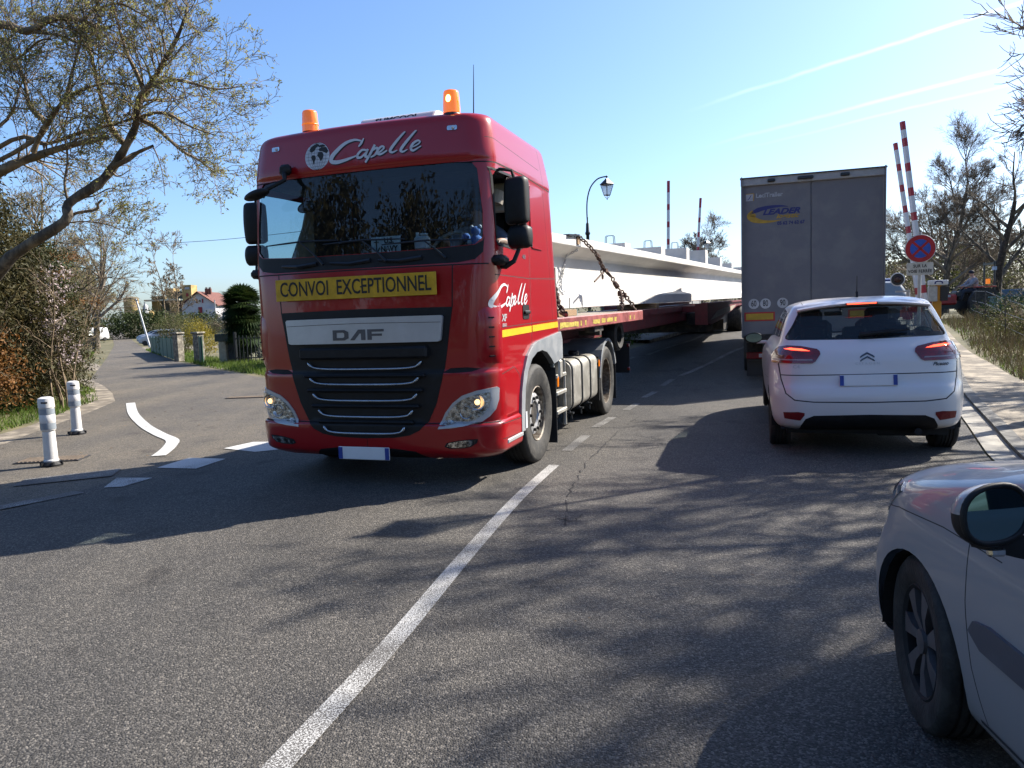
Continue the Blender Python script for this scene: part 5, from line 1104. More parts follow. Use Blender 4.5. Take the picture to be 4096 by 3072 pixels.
def arch_cut(bm, yc, r_, sides='LR', zc=.32):
    for sd_ in sides:
        P = [(yc+r_*math.cos(a), zc+r_*math.sin(a)) for a in np.linspace(R(-8), R(188), 20)] + [(yc-r_, .1), (yc+r_, .1)]
        bmesh.ops.delete(bm, geom=region(bm, P, sd_, .05), context='FACES')
        bmesh.ops.delete(bm, geom=region(bm, [( .45 if sd_ == 'R' else -1, yc-r_), (1 if sd_ == 'R' else -.45, yc-r_), (1 if sd_ == 'R' else -.45, yc+r_), (.45 if sd_ == 'R' else -1, yc+r_)], 'T', -1.1) if False else [], context='FACES')
for yc in (.80, 3.58): arch_cut(cb_, yc, .365)
def car_lines(bm):
    seam(bm, [(-.795, .842), (-.3, .840), (.3, .840), (.795, .842)], 'F', 1, .010)
    seam(bm, [(-.80, 1.10), (-.82, .95), (-.80, .80), (-.76, .66), (-.68, .595), (-.5, .575), (0, .568), (.5, .575), (.68, .595), (.76, .66), (.80, .80), (.82, .95), (.80, 1.10)], 'F', 1, .012)
    for sd_ in 'LR':
        seam(bm, [(.78, 1.18), (.86, 1.0), (1.05, .72), (1.14, .5), (1.16, .35)], sd_, 1, .007)
        seam(bm, [(1.95, 1.2), (1.97, .7), (1.95, .33)], sd_, 1, .007)
        seam(bm, [(3.05, 1.1), (3.08, .7), (3.0, .4)], sd_, 1, .007)
        seam(bm, [(.9, .76), (1.9, .70), (3.0, .72)], sd_, 1, .004)
    seam(bm, [(-.56, .55), (-.55, 2.3)], 'T', 1, .006, .6); seam(bm, [(.56, .55), (.55, 2.3)], 'T', 1, .006, .6)
car_lines(cb_)
paint(cb_, sym([(0, .445), (.50, .435), (.58, .40), (.62, .33), (.64, .24), (0, .24)][::-1]), 'F', 2)
wf = region(cb_, sym([(0, 1.50), (.45, 1.498), (.57, 1.485), (.60, 1.46), (.665, 1.34), (.735, 1.215), (.72, 1.192), (0, 1.178)]), 'F', .02)
take(cb_, wf, 'rear_window', M['glass_dark'], lean, -.004)
for s_, sd_ in ((-1, 'L'), (1, 'R')):
    q_ = take(cb_, region(cb_, [(.72, 1.215), (1.10, 1.20), (1.13, 1.47), (.85, 1.46)], sd_, .1), 'quarter_window', M['glass_dark'], lean, -.004)
    take(cb_, region(cb_, [(1.16, 1.20), (1.94, 1.19), (1.94, 1.51), (1.19, 1.48)], sd_, .1), 'rear_door_window', M['glass_dark'], lean, -.004)
    take(cb_, region(cb_, [(1.99, 1.19), (2.95, 1.14), (2.55, 1.46), (2.35, 1.51), (1.99, 1.51)], sd_, .1), 'front_door_window', M['glass_dark'], lean, -.004)
take(cb_, region(cb_, sym([(0, 1.50), (.5, 1.49), (.62, 1.40), (.72, 1.22), (.70, 1.16), (0, 1.16)]), 'B', .05), 'windscreen', M['glass_dark'], lean, -.004)
finish(cb_, 'body_shell', [M['white_paint'], M['gap2'], M['black']], lean, 30)
stick('window_surround', merge2d([stroke2d([(-.72, 1.20), (-.735, 1.222), (-.66, 1.345), (-.602, 1.46), (-.57, 1.487), (-.3, 1.502), (0, 1.505), (.3, 1.502), (.57, 1.487), (.602, 1.46), (.66, 1.345), (.735, 1.222), (.72, 1.20)], .014, 3)]), cbv, 'F', .003, M['black'], lean, .05)
# spoiler over the window, high brake lamp
sp = MB(); rows = []
for x in np.linspace(-.62, .62, 17):
    e_ = (x/.62)**2; rows.append([(x, .50+.06*e_, 1.578-.07*e_), (x, .33+.09*e_, 1.562-.055*e_), (x, .30+.10*e_, 1.548-.052*e_), (x, .31+.10*e_, 1.53-.05*e_), (x, .42+.06*e_, 1.515-.05*e_)])
vs = [v for r_ in rows for v in r_]; sp.add(vs, [(i*5+j, i*5+(j+1) % 5, i*5+5+(j+1) % 5, i*5+5+j) for i in range(16) for j in range(5)]+[(0, 1, 2, 3, 4), (80, 81, 82, 83, 84)])
sp.build('spoiler', M['white_paint'], lean, smooth=35)
hb = empty('high_brake_lamp', (0, 0, 0)); hb.parent = lean
b = MB(); b.box((-.02, .305, 1.537), (.30, .02, .020), bev=.004); b.build('lens', M['tail'], hb)
b = MB(); b.box((-.02, .293, 1.538), (.27, .006, .012)); b.build('light_strip', M['tail_lit'], hb)
# tail lamps
TLp = [(.44, 1.045), (.445, 1.075), (.47, 1.095), (.62, 1.125), (.75, 1.135), (.83, 1.12), (.885, 1.08), (.90, 1.03), (.90, .965), (.80, .962), (.52, .958), (.49, .975)]
for s_ in (-1, 1):
    P = [(s_*x*.97, z) for x, z in TLp]
    tl = stick('tail_lamp', poly2d(P), cbv, 'F', .012, M['tail'], lean, .04, thick=.016, smooth=True)
    stick('lit_lens', poly2d([(s_*x, z) for x, z in ((.52, 1.075), (.60, 1.098), (.70, 1.108), (.76, 1.10), (.70, 1.088), (.60, 1.078))]), cbv, 'F', .0145, M['tail_lit'], tl, .03)
    stick('clear_band', poly2d([(s_*x, z) for x, z in ((.50, .985), (.86, .99), (.865, 1.003), (.505, .999))]), cbv, 'F', .0140, mat('pale_lamp_band', (.42, .33, .34), .2), tl, .04)
    stick('bumper_reflector', poly2d([(s_*x*.98, z) for x, z in ((.60, .44), (.64, .385), (.79, .40), (.80, .465), (.66, .475), (.60, .465))]), cbv, 'F', .004, mat('dull_red_reflector', (.20, .008, .012), .3, var=.1, scale=30), lean, .04)
# badge chevrons and small lettering
for dz in (0, -.036):
    stick('chevron', merge2d([stroke2d([(-.064, 1.005+dz), (-.05, 1.018+dz), (0, 1.046+dz), (.05, 1.018+dz), (.064, 1.005+dz)], [.010, .014, .017, .014, .010], 1)]), cbv, 'F', .006, mat('dark_chrome', (.12, .12, .13), .25, .8), lean, thick=.005)
badge('C I T R O E N', 0, .945, .030, 1.25, M['silver'], 'F', 0, 'maker_letters', lean, cbv, .0005)
badge('C4', -.655, .925, .045, 1.2, M['silver'], 'F', 0, 'badge', lean, cbv, .001); badge('Picasso', .645, .925, .048, 1.0, M['gap2'], 'F', .4, 'badge', lean, cbv, .001)
b = MB(); b.box((0, .035, .785), (.52, .010, .11), bev=.003, rot=Matrix.Rotation(R(-8), 3, 'X')); npp = b.build('number_plate', M['plate'], lean)
b = MB(); b.box((-.24, .028, .785), (.036, .008, .10), rot=Matrix.Rotation(R(-8), 3, 'X')); b.build('country_band', M['plate_blue'], npp); b = MB(); b.box((.24, .028, .785), (.036, .008, .10), rot=Matrix.Rotation(R(-8), 3, 'X')); b.build('region_band', M['plate_blue'], npp)
# rear wiper, aerial, door mirrors
b = MB(); b.tube([(-.05, .235, 1.225), (.05, .225, 1.235), (.38, .245, 1.258)], [.026, .018, .008], 8); b.tube([(-.02, .235, 1.242), (.2, .242, 1.262), (.40, .25, 1.262)], .007, 6); b.build('rear_wiper', M['black'], lean, smooth=50)
b = MB(); b.prism([(.72, 1.585), (.90, 1.60), (.84, 1.615), (.80, 1.665), (.785, 1.665), (.765, 1.60)], 'X', -.012, .012); b.tube([(0, .79, 1.65), (0, .77, 1.75), (0, .76, 1.83)], [.006, .004, .003], 6); b.build('aerial', M['black'], lean)
for s_ in (-1, 1):
    bm = bmesh.new(); bmesh.ops.create_uvsphere(bm, u_segments=18, v_segments=12, radius=1)
    for v in bm.verts: v.co = Vector((v.co.x*.125*(1 if v.co.x*s_ > 0 else .9), max(-.02, v.co.y*.08), v.co.z*.075))
    mo = finish(bm, 'door_mirror', M['black'], lean, 50); mo.location = (s_*1.03, 2.76, 1.13)
    b = MB(); b.box((s_*-.1, 0.02, -.06), (.14, .06, .04), bev=.01); b.build('mirror_foot', M['white_paint'], mo); b = MB(); n_ = 16
    vs = [(.105*math.cos(2*math.pi*k/n_), -.023, .06*math.sin(2*math.pi*k/n_)) for k in range(n_)]; b.add(vs, [tuple(range(n_))]); b.build('mirror_glass', M['mirror'], mo)
# inside
ci = empty('interior', (0, 0, 0)); ci.parent = lean
M['seat'] = mat('dark_seat_cloth', (.025, .03, .045), .9, var=.2)
b = MB(); b.box((0, .62, .92), (1.3, .4, .5)); b.box((0, 2.2, .55), (1.5, 3.0, .3)); b.prism([(2.75, .7), (2.75, 1.10), (3.2, 1.14), (3.3, .7)], 'X', -.7, .7); b.box((0, 2.2, .33), (1.6, 3.9, .12)); b.box((0, 3.75, .6), (1.3, .9, .6)); b.build('floor_and_dashboard', M['seat'], ci)
for x in (-.42, 0, .42):
    b = MB(); b.box((x, 1.05, .95), (.40, .16, .5), bev=.04); b.box((x, .98, 1.22), (.25, .08, .14), bev=.03); b.build('rear_seat', M['seat'], ci)
for x in (-.38, .38):
    b = MB(); b.box((x, 1.95, 1.02), (.50, .16, .66), bev=.06); b.box((x, 1.95, 1.38), (.29, .10, .20), bev=.04); b.build('front_seat', M['seat'], ci)
b = MB(); b.box((-.05, 2.55, 1.42), (.22, .03, .06), bev=.01); b.box((.04, 2.58, 1.47), (.02, .03, .08)); b.build('rear_view_mirror', M['iron'], ci)
for s_ in (-1, 1):
    wheel(car, s_*.80, .80, .325, .215, s_, 'multi', 'wheel'); wheel(car, s_*.80, 3.58, .325, .215, s_, 'multi', 'wheel', z=.40)
    for yc in (.80, 3.58):
        b = MB(); n_ = 14; A_ = [(yc+.37*math.cos(a), .33+.37*math.sin(a)) for a in np.linspace(R(-10), R(190), n_)]
        b.add([(s_*.895, y, z) for y, z in A_]+[(s_*.60, y, z) for y, z in A_], [(i, i+1, n_+i+1, n_+i) for i in range(n_-1)]); b.add([(s_*.60, y, z) for y, z in A_], [tuple(range(n_))]); b.build('wheel_arch_liner', M['dark'], car)
b = MB(); b.box((0, 2.2, .24), (1.5, 3.8, .06)); b.tube([(.45, .10, .27), (.45, .9, .26)], .035, 10); b.box((0, .8, .26), (1.4, .14, .10)); b.box((.35, .45, .25), (.5, .3, .12), bev=.03); b.build('underbody', M['dark'], car)

# ---------------------------------------------------------------- near white car at the right edge (local: x right, y towards its front)
PY_ = R(6.0); PO = (1.215, .55, 0)      # ground point under the left flank, 2.05 m behind the front axle
pc = empty('car', (PO[0], PO[1], 0), -PY_, 'pale hatchback close at the right edge with front wing, wheel and door mirror in view', 'car')
HX = .86
#        z    yf(rear) yr(front) w  fb frx fry  rb  rrx rry
pL = [(.17, -1.35, 2.62, .74, 0, .2, .2, .03, .35, .25), (.22, -1.45, 2.78, .82, 0, .3, .2, .05, .45, .36), (.30, -1.50, 2.78, .85, .03, .3, .3, .06, .46, .36), (.45, -1.52, 2.80, .868, .03, .3, .3, .07, .46, .40), (.58, -1.50, 2.79, .874, .03, .3, .3, .08, .47, .45),
      (.66, -1.48, 2.77, .872, .03, .3, .3, .09, .46, .50), (.75, -1.46, 2.73, .866, .03, .3, .3, .10, .42, .50), (.82, -1.44, 2.68, .856, .03, .3, .3, .11, .38, .46), (.88, -1.42, 2.52, .842, .03, .3, .3, .12, .34, .42), (.935, -1.40, 2.30, .822, .03, .3, .3, .13, .30, .36), (.975, -1.38, 2.12, .802, .03, .3, .3, .14, .28, .32), (1.01, -1.36, 1.97, .788, .03, .3, .3, .14, .26, .28),
      (1.035, -1.34, 1.88, .770, .03, .25, .25, .14, .24, .26), (1.08, -1.30, 1.76, .742, .03, .25, .25, .14, .24, .26), (1.20, -1.20, 1.42, .69, .03, .25, .25, .13, .22, .24), (1.35, -1.05, 1.0, .62, .03, .22, .22, .12, .2, .22), (1.43, -.95, .68, .55, .03, .2, .2, .1, .2, .22), (1.47, -.8, .4, .44, .03, .2, .2, .1, .2, .2), (1.485, -.4, 0, .2, .02, .1, .1, .02, .1, .1)]
pb = hull(pL, 4, 14, 12, 30); bmesh.ops.translate(pb, vec=(HX, 0, 0), verts=pb.verts); pbv = bvh_of(pb)
for yc, rr_ in ((2.05, .345), (-.45, .34)):
    for sd_ in 'LR':
        P = [(yc+rr_*math.cos(a)*1.02, .30+rr_*math.sin(a)) for a in np.linspace(R(-8), R(188), 24)] + [(yc-rr_, .05), (yc+rr_, .05)]
        bmesh.ops.delete(pb, geom=region(pb, P, sd_, .05), context='FACES')
for sd_ in 'LR':
    seam(pb, [(1.60, .98), (1.68, .84), (1.67, .62), (1.64, .42), (1.58, .27)], sd_, 1, .006)
    seam(pb, [(.45, .95), (.43, .60), (.42, .25)], sd_, 1, .006)
    seam(pb, [(1.50, .80), (1.85, .80), (2.2, .775), (2.42, .73)], sd_, 1, .004)
    take(pb, region(pb, [(1.60, 1.07), (1.55, 1.05), (1.0, 1.04), (.48, 1.04), (.48, 1.39), (.86, 1.38), (1.22, 1.25)], sd_, .1), 'front_door_window', M['glass_dark'], pc, -.004)
    take(pb, region(pb, [(.40, 1.02), (-.7, 1.05), (-.62, 1.34), (.40, 1.38)], sd_, .1), 'rear_door_window', M['glass_dark'], pc, -.004)
take(pb, region(pb, [(HX-.66, 1.05), (HX+.66, 1.05), (HX+.52, 1.40), (HX-.52, 1.40)], 'B', .05), 'windscreen', M['glass_dark'], pc, -.004)
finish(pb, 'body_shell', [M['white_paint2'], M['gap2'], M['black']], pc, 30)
hd = stick('headlight', poly2d([(2.68, .70), (2.60, .645), (2.46, .69), (2.33, .76), (2.22, .83), (2.28, .85), (2.44, .83), (2.58, .785), (2.66, .74)]), pbv, 'L', .006, mat('hazy_headlight', (.32, .33, .35), .12, .3, var=.5, scale=16, c2=(.75, .76, .78), coat=1), pc, .04, thick=.008, smooth=True)
ml = stick('door_moulding', poly2d([(1.63, .545), (1.60, .585), (1.52, .60), (.44, .585), (.44, .505), (1.56, .51)]), pbv, 'L', .012, mat('grey_door_moulding', (.13, .13, .15), .5), pc, .08, thick=.014, smooth=True)
stick('sill_crease', merge2d([stroke2d([(1.62, .26), (1.2, .27), (.4, .275), (-.1, .27)], .012, 4)]), pbv, 'L', .002, M['gap2'], pc)
M['hubcap'] = M['hubcap']
for s_, nm in ((-1, 'front'), (1, 'front')):
    x_ = HX+s_*.755
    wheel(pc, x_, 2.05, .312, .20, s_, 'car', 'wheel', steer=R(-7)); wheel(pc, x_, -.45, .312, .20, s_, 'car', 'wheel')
    for yc in (2.05, -.45):
        b = MB(); n_ = 14; A_ = [(yc+.352*math.cos(a), .30+.345*math.sin(a)) for a in np.linspace(R(-10), R(190), n_)]
        b.add([(HX+s_*.84, y, z) for y, z in A_]+[(HX+s_*.56, y, z) for y, z in A_], [(i, i+1, n_+i+1, n_+i) for i in range(n_-1)]); b.add([(HX+s_*.56, y, z) for y, z in A_], [tuple(range(n_))]); b.build('wheel_arch_liner', M['dark'], pc)
b = MB(); b.box((HX, .7, .20), (1.45, 3.4, .06)); b.box((HX, .1, .6), (1.3, 1.6, .5)); b.box((HX-.36, .1, .95), (.48, .16, .55), bev=.05); b.box((HX+.36, .1, .95), (.48, .16, .55), bev=.05); b.prism([(.95, .6), (.95, .93), (1.35, .95), (1.45, .6)], 'X', HX-.65, HX+.65); b.build('interior', M['seat'], pc)
# door mirror: painted cap, black housing, glass and a side repeater under it
mm = empty('door_mirror', (-.175, 1.22, 1.02)); mm.parent = pc; mm.rotation_euler = (R(-9), 0, R(10))
bm = bmesh.new(); bmesh.ops.create_uvsphere(bm, u_segments=36, v_segments=24, radius=1)
for v in bm.verts:
    c = v.co; ex = .62
    x = math.copysign(abs(c.x)**.85, c.x)*.088; z = math.copysign(abs(c.z)**.85, c.z)*.074
    v.co = Vector((x, max(-.012, c.y*.08), z+ x*.12))
for f in bm.faces: f.material_index = 0 if (f.calc_center_median().z-.10*f.calc_center_median().x) > .012 or False else 1
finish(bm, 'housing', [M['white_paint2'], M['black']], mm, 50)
b = MB(); n_ = 28
rim_ = [(math.copysign(abs(math.cos(a))**.85, math.cos(a))*.083, -.014, math.copysign(abs(math.sin(a))**.85, math.sin(a))*.069+.12*math.copysign(abs(math.cos(a))**.85, math.cos(a))*.083) for a in np.linspace(0, 2*math.pi, n_+1)[:-1]]
b.tube(rim_, .008, 8, closed=True); b.build('rim', M['black'], mm, smooth=60)
b = MB(); b.add([(v[0]*.93, -.0155, v[2]*.93) for v in rim_], [tuple(range(n_))]); b.build('glass', M['mirror'], mm)
b = MB(); b.prism([(-.02, -.06), (.06, -.05), (.17, -.10), (.11, -.125), (.04, -.105), (-.01, -.09)], 'Y', -.01, .07); b.build('foot', M['black'], mm)
b = MB(); b.box((.0, -.005, -.092), (.045, .02, .022), bev=.006); b.build('repeater', M['reflector'], mm)
# ---------------------------------------------------------------- vegetation builders
def leaf_mat(name, c1, c2, c3=None, scale=1.3, trans=.3, rough=.7):
    mt, n, l, p = new_mat(name); tc = n.new('ShaderNodeTexCoord'); c1, c2 = [tuple(v*.68 for v in q) for q in (c1, c2)]; c3 = tuple(v*.68 for v in c3) if c3 else None
    nz = n.new('ShaderNodeTexNoise'); nz.inputs['Scale'].default_value = scale; nz.inputs['Detail'].default_value = 8; nz.inputs['Roughness'].default_value = .75; l.new(tc.outputs['Object'], nz.inputs['Vector'])
    rp = n.new('ShaderNodeValToRGB'); e = rp.color_ramp.elements; e[0].position = .36; e[0].color = (*c1, 1); e[1].position = .66; e[1].color = (*(c3 or c2), 1)
    if c3: q = e.new(.5); q.color = (*c2, 1)
    l.new(nz.outputs['Fac'], rp.inputs['Fac']); l.new(rp.outputs[0], p.inputs['Base Color']); p.inputs['Roughness'].default_value = rough; p.inputs['Specular IOR Level'].default_value = .3
    tr = n.new('ShaderNodeBsdfTranslucent'); l.new(rp.outputs[0], tr.inputs[0]); mx = n.new('ShaderNodeMixShader'); mx.inputs[0].default_value = trans
    l.new(p.outputs[0], mx.inputs[1]); l.new(tr.outputs[0], mx.inputs[2]); l.new(mx.outputs[0], n['Material Output'].inputs[0]); return mt
def np_mesh(name, V, F, m_, parent=None, smooth=False):
    V = np.asarray(V, np.float32); F = np.asarray(F, np.int32); k = F.shape[1]; me = bpy.data.meshes.new(name)
    me.vertices.add(len(V)); me.vertices.foreach_set('co', V.ravel()); me.loops.add(F.size); me.loops.foreach_set('vertex_index', F.ravel())
    me.polygons.add(len(F)); me.polygons.foreach_set('loop_start', np.arange(0, F.size, k, dtype=np.int32)); me.update(calc_edges=True)
    if smooth: me.shade_smooth()
    return link(name, me, m_, parent)
def leaves(C, size, aspect=.5, up=0.0, jit=.4):
    """one small folded quad per centre"""
    C = np.asarray(C); n = len(C); a = rng.normal(size=(n, 3)); a[:, 2] += up; a /= np.linalg.norm(a, axis=1)[:, None]
    b = np.cross(a, rng.normal(size=(n, 3))); b /= np.linalg.norm(b, axis=1)[:, None]; s = size*rng.uniform(1-jit, 1+jit, (n, 1))
    V = np.stack([C, C+a*s*.5+b*s*aspect*.5, C+a*s, C+a*s*.5-b*s*aspect*.5], 1).reshape(-1, 3)
    return V, np.arange(4*n).reshape(n, 4)
def tubes(lines, sides=4):
    V = []; F = []; base = 0
    for P, rad in lines:
        P = np.asarray(P, float); n = len(P); t = np.gradient(P, axis=0); t /= np.linalg.norm(t, axis=1)[:, None]+1e-9
        ref = np.array([.3, .2, .93]) if abs(t[0][2]) < .8 else np.array([1., 0, 0]); u = np.cross(t, ref); u /= np.linalg.norm(u, axis=1)[:, None]+1e-9; w = np.cross(t, u)
        k = sides if rad[0] > .012 else 3
        if rad[0] > .07: k = 9
        ang = np.arange(k)*2*math.pi/k; R_ = np.asarray(rad)[:, None, None]
        V.append((P[:, None, :]+R_*(u[:, None, :]*np.cos(ang)[None, :, None]+w[:, None, :]*np.sin(ang)[None, :, None])).reshape(-1, 3))
        i = np.arange(n-1)[:, None]*k; j = np.arange(k)[None, :]; j2 = (j+1) % k
        F.append((np.stack([i+j, i+j2, i+k+j2, i+k+j], -1)+base).reshape(-1, 4)); base += n*k
    return np.concatenate(V), np.concatenate(F)
def wander(p, d, L, n, jit, bend):
    P = [np.array(p, float)]; d = np.array(d, float); d /= np.linalg.norm(d)
    for i in range(n): d = d+rng.normal(size=3)*jit+np.array(bend)/n; d /= np.linalg.norm(d); P.append(P[-1]+d*L/n)
    return np.array(P), d
def sub(lines, tips, P, r0, L, depth, nch, ang, jit, bend, rmin=.004, ratio=.62, cn=5):
    """side shoots along a limb"""
    n = len(P)
    for k in range(nch):
        f = rng.uniform(.18, 1)**.8; i = min(n-2, int(f*(n-1))); t = P[i+1]-P[i]; t /= np.linalg.norm(t)
        s = np.cross(t, rng.normal(size=3)); s /= np.linalg.norm(s); a = rng.uniform(.6, 1.2)*ang; d = t*math.cos(a)+s*math.sin(a)
        l_ = L*rng.uniform(.55, 1.15)*(1.15-f*.5); Q, _ = wander(P[i]+(P[i+1]-P[i])*rng.random(), d, l_, 5 if depth else 4, jit, bend); r1 = max(rmin, r0*(1-f*.6)*.5)
        lines.append((Q, np.linspace(r1, max(rmin*.55, r1*.3), len(Q)))); tips.append(Q)
        if depth: sub(lines, tips, Q, r1, l_*ratio, depth-1, cn, ang, jit, bend, rmin, ratio, cn)
M['bark'] = mat('grey_brown_bark', (.10, .078, .055), .95, var=.3, scale=7, c2=(.22, .175, .12), bump=.7, bscale=16, stretch=(1, 1, .35))
M['bark_dark'] = mat('dark_bark', (.035, .028, .022), .95, var=.3, scale=8, c2=(.085, .066, .05), bump=.6, bscale=16)
M['twig'] = mat('pale_twigs', (.20, .145, .085), .9, var=.25, scale=4, c2=(.32, .24, .15))
M['twig_far'] = mat('far_twigs', (.22, .175, .13), .9, var=.2, scale=1)
M['bud'] = leaf_mat('budding_leaves', (.20, .20, .05), (.38, .37, .11), (.55, .52, .20), .9, .45)
M['bud_y'] = leaf_mat('yellow_green_buds', (.26, .22, .07), (.40, .34, .12), None, .6, .4)
def bare_tree(name, base, h, r, label, group=None, seed=1, lean=(0, 0), nmain=6, dens=5, depth=2, spread=.75, leafm=None, nleaf=0, lsize=.05, fork=.35, tm=None, cm=None, rmin=.006, copse=None, jit=.16):
    global rng; keep = rng; rng = np.random.default_rng(seed)
    t = empty(name, base, 0, label, 'tree', group)
    P, d = wander((0, 0, 0), (lean[0], lean[1], 1), h*.72, 9, .05, (0, 0, .2)); rad = np.linspace(r, r*.35, len(P)); rad[0] *= 1.25
    V, F = tubes([(P, rad)]); np_mesh('trunk', V, F, tm or M['bark'], t, True)
    lines = []; tips = []
    for k in range(nmain):
        f = fork+(1-fork)*k/nmain; i = min(len(P)-2, int(f*(len(P)-1))); a = 2.4*k+rng.uniform(0, .8); up = .55+.7*f
        L = h*spread*(.62-.28*f)*rng.uniform(.8, 1.15); Q, _ = wander(P[i], (math.cos(a), math.sin(a), up), L, 7, jit, (0, 0, .5)); r1 = r*(.62-.3*f)
        lines.append((Q, np.linspace(r1, r1*.25, len(Q)))); tips.append(Q); sub(lines, tips, Q, r1, L*.55, depth, dens+2, .75, jit, (0, 0, .25), rmin, .62, dens)
    Q, _ = wander(P[-1], (0, 0, 1), h*.3, 5, .15, (0, 0, .3)); lines.append((Q, np.linspace(r*.3, .02, len(Q)))); tips.append(Q); sub(lines, tips, Q, r*.3, h*.22, depth, dens+2, .75, jit, (0, 0, .2), rmin, .62, dens)
    V, F = tubes(lines); np_mesh('crown', V, F, cm or M['twig'], t)
    if nleaf:
        Cn = []
        tt = tips[::]; 
        for _ in range(nleaf): Q = tt[rng.integers(len(tt))]; i = rng.integers(1, len(Q)); Cn.append(Q[i]+rng.normal(size=3)*.04)
        V, F = leaves(Cn, lsize, .55); np_mesh('foliage', V, F, leafm or M['bud'], t)
    rng = keep; return t
def blob_points(blobs, n, shell=.45):
    vol = np.array([b[1][0]*b[1][1]*b[1][2] for b in blobs]); cnt = (n*vol**.75/(vol**.75).sum()).astype(int); out = []
    for (c, r_), k in zip(blobs, cnt):
        d = rng.normal(size=(k, 3)); d /= np.linalg.norm(d, axis=1)[:, None]; q = rng.uniform(shell, 1, (k, 1))**.6
        lump = 1+.22*np.sin(d[:, :1]*7+c[0]*3)*np.sin(d[:, 1:2]*8+c[1]*2)+.15*np.sin(d[:, 2:]*9+c[2])
        out.append(np.array(c)+d*q*lump*np.array(r_))
    return np.concatenate(out)
def bush(name, base, blobs, n, size, m_, label, cat='bush', group=None, aspect=.5, up=0., stems=6, sm=None, shell=.35, seed=3, clump=True):
    global rng; keep = rng; rng = np.random.default_rng(seed)
    t = empty(name, base, 0, label, cat, group); P = blob_points(blobs, n//(5 if clump else 1), shell)
    if clump: P = (P[:, None, :]+rng.normal(size=(len(P), 5, 3))*size*.9).reshape(-1, 3)
    P = P[P[:, 2] > .0]
    V, F = leaves(P, size, aspect, up); np_mesh('foliage', V, F, m_, t)
    lines = []; tips = []
    for k in range(stems):
        c, r_ = blobs[k % len(blobs)]; a = rng.uniform(0, 6.28); top = np.array(c)+np.array([math.cos(a)*r_[0], math.sin(a)*r_[1], r_[2]*.7])*rng.uniform(.4, .9)
        p0 = np.array([c[0]*.5+rng.normal()*.15, c[1]*.5+rng.normal()*.15, 0]); Q, _ = wander(p0, top-p0, np.linalg.norm(top-p0), 6, .12, (0, 0, .1))
        r1 = .006+.008*np.linalg.norm(top-p0); lines.append((Q, np.linspace(r1, r1*.3, len(Q)))); tips.append(Q); sub(lines, tips, Q, r1, np.linalg.norm(top-p0)*.35, 1, 6, .8, .18, (0, 0, .15), .004)
    V, F = tubes(lines); np_mesh('stem', V, F, sm or M['twig'], t)
    rng = keep; return t

# ---------------------------------------------------------------- big leaning tree on the left
def pxy(x, y, Y):   # sight line of the survey photograph, only used to place limbs in depth
    v = _f + _R*((x-1106)/1600) - _U*((y-829.5)/1600); k = Y/v.y; return (v.x*k, Y, EYE+v.z*k)
LIMB = {'a': ([(0, 1380), (100, 1280), (330, 1130), (350, 1040), (500, 940), (580, 850), (640, 750), (690, 650), (700, 560), (740, 470), (800, 380), (850, 290), (900, 200), (940, 100), (960, 20)], .115, .018, 13.0, 12.2),
        'b': ([(580, 850), (640, 820), (700, 780), (780, 745)], .06, .03, 12.8, 12.6), 'b2': ([(780, 748), (805, 800), (828, 880), (842, 1000)], .012, .005, 12.6, 12.6), 'c': ([(700, 560), (720, 480), (800, 425), (900, 408), (1000, 430), (1110, 455), (1240, 440)], .05, .008, 12.4, 11.6),
        'd': ([(690, 600), (780, 640), (850, 700), (930, 770), (1020, 820), (1100, 885)], .045, .008, 12.6, 12.0), 'e': ([(720, 600), (800, 575), (880, 592), (960, 640), (1095, 690)], .04, .008, 12.5, 11.8), 'f': ([(640, 740), (580, 670), (540, 580), (500, 430), (470, 300), (440, 160), (420, 20)], .06, .012, 12.9, 13.4),
        'g': ([(740, 470), (700, 380), (640, 250), (600, 110), (560, -40)], .045, .012, 12.4, 12.8), 'h': ([(0, 880), (180, 800), (350, 745), (550, 700)], .085, .035, 13.6, 12.6), 'i': ([(60, 715), (230, 735), (400, 680), (600, 630), (700, 590)], .05, .02, 13.6, 12.4),
        'j': ([(-60, 150), (140, 160), (260, 95), (400, 100), (480, 130), (560, 142)], .07, .02, 13.2, 12.6), 'k': ([(140, 160), (300, 180), (430, 235), (520, 300)], .035, .008, 13.0, 12.6), 'l': ([(170, 780), (210, 680), (290, 560), (340, 500), (450, 448), (560, 425), (670, 440)], .05, .012, 13.0, 12.6),
        'm': ([(340, 500), (365, 380), (400, 260), (430, 120), (480, 40), (530, -20)], .035, .01, 12.9, 12.7), 'n': ([(200, 700), (150, 540), (120, 400), (60, 260), (0, 120)], .05, .015, 13.2, 13.6), 'o': ([(340, 1110), (400, 1085), (490, 1070), (500, 1040), (522, 1020)], .035, .018, 12.9, 12.6), 'p': ([(0, 640), (40, 600), (75, 540), (100, 450), (125, 395)], .03, .012, 13, 12.6),
        'q': ([(480, 60), (540, 30), (620, 20), (700, 60), (760, 90)], .03, .008, 12.8, 12.4), 'r': ([(940, 100), (1000, 150), (1020, 180)], .015, .006, 12.2, 12), 's': ([(0, 330), (90, 300), (200, 210), (260, 200)], .04, .012, 13.4, 12.8), 't': ([(350, 1040), (330, 940), (345, 820), (330, 700), (300, 600)], .03, .01, 12.9, 12.7),
        'u': ([(560, 860), (600, 900), (660, 870)], .02, .008, 12.8, 12.7), 'v': ([(200, 1190), (300, 1150), (420, 1130), (560, 1150), (660, 1200)], .02, .006, 13.0, 12.6), 'w': ([(400, 1010), (480, 1000), (560, 960), (620, 980)], .018, .006, 12.9, 12.5)}
base0 = (-10.9, 14.3, 0.0)
lt = empty('leaning_tree', base0, 0, 'tall leaning tree with budding twigs reaching over the side road at the left', 'tree')
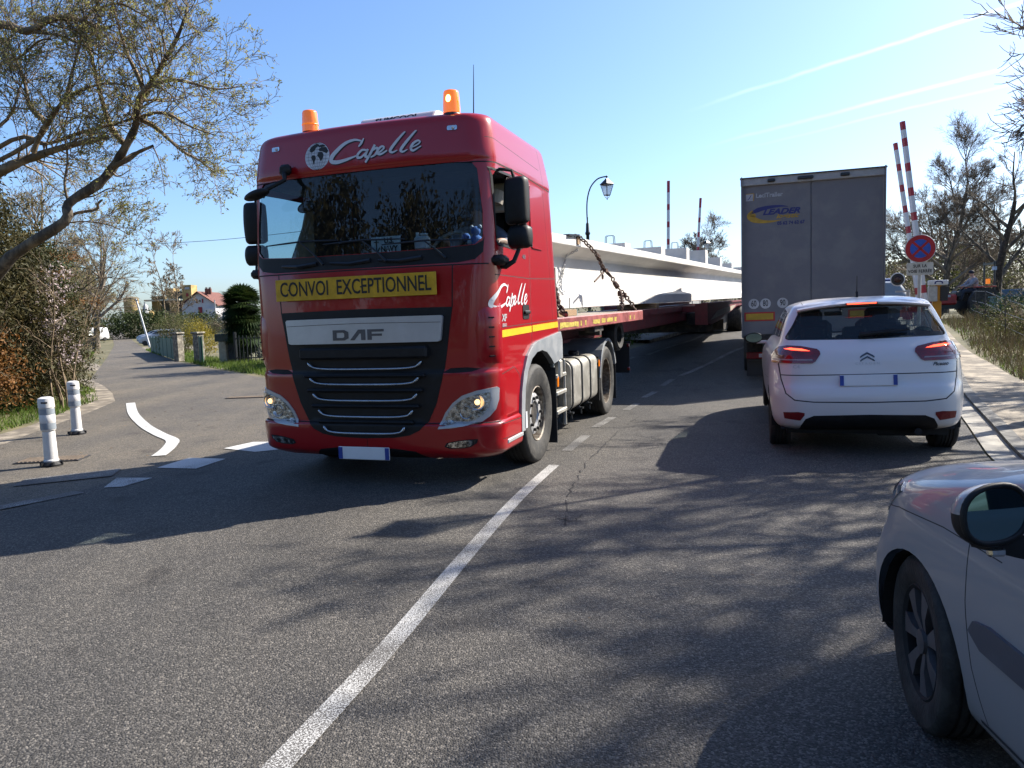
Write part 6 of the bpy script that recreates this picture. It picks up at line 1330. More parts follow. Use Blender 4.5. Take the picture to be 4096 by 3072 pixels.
B0 = np.array(base0); lines = []; tips = []
S2 = np.array([[0, 0, 0], [-.25, -.1, 1.4], [-.15, -.2, 3.0], [.1, -.3, 5.0], [.0, -.4, 7.4], [.2, -.3, 9.0]]); V, F = tubes([(np.array(smooth_pts(S2, 4)), np.linspace(.2, .05, 21))]); np_mesh('second_stem', V, F, M['bark'], lt, True)
for key, (pts, r0, r1, Y0, Y1) in LIMB.items():
    n_ = len(pts); P = np.array([pxy(x*.4232, y*.4232, Y0+(Y1-Y0)*i/(n_-1)+rng.normal()*.08) for i, (x, y) in enumerate(pts)])-B0
    if key == 'a': P = np.concatenate([[[0, 0, 0], [.25, -.4, 1.2]], P])
    if key in 'hijnps':   # limbs that start out of view spring from the second stem
        zs = np.clip(P[0][2]-.9, 1.2, 7.2); P = np.concatenate([[[np.interp(zs, S2[:, 2], S2[:, 0]), np.interp(zs, S2[:, 2], S2[:, 1]), zs]], P]); r0 *= 1.15
    P = np.array(smooth_pts(P, 4)); rad = np.linspace(r0, r1, len(P))*(1+.08*rng.normal(size=len(P)))
    if key == 'a': V, F = tubes([(P, rad)]); np_mesh('trunk', V, F, M['bark'], lt, True)
    else: lines.append((P, rad))
    tips.append(P[len(P)//3:]); L = np.linalg.norm(np.diff(P, axis=0), axis=1).sum()
    Q = P[int(len(P)*(.45 if key == 'a' else .12 if key in 'hijn' else 0)):]
    if key not in ('b', 'b2', 'o', 'u'): sub(lines, tips, Q, min(.045, r0*.6), 1.15, 2, int(4+L*5.5) if key != 'a' else 36, .85, .20, (.05, 0, .28), .0042, .58)
print('left tree twigs', len(lines))
# keep the counts in check: deepest twigs are short
V, F = tubes(lines, 4); np_mesh('crown', V, F, M['twig'], lt)
Cn = []
tt = tips
for Q in tt:
    L = len(Q)
    if L > 8: continue
    for k in range(1 if rng.random() < .8 else 2): i = rng.integers(max(1, L//2), L); Cn.append(Q[i]+rng.normal(size=3)*.018)
    if rng.random() < .6: Cn.append(Q[-1])
V, F = leaves(Cn, .048, .42, .35); np_mesh('foliage', V, F, M['bud'], lt)
# ---------------------------------------------------------------- thicket and plants at the left
M['conifer'] = leaf_mat('brown_green_conifer', (.032, .034, .012), (.075, .07, .022), (.15, .105, .035), 1.6, .2)
M['rust_leaf'] = leaf_mat('rusty_dead_foliage', (.13, .06, .018), (.30, .13, .03), (.20, .17, .07), 2.2, .25)
M['dark_leaf'] = leaf_mat('dark_green_needles', (.018, .035, .010), (.04, .075, .018), (.08, .12, .03), 1.8, .15)
M['olive_leaf'] = leaf_mat('olive_shrub_leaves', (.06, .07, .02), (.13, .14, .04), (.24, .22, .08), 1.5, .25)
M['blossom'] = leaf_mat('pink_white_blossom', (.50, .38, .38), (.70, .60, .58), None, 3, .3)
M['hedge'] = leaf_mat('hedge_leaves', (.02, .035, .010), (.045, .07, .016), (.09, .12, .03), 1.1, .2)
M['yellow_leaf'] = leaf_mat('yellow_palm_leaves', (.28, .22, .02), (.48, .38, .03), None, 1.4, .3)
bush('overgrown_conifer', (-10.7, 14.2, 0), [((-.6, 0, 3.9), (1.7, 1.3, 2.0)), ((.5, -.2, 2.2), (1.5, 1.3, 1.7)), ((-1.2, -1, 1.8), (1.7, 1.3, 1.7)), ((.5, .6, 3.2), (1.1, 1.1, 1.4)), ((.9, 0, .9), (.95, .9, .9)), ((-1.6, 0, 4.9), (1.5, 1.2, 1.6)), ((-2.4, -.4, 5.9), (1.5, 1.2, 1.5)), ((-.9, .2, 5.2), (1.0, .9, 1.3)), ((.1, .3, 4.3), (.8, .8, 1.1)), ((1.2, 1.0, 1.7), (.85, .8, 1.6)), ((.6, 1.6, 1.0), (.9, .9, 1.0))], 135000, .09, M['conifer'], 'shaggy brown green conifer under the leaning tree at the left edge', 'tree', aspect=.3, up=-.6, stems=7, sm=M['twig'], seed=11, shell=.2)
bush('rusty_shrub', (-9.7, 12.9, 0), [((0, 0, 1.5), (.75, .7, .9)), ((-.8, .2, 1.9), (.8, .7, 1.0)), ((.35, .5, .8), (.6, .6, .75)), ((-1.2, -.3, 1.0), (.9, .6, .95))], 14000, .07, M['rust_leaf'], 'rust coloured half dead shrub in front of the shaggy conifer', aspect=.4, up=-.3, stems=10, shell=.1, seed=12)
bush('bramble_thicket', (-10.3, 15.7, 0), [((0, 0, .8), (.8, 1.0, .8)), ((-.7, .4, 1.3), (1, 1, 1.1)), ((-.3, 1.6, .8), (.7, .9, .8)), ((-.8, 2.6, 1.0), (.8, .9, 1.0))], 22000, .055, M['conifer'], 'tangle of brown brambles along the grass verge of the side road', aspect=.4, stems=14, sm=M['bark'], shell=.1, seed=13)
bush('dark_conifer', (-11.7, 18.8, 0), [((0, 0, 2.6), (.75, .7, 1.2)), ((.1, 0, 1.6), (.8, .7, 1.0)), ((-.3, 0, 3.4), (.5, .5, .8)), ((-1, .1, 2.0), (.9, .6, 1.5))], 30000, .085, M['dark_leaf'], 'dark green conifer behind the blossoming shrub on the left verge', 'tree', aspect=.3, up=-.5, stems=5, seed=14)
bush('blossom_shrub', (-8.95, 14.75, 0), [((0, 0, 2.45), (.34, .35, .45)), ((-.1, -.1, 1.75), (.36, .35, .38)), ((.05, .1, 1.15), (.3, .3, .35))], 1000, .040, M['blossom'], 'pink and white blossoming shrub in front of the bramble thicket', aspect=.8, stems=9, sm=M['twig'], shell=.2, seed=15)
bush('rust_branch_shrub', (-10.9, 17.9, 0), [((.5, 0, 2.2), (.7, .5, .14)), ((-.2, 0, 2.9), (.7, .5, .12)), ((.3, .1, 3.3), (.5, .4, .1))], 1600, .05, M['rust_leaf'], 'thin shrub with flat rusty boughs in front of the dark conifer', aspect=.35, stems=7, seed=16)
# backs of the thicket, trees further back on the left
bush('hedgerow', (-17.0, 24.0, 0), [((0, 0, 1.6), (1.6, 2.2, 1.7)), ((-1.5, 3.2, 1.9), (1.7, 2.2, 2.0)), ((-3.5, 6.5, 1.6), (1.7, 2.4, 1.8))], 30000, .10, M['olive_leaf'], 'brownish olive hedgerow beyond the dark conifer beside the side road', 'hedge', stems=26, sm=M['twig'], shell=.1, seed=17)
bare_tree('roadside_tree', T(-14.6, 23.0), 7.0, .11, 'slim budding tree just behind the dark conifer on the left verge', 'trees along the side road', 31, (.1, .1), 7, 6, 2, .8, M['bud_y'], 1600, .06, rmin=.006)
bare_tree('roadside_tree', T(-38.2, 68.5), 11.5, .30, 'bare roadside tree with the thick trunk beside the white parked van', 'trees along the side road', 32, (-.05, .1), 9, 6, 2, .9, M['bud_y'], 2500, .10, rmin=.014, cm=M['twig_far'])
bare_tree('roadside_tree', T(-30.5, 52), 7.5, .15, 'thin forked bare tree left of the trunk by the parked vehicles', 'trees along the side road', 33, (.1, 0), 7, 6, 2, .9, M['bud_y'], 2000, .08, rmin=.012, cm=M['twig_far'])
for k, (x, y, h_, lab) in enumerate(((-50, 86, 12, 'first of the yellow budding trees up the road behind the white van'), (-58, 100, 12, 'second of the yellow budding trees up the road behind the white van'), (-67, 116, 11, 'third yellow budding tree up the road, near the blue sign'), (-78, 140, 11, 'last budding tree at the crest of the side road'), (-63, 111, 10, 'tall thin budding tree leaning over the side road'))):
    bare_tree('roadside_tree', T(x, y), h_, .22, lab, 'trees along the side road', 40+k, (.05, -.05), 8, 6, 2, .9, M['bud_y'], 5000, .15, rmin=.02, tm=M['bark'], cm=M['twig_far'])
for k, (x, y, h_, lab) in enumerate(((-74, 160, 19, 'tall wispy bare poplar left of the round silo'), (-79, 178, 20, 'tall wispy bare poplar standing right in front of the silo tower'))):
    bare_tree('bare_poplar', T(x, y), h_, .2, lab, 'bare poplars by the silos', 50+k, (0, 0), 8, 5, 2, .42, rmin=.045, tm=M['twig'], fork=.3)
bush('far_hedge', T(-56, 112), [((0, 0, 2), (5, 3, 2.4)), ((7, 6, 1.6), (4, 3, 2.0)), ((-5, -4, 1.4), (3, 3, 1.6))], 14000, .32, M['hedge'], 'dark green hedge on the right of the side road below the silos', 'hedge', stems=4, seed=21)
bush('far_thicket', T(-46, 104), [((0, 0, 1.5), (4, 3, 2.0)), ((5, 0, 1.3), (4, 3, 1.6))], 4000, .2, M['olive_leaf'], 'brown bare thicket between the dark hedge and the leaning pole', 'hedge', stems=60, sm=M['twig_far'], shell=.1, seed=22)
bush('garden_shrub', T(-18.6, 41.5), [((0, 0, 1.5), (1.0, 1.0, .9)), ((.8, -.4, 1.0), (.8, .8, .8)), ((-.7, .3, 1.0), (.6, .6, .8))], 9000, .09, M['olive_leaf'], 'large brown green garden shrub behind the green fence', stems=34, sm=M['twig'], seed=23, aspect=.25, up=.3)
bush('yellow_shrub', T(-15.6, 37.0), [((0, 0, 1.15), (.55, .5, .7)), ((.6, -.2, .7), (.6, .5, .55))], 3200, .12, M['yellow_leaf'], 'small bright yellow leaved shrub behind the stone gate pillars', stems=6, seed=24, aspect=.2, up=.4)
bush('low_hedge', T(-11.6, 34.5), [((0, 0, .9), (2.4, 1.2, .9)), ((3, .5, .8), (2.2, 1.2, .8))], 6000, .08, M['olive_leaf'], 'low brown hedge across the garden behind the letterbox', 'hedge', stems=50, sm=M['twig'], shell=.1, seed=25)
bush('unseen_evergreen_tree', T(-4.6, 26.4), [((0, 0, 3.9), (1.5, 1.4, 2.2)), ((.2, 0, 2.2), (1.6, 1.5, 1.6)), ((0, 0, 5.2), (1.0, 1.0, 1.2))], 9000, .12, M['dark_leaf'], 'dark evergreen tree added unseen behind the red truck for its shadow', 'tree', stems=6, seed=26)  # unseen tree, put in to cast shade across the side road
# fan palm
pm = empty('fan_palm', T(-10.6, 29.6), 0, 'dark fan palm with a dense round crown beside the red truck', 'palm')
b = MB(); b.tube([(0, 0, 0), (.05, 0, 1.4), (0, 0, 2.6)], [.22, .2, .17], 12); b.build('trunk', M['bark_dark'], pm, smooth=60)
V = []; F = []; rp_ = np.random.default_rng(5)
for k in range(420):
    el = rp_.uniform(-1.25, 1.45); az = rp_.uniform(0, 6.283); L = rp_.uniform(.75, 1.15)*(1.0 if el > -.3 else 1.05); d = np.array([math.cos(az)*math.cos(el), math.sin(az)*math.cos(el), math.sin(el)]); c0 = np.array([0, 0, 2.2 if el > .7 else rp_.uniform(1.5, 2.3) if el > -.3 else rp_.uniform(1.2, 2.1)])
    hub = c0+d*L*.45; s = np.cross(d, [0, 0, 1.]); s /= np.linalg.norm(s)+1e-6; u = np.cross(s, d)
    for j in range(13):
        a = R(-80+160*j/12); e_ = (d*math.cos(a)+s*math.sin(a)); tip = hub+e_*L*.55-np.array([0, 0, .12*L]); w_ = np.cross(e_, u)*.03; m_ = hub+e_*L*.3
        q = len(V); V += [hub, m_+w_, tip, m_-w_]; F.append((q, q+1, q+2, q+3))
np_mesh('crown', V, F, leaf_mat('palm_leaf', (.012, .03, .008), (.03, .06, .014), (.10, .13, .03), 2, .2, .45), pm)

# ---------------------------------------------------------------- grass and weeds (uncountable)
def blades(name, pts, h, w, m_, label, lean=.35):
    n = len(pts); a = rng.uniform(0, 6.283, n); H = h*rng.uniform(.5, 1.25, n); z = ter(pts[:, 0], pts[:, 1]); dx, dy = np.cos(a)*w, np.sin(a)*w; lx, ly = rng.normal(0, lean, n)*H, rng.normal(0, lean, n)*H
    V = np.stack([np.stack([pts[:, 0]-dx, pts[:, 1]-dy, z], 1), np.stack([pts[:, 0]+dx, pts[:, 1]+dy, z], 1), np.stack([pts[:, 0]+lx, pts[:, 1]+ly, z+H], 1)], 1).reshape(-1, 3)
    return tag(np_mesh(name, V, np.arange(3*n).reshape(n, 3), m_), label, name.replace('_', ' '), kind='stuff')
def in_poly(n, poly): 
    P = np.array(poly); out = []
    while len(out) < n:
        q = rng.uniform(P.min(0), P.max(0)); 
        if pip(q, poly): out.append(q)
    return np.array(out)
M['grass'] = leaf_mat('spring_grass', (.07, .12, .015), (.13, .21, .03), (.24, .28, .06), 1.2, .4)
M['dry'] = leaf_mat('dry_weeds', (.05, .042, .022), (.14, .11, .06), (.09, .10, .035), 1.5, .3)
verge = [(-8.0, 11.5), (-8.3, 13.5), (-9.0, 16), (-10.4, 18.4), (-14.2, 23.8), (-17.5, 30), (-19.5, 32), (-15.5, 24), (-12, 18), (-11.5, 12.2), (-10.2, 9.4), (-9.4, 9.2), (-8.2, 10.6)]
gp = in_poly(17000, verge); gp = gp[np.sin(gp[:, 0]*2.1)+np.cos(gp[:, 1]*1.7)+rng.normal(0, .7, len(gp)) > -1.0]
blades('grass', gp, .11, .009, M['grass'], 'short bright grass on the verge behind the white bollards')
bank = [(-6.6, 20.9), (-9.2, 24.3), (-11.9, 28.4), (-15, 33.5), (-14.3, 34.5), (-11, 30.5), (-8.5, 28), (-5.5, 26), (-3, 24), (-3.2, 20.8)]
blades('grass', in_poly(9000, bank), .20, .013, M['grass'], 'taller grass on the bank right of the side road in front of the railings')
far1 = [(-19.8, 41.6), (-27.4, 55.6), (-29, 60), (-24, 54), (-17, 41), (-15.4, 35.5)]
blades('grass', in_poly(2500, far1), .16, .03, M['grass'], 'grass strip along the green fence')
far2 = [(-22.4, 39.5), (-30, 53.5), (-33, 53), (-25, 39)]
blades('grass', in_poly(2200, far2), .16, .03, M['grass'], 'grass strip left of the side road below the bare trees')
mid = [(1.8, 18.8), (3.6, 21.3), (5, 24), (6.4, 28), (2, 28), (-1, 22), (-.5, 19.5)]
blades('grass', in_poly(5500, mid), .16, .014, M['grass'], 'grass verge beyond the trailer beside the stone pillar')
bush('roadside_shrub', T(1.9, 21.4), [((0, 0, .55), (.9, .7, .6)), ((1.3, .3, .45), (.7, .6, .5)), ((-1, .4, .7), (.9, .8, .8))], 5000, .07, M['hedge'], 'green leafy shrub on the verge seen under the trailer deck', stems=5, seed=27)
wd = [(8.0, 10.0), (9.15, 13.1), (10.2, 15.4), (10.9, 17.3), (12.3, 20.2), (15.0, 26), (20, 28), (19, 24), (16, 17), (13, 12), (10, 8.4)]
wp = in_poly(15000, wd); wp = wp[np.sin(wp[:, 0]*1.3+1)*np.cos(wp[:, 1]*.9) > -.75+rng.normal(0, .4, len(wp))]
blades('dry_weeds', wp, .38, .007, M['dry'], 'tall dry weeds along the wire fence at the right', .28)
blades('grass', in_poly(7000, wd), .13, .009, M['grass'], 'short patchy grass beside the gravel path at the right')
# ---------------------------------------------------------------- bare trees on the right
bare_tree('bare_tree', T(25.2, 43), 9.4, .20, 'broad round headed bare tree behind the crossing barriers', 'bare trees at the right', 61, (0, 0), 16, 11, 2, .74, rmin=.007, tm=M['bark'], cm=M['twig_far'], fork=.2, jit=.12)
bare_tree('bare_tree', T(20.4, 31.2), 6.6, .21, 'dark bare tree with forking limbs right of the tractor driver', 'bare trees at the right', 62, (.02, 0), 8, 5, 2, .78, rmin=.008, tm=M['bark_dark'], cm=M['bark'], fork=.42)
bare_tree('bare_tree', T(22.2, 31.5), 6.2, .15, 'slanting bare tree at the right edge beside the teal trailer', 'bare trees at the right', 63, (.28, 0), 7, 5, 2, .8, rmin=.008, tm=M['bark_dark'], cm=M['bark'])
bare_tree('bare_tree', T(10.6, 8.2), 9.2, .22, 'bare tree outside the right edge, twigs entering the top right corner', 'bare trees at the right', 64, (-.02, -.02), 13, 9, 2, 1.0, rmin=.008, tm=M['bark_dark'], cm=M['twig'], fork=.38)
bare_tree('bare_tree', T(14.0, 13.2), 8.5, .18, 'second bare tree beyond the right edge beside the wire fence', 'bare trees at the right', 65, (-.1, 0), 10, 7, 2, .95, rmin=.010, tm=M['bark_dark'], cm=M['twig'])
bare_tree('bare_tree', T(31.5, 56), 8, .25, 'bare tree left of the barriers half hidden by the grey trailer', 'bare trees at the right', 66, (0, 0), 10, 6, 2, .8, rmin=.014, cm=M['twig_far'])
bare_tree('bare_tree', T(19.8, 76), 9.2, .13, 'fine twigged bare tree beyond the lamp at the end of the beam', 'bare trees at the right', 67, (0, 0), 14, 9, 2, .75, rmin=.011, cm=M['twig_far'], fork=.15, jit=.12)
bush('scrub', T(30, 47), [((0, 0, 2.0), (4, 3, 2.2)), ((-6, 3, 1.6), (4, 3, 1.9)), ((5, -4, 1.8), (3.5, 3, 2.0))], 9000, .16, M['olive_leaf'], 'grey brown scrub beneath the bare trees behind the tractor', 'scrub', stems=80, sm=M['twig_far'], shell=.1, seed=28)
for k, (x, y) in enumerate(((13.9, 18.6), (15.6, 21.8), (13.0, 15.6), (17.6, 23.6))):
    bush('scrub', T(x, y), [((0, 0, .45), (1.0, .9, .5)), ((.9, .6, .4), (.9, .8, .45)), ((-.5, 1, .5), (.8, .8, .55))], 5000, .055, M['dark_leaf'] if k % 2 else M['olive_leaf'], ['low brown scrub behind the wire fence below the tractor', 'dark low scrub behind the wire fence below the teal trailer', 'low scrub behind the wire fence nearest the white people carrier', 'dark scrub in front of the teal trailer at the right edge'][k], 'scrub', 'scrub behind the wire fence', stems=26, sm=M['twig'], shell=.1, seed=120+k)
# trees behind the viewer that the windscreens and cars mirror
for k, (x, y, h_) in enumerate(((-6, -16, 9), (2, -20, 10), (9, -15, 9), (-14, -12, 9))):
    bare_tree('plane_tree', T(x, y), h_, .25, ['budding tree behind the viewpoint, far left of its row', 'budding tree behind the viewpoint, in the middle of its row', 'budding tree behind the viewpoint, far right of its row', 'budding tree behind the viewpoint, by the side road'][k], 'trees behind the viewpoint', 70+k, (0, 0), 9, 6, 2, .85, M['bud'], 5000, .14, rmin=.02)
for k, (x, y) in enumerate(((-17, -3), (-14, -8.5), (-9.5, -12))):
    bush('unseen_evergreen_tree', T(x, y), [((0, 0, 3.5), (3.2, 2.4, 3.6)), ((1.5, 0, 6.4), (2.6, 2, 2.6)), ((-1.6, .3, 6.0), (2.6, 2, 2.8))], 12000, .28, M['conifer'], ['dense brown green tree behind the viewpoint, on the left', 'dense brown green tree behind the viewpoint, in the middle', 'dense brown green tree behind the viewpoint, on the right'][k], 'tree', 'dense trees behind the viewpoint', stems=4, seed=90+k)
# wooded hill far right
V = []; 
hb_ = [((x, y, float(ter(x, y))+h_*.5), (9, 7, h_)) for x, y, h_ in ((60, 118, 5), (72, 122, 6.5), (84, 124, 7), (97, 122, 7.5), (110, 116, 8), (122, 108, 8.5), (48, 120, 4.5), (134, 100, 9), (38, 126, 4))]
P = blob_points(hb_, 60000, .5); Vv, Ff = leaves(P, .55, .5); tag(np_mesh('far_wood', Vv, Ff, leaf_mat('far_wood_leaves', (.07, .06, .035), (.12, .105, .055), (.17, .15, .07), .25, .2)), 'brown olive wood covering the low hill behind the level crossing', 'wood', kind='stuff')
for k, (x, y) in enumerate(((70.5, 118), (72.2, 118.5))):
    bush('cypress', T(x, y), [((0, 0, 5.5), (.9, .9, 5.6))], 900, .5, M['dark_leaf'], ['left of two pointed dark cypresses on the wooded hill', 'right of two pointed dark cypresses on the wooded hill'][k], 'tree', 'cypresses on the hill', stems=1, seed=80+k)

# ---------------------------------------------------------------- bollards
bo = empty('bollard', T(-5.29, 8.36, .012), .1, 'nearer white plastic bollard with two grey bands, beside the drain grate', 'bollard', 'white bollards')
b = MB(); b.lathe([(.115, 0), (.115, .02), (.085, .055), (.001, .055)], 24)
for k in range(6): a = k*math.pi/3; b.box((math.cos(a)*.10, math.sin(a)*.10, .03), (.05, .02, .035), rz=a)
b.build('foot', M['black'], bo)
b = MB(); b.lathe([(.078, .05), (.078, .07), (.070, .08), (.064, .40), (.076, .415), (.078, .50), (.080, .505), (.080, .585), (.078, .59), (.076, .665), (.082, .67), (.082, .745), (.078, .775), (.05, .79), (.001, .792)], 28); b.build('body', mat('white_bollard_plastic', (.75, .74, .72), .5, var=.08, scale=9), bo, smooth=35)
for z0, z1 in ((.425, .495), (.593, .66)): b = MB(); b.lathe([(.0795, z0), (.0797, z0+.004), (.0797, z1-.004), (.0795, z1)], 28); b.build('grey_band', mat('grey_reflective_band', (.30, .34, .38), .4, var=.1, scale=15), bo, smooth=35)
b = MB(); b.box((.02, -.0795, .73), (.07, .012, .02), bev=.004); b.build('grip_slot', M['gap2'], bo)
b2 = copy_tree(bo); b2.location = T(-6.44, 10.84, .012); b2.rotation_euler.z = .25; b2['label'] = 'further white plastic bollard with two grey bands, close to the grass verge'

# ---------------------------------------------------------------- signs and posts at the left
ps = empty('road_post', T(-24.1, 41.4), 0, 'slim white post on the left verge of the side road', 'post'); b = MB(); b.tube([(0, 0, 0), (0, 0, 2.6)], .05, 8); b.build('post', M['letter_white'], ps); b = MB(); b.tube([(0, 0, 2.6), (0, 0, 2.64)], .055, 8); b.build('cap', M['gap2'], ps)
sgn = empty('road_sign', T(-20.9, 36.7), R(10), 'grey back of a triangular sign on a thin post, left of the side road', 'sign')
b = MB(); b.tube([(0, 0, 0), (0, 0, 1.35)], .03, 8); b.build('post', M['gap2'], sgn); b = MB(); b.prism([(-.45, 1.25), (.45, 1.25), (.05, .62), (-.05, .62)], 'Y', -.02, .0); b.build('plate', mat('grey_sign_back', (.07, .085, .08), .7), sgn)
st = empty('wooden_stake', T(-15.5, 26.1), 0, 'short weathered wooden stake leaning in the grass of the left verge', 'stake'); b = MB(); b.tube([(0, 0, 0), (.03, 0, .65)], [.04, .035], 6); b.build('stake', M['bark'], st)
for x, y, h_, dx, lab in ((-32.8, 67.5, 4.4, -.9, 'leaning grey concrete pole beside the parked silver cars'), (-62, 127, 5.6, 0, 'thin grey pole on the right of the side road below the silo'), (-73, 140, 5, 0, 'distant thin pole at the dark hedge'), (-71, 180, 6, 0, 'pole in front of the white gabled house')):
    q_ = empty('utility_pole', T(x, y), 0, lab, 'pole', 'utility poles'); b = MB(); b.tube([(0, 0, 0), (dx, 0, h_)], [.10 if y < 100 else .14, .07 if y < 100 else .11], 8); b.build('pole', M['galv'], q_); b = MB(); b.box((dx, 0, h_-.1), (.3, .1, .08)); b.build('cap', M['gap2'], q_)
bs = empty('road_sign', T(-79, 128), 0, 'small blue rectangular sign far up the side road', 'sign'); b = MB(); b.box((0, 0, 1.4), (1.6, .05, 1.2)); b.build('plate', mat('blue_sign', (.03, .12, .45), .5), bs); b = MB(); b.box((0, .05, .6), (.1, .05, 1.2)); b.build('post', M['galv'], bs)
# overhead wire from pole to pole
wr = empty('overhead_wire', (0, 0, 0), 0, 'thin sagging overhead wire crossing the sky behind the truck', 'wire'); b = MB(); b.tube([(-26+22*t, 40-12*t, 6.35-1.1*t-.5*math.sin(math.pi*t)) for t in np.linspace(0, 1, 20)], .010, 4); b.build('wire', M['gap2'], wr)
# garden gate, pillars, fence, letterbox, railings
M['gpanel'] = mat('green_fence_panel', (.008, .09, .06), .6, var=.15, scale=3); M['pillar'] = mat('weathered_stone_pillar', (.26, .23, .18), .9, var=.3, scale=6, c2=(.42, .38, .3), bump=.5)
for x, y, lab in ((-14.5, 32.4, 'left stone gate pillar with a flat cap at the end of the green fence'), (-12.9, 30.7, 'right stone gate pillar with a flat cap behind the green gate leaf')):
    p_ = empty('gate_pillar', T(x, y), R(-30), lab, 'pillar', 'stone gate pillars'); b = MB(); b.box((0, 0, .60), (.32, .32, 1.20), bev=.02); b.build('shaft', M['pillar'], p_); b = MB(); b.box((0, 0, 1.24), (.42, .42, .08), bev=.02); b.build('cap', M['pillar'], p_)
fn = empty('green_fence', T(-14.8, 32.9), 0, 'dark green solid panel fence running up the side road to the gate pillar', 'fence')
A_ = np.array([-14.8, 32.9]); B_ = np.array([-23.5, 48.5]); n_ = 7; b = MB(); dv = (B_-A_)/n_; an = math.atan2(dv[1], dv[0])
for k in range(n_): c = A_+dv*(k+.5)-A_; z0 = ter(*(c+A_)); b = MB(); b.box((c[0], c[1], float(z0)+.50), (np.linalg.norm(dv)-.06, .03, .95), rz=an); b.build('panel', M['gpanel'], fn)
for k in range(n_+1): c = dv*k; b = MB(); b.box((c[0], c[1], float(ter(*(c+A_)))+.52), (.06, .06, 1.08), rz=an); b.build('post', M['gpanel'], fn)
gg = empty('green_gate', T(-12.75, 30.35), R(-58), 'green sheet metal gate leaf standing open in front of the right pillar', 'gate'); b = MB(); b.box((.28, 0, .55), (.56, .03, 1.05)); b.build('panel', M['gpanel'], gg); b = MB(); b.tube([(0, .03, .0), (0, .03, 1.12)], .03, 8); b.tube([(.55, .03, .0), (.55, .03, 1.12)], .03, 8); b.box((.28, .03, .62), (.56, .03, .05)); b.build('frame', M['gpanel'], gg)
mb_ = empty('letterbox', T(-11.3, 29.3), R(-15), 'dark green letterbox on a cream stone post by the garden', 'letterbox'); b = MB(); b.box((0, 0, .45), (.34, .3, .9), bev=.02); b.build('post', mat('cream_post', (.45, .40, .28), .8), mb_); b = MB(); b.box((0, 0, 1.03), (.62, .35, .30), bev=.02); b.build('box', mat('dark_green_box', (.01, .03, .03), .4), mb_); b = MB(); b.box((.35, .1, .40), (.28, .3, .78)); b.build('side_block', M['gap2'], mb_)
rg = empty('iron_railing', T(-10.6, 28.6), 0, 'black iron railings in front of the garden beside the letterbox', 'railing')
A_ = np.array([0., 0.]); B_ = np.array([4.4, -1.9]); L_ = float(np.linalg.norm(B_)); an = math.atan2(B_[1], B_[0])
b = MB(); 
for z in (.25, 1.0): b.box((B_[0]/2, B_[1]/2, z), (L_, .03, .035), rz=an)
b.build('rail', M['iron'], rg)
for k in range(26): t = k/25; b = MB(); b.box((B_[0]*t, B_[1]*t, .58), (.022, .022, 1.05), rz=an); b.build('bar', M['iron'], rg)
for t in (0, .5, 1): b = MB(); b.box((B_[0]*t, B_[1]*t, .62), (.09, .09, 1.25), rz=an); b.build('post', M['iron'], rg)
mf = empty('mesh_fence', T(-58, 150), 0, 'dark wire mesh fence on posts below the white gabled house', 'fence')
b = MB()
for z in (.6, 1.2, 1.8, 2.4): b.box((7, 0, z), (16, .05, .06))
b.build('wire', M['hedge'], mf)
for k in range(9): b = MB(); b.box((-1+k*2, 0, 1.3), (.12, .12, 2.8)); b.build('post', M['iron'], mf)
# ---------------------------------------------------------------- simple parked cars
def parked(name, label, loc, rz, col, cat='car', group=None, h=1.0, L=1.0, van=False):
    c = empty(name, loc, rz, label, cat, group)
    lv = [tuple(v) for v in carL]
    if van: lv = [(.28, .1, 4.5, .85, .02, .2, .2, .05, .3, .3), (.5, 0, 4.6, .9, .02, .2, .2, .05, .3, .3), (.95, .03, 4.5, .9, .02, .2, .2, .05, .3, .3), (1.1, .05, 4.0, .88, .02, .2, .2, .05, .3, .3), (1.65, .12, 3.3, .80, .02, .2, .2, .05, .25, .25), (1.85, .2, 3.0, .72, .02, .2, .2, .05, .2, .2), (1.9, .5, 2.6, .5, .02, .2, .2, .05, .2, .2)]
    bm = hull(lv, 2, 4, 4, 10); pm_ = paint_mat('parked_car_paint', col, .3, .1)
    zt, zb_ = (1.72, 1.15) if van else (1.49, 1.19)
    wa = region(bm, sym([(0, zt), (.58, zt-.02), (.70, zb_+.02), (0, zb_)]), 'F', .02); take(bm, wa, 'rear_window', M['glass_pk'], c)
    wb = region(bm, sym([(0, zt), (.58, zt-.02), (.70, zb_+.02), (0, zb_)]), 'B', .02); take(bm, wb, 'windscreen', M['glass_pk'], c)
    for sd_ in 'LR': take(bm, region(bm, [(1.1, zb_+.02), (2.9, zb_), (2.5, zt-.03), (1.15, zt-.03)] if not van else [(2.6, zb_+.02), (3.5, zb_), (3.2, zt-.05), (2.6, zt-.03)], sd_, .1), 'side_window', M['glass_pk'], c)
    finish(bm, 'body_shell', pm_, c, 40)
    for s_ in (-1, 1):
        for yc in (.8, 3.58):
            b = MB(); b.lathe([(.001, s_*.06), (.2, s_*.06), (.22, s_*.03), (.3, s_*.02), (.32, -.02*s_), (.32, -.18*s_), (.001, -.18*s_)], 20, (s_*.86, yc, .32), 'X'); b.build('wheel', M['rubber'], c, smooth=40)
        b = MB(); b.box((s_*.72, .07, .85), (.22, .06, .14)); b.build('tail_lamp', M['tail'], c)
    c.scale = (1, L, h); return c
M['glass_pk'] = mat('dark_car_window', (.03, .04, .05), .08, coat=.5)
parked('parked_van', 'white van parked nose to the road behind the roadside tree trunk', T(-57.6, 106), R(152), (.75, .75, .75), 'van', 'vehicles parked up the side road', van=True)
parked('parked_car', 'dark green car parked in front of the white van by the tree trunk', T(-46.6, 83), R(155), (.02, .05, .04), 'car', 'vehicles parked up the side road', 1.15)
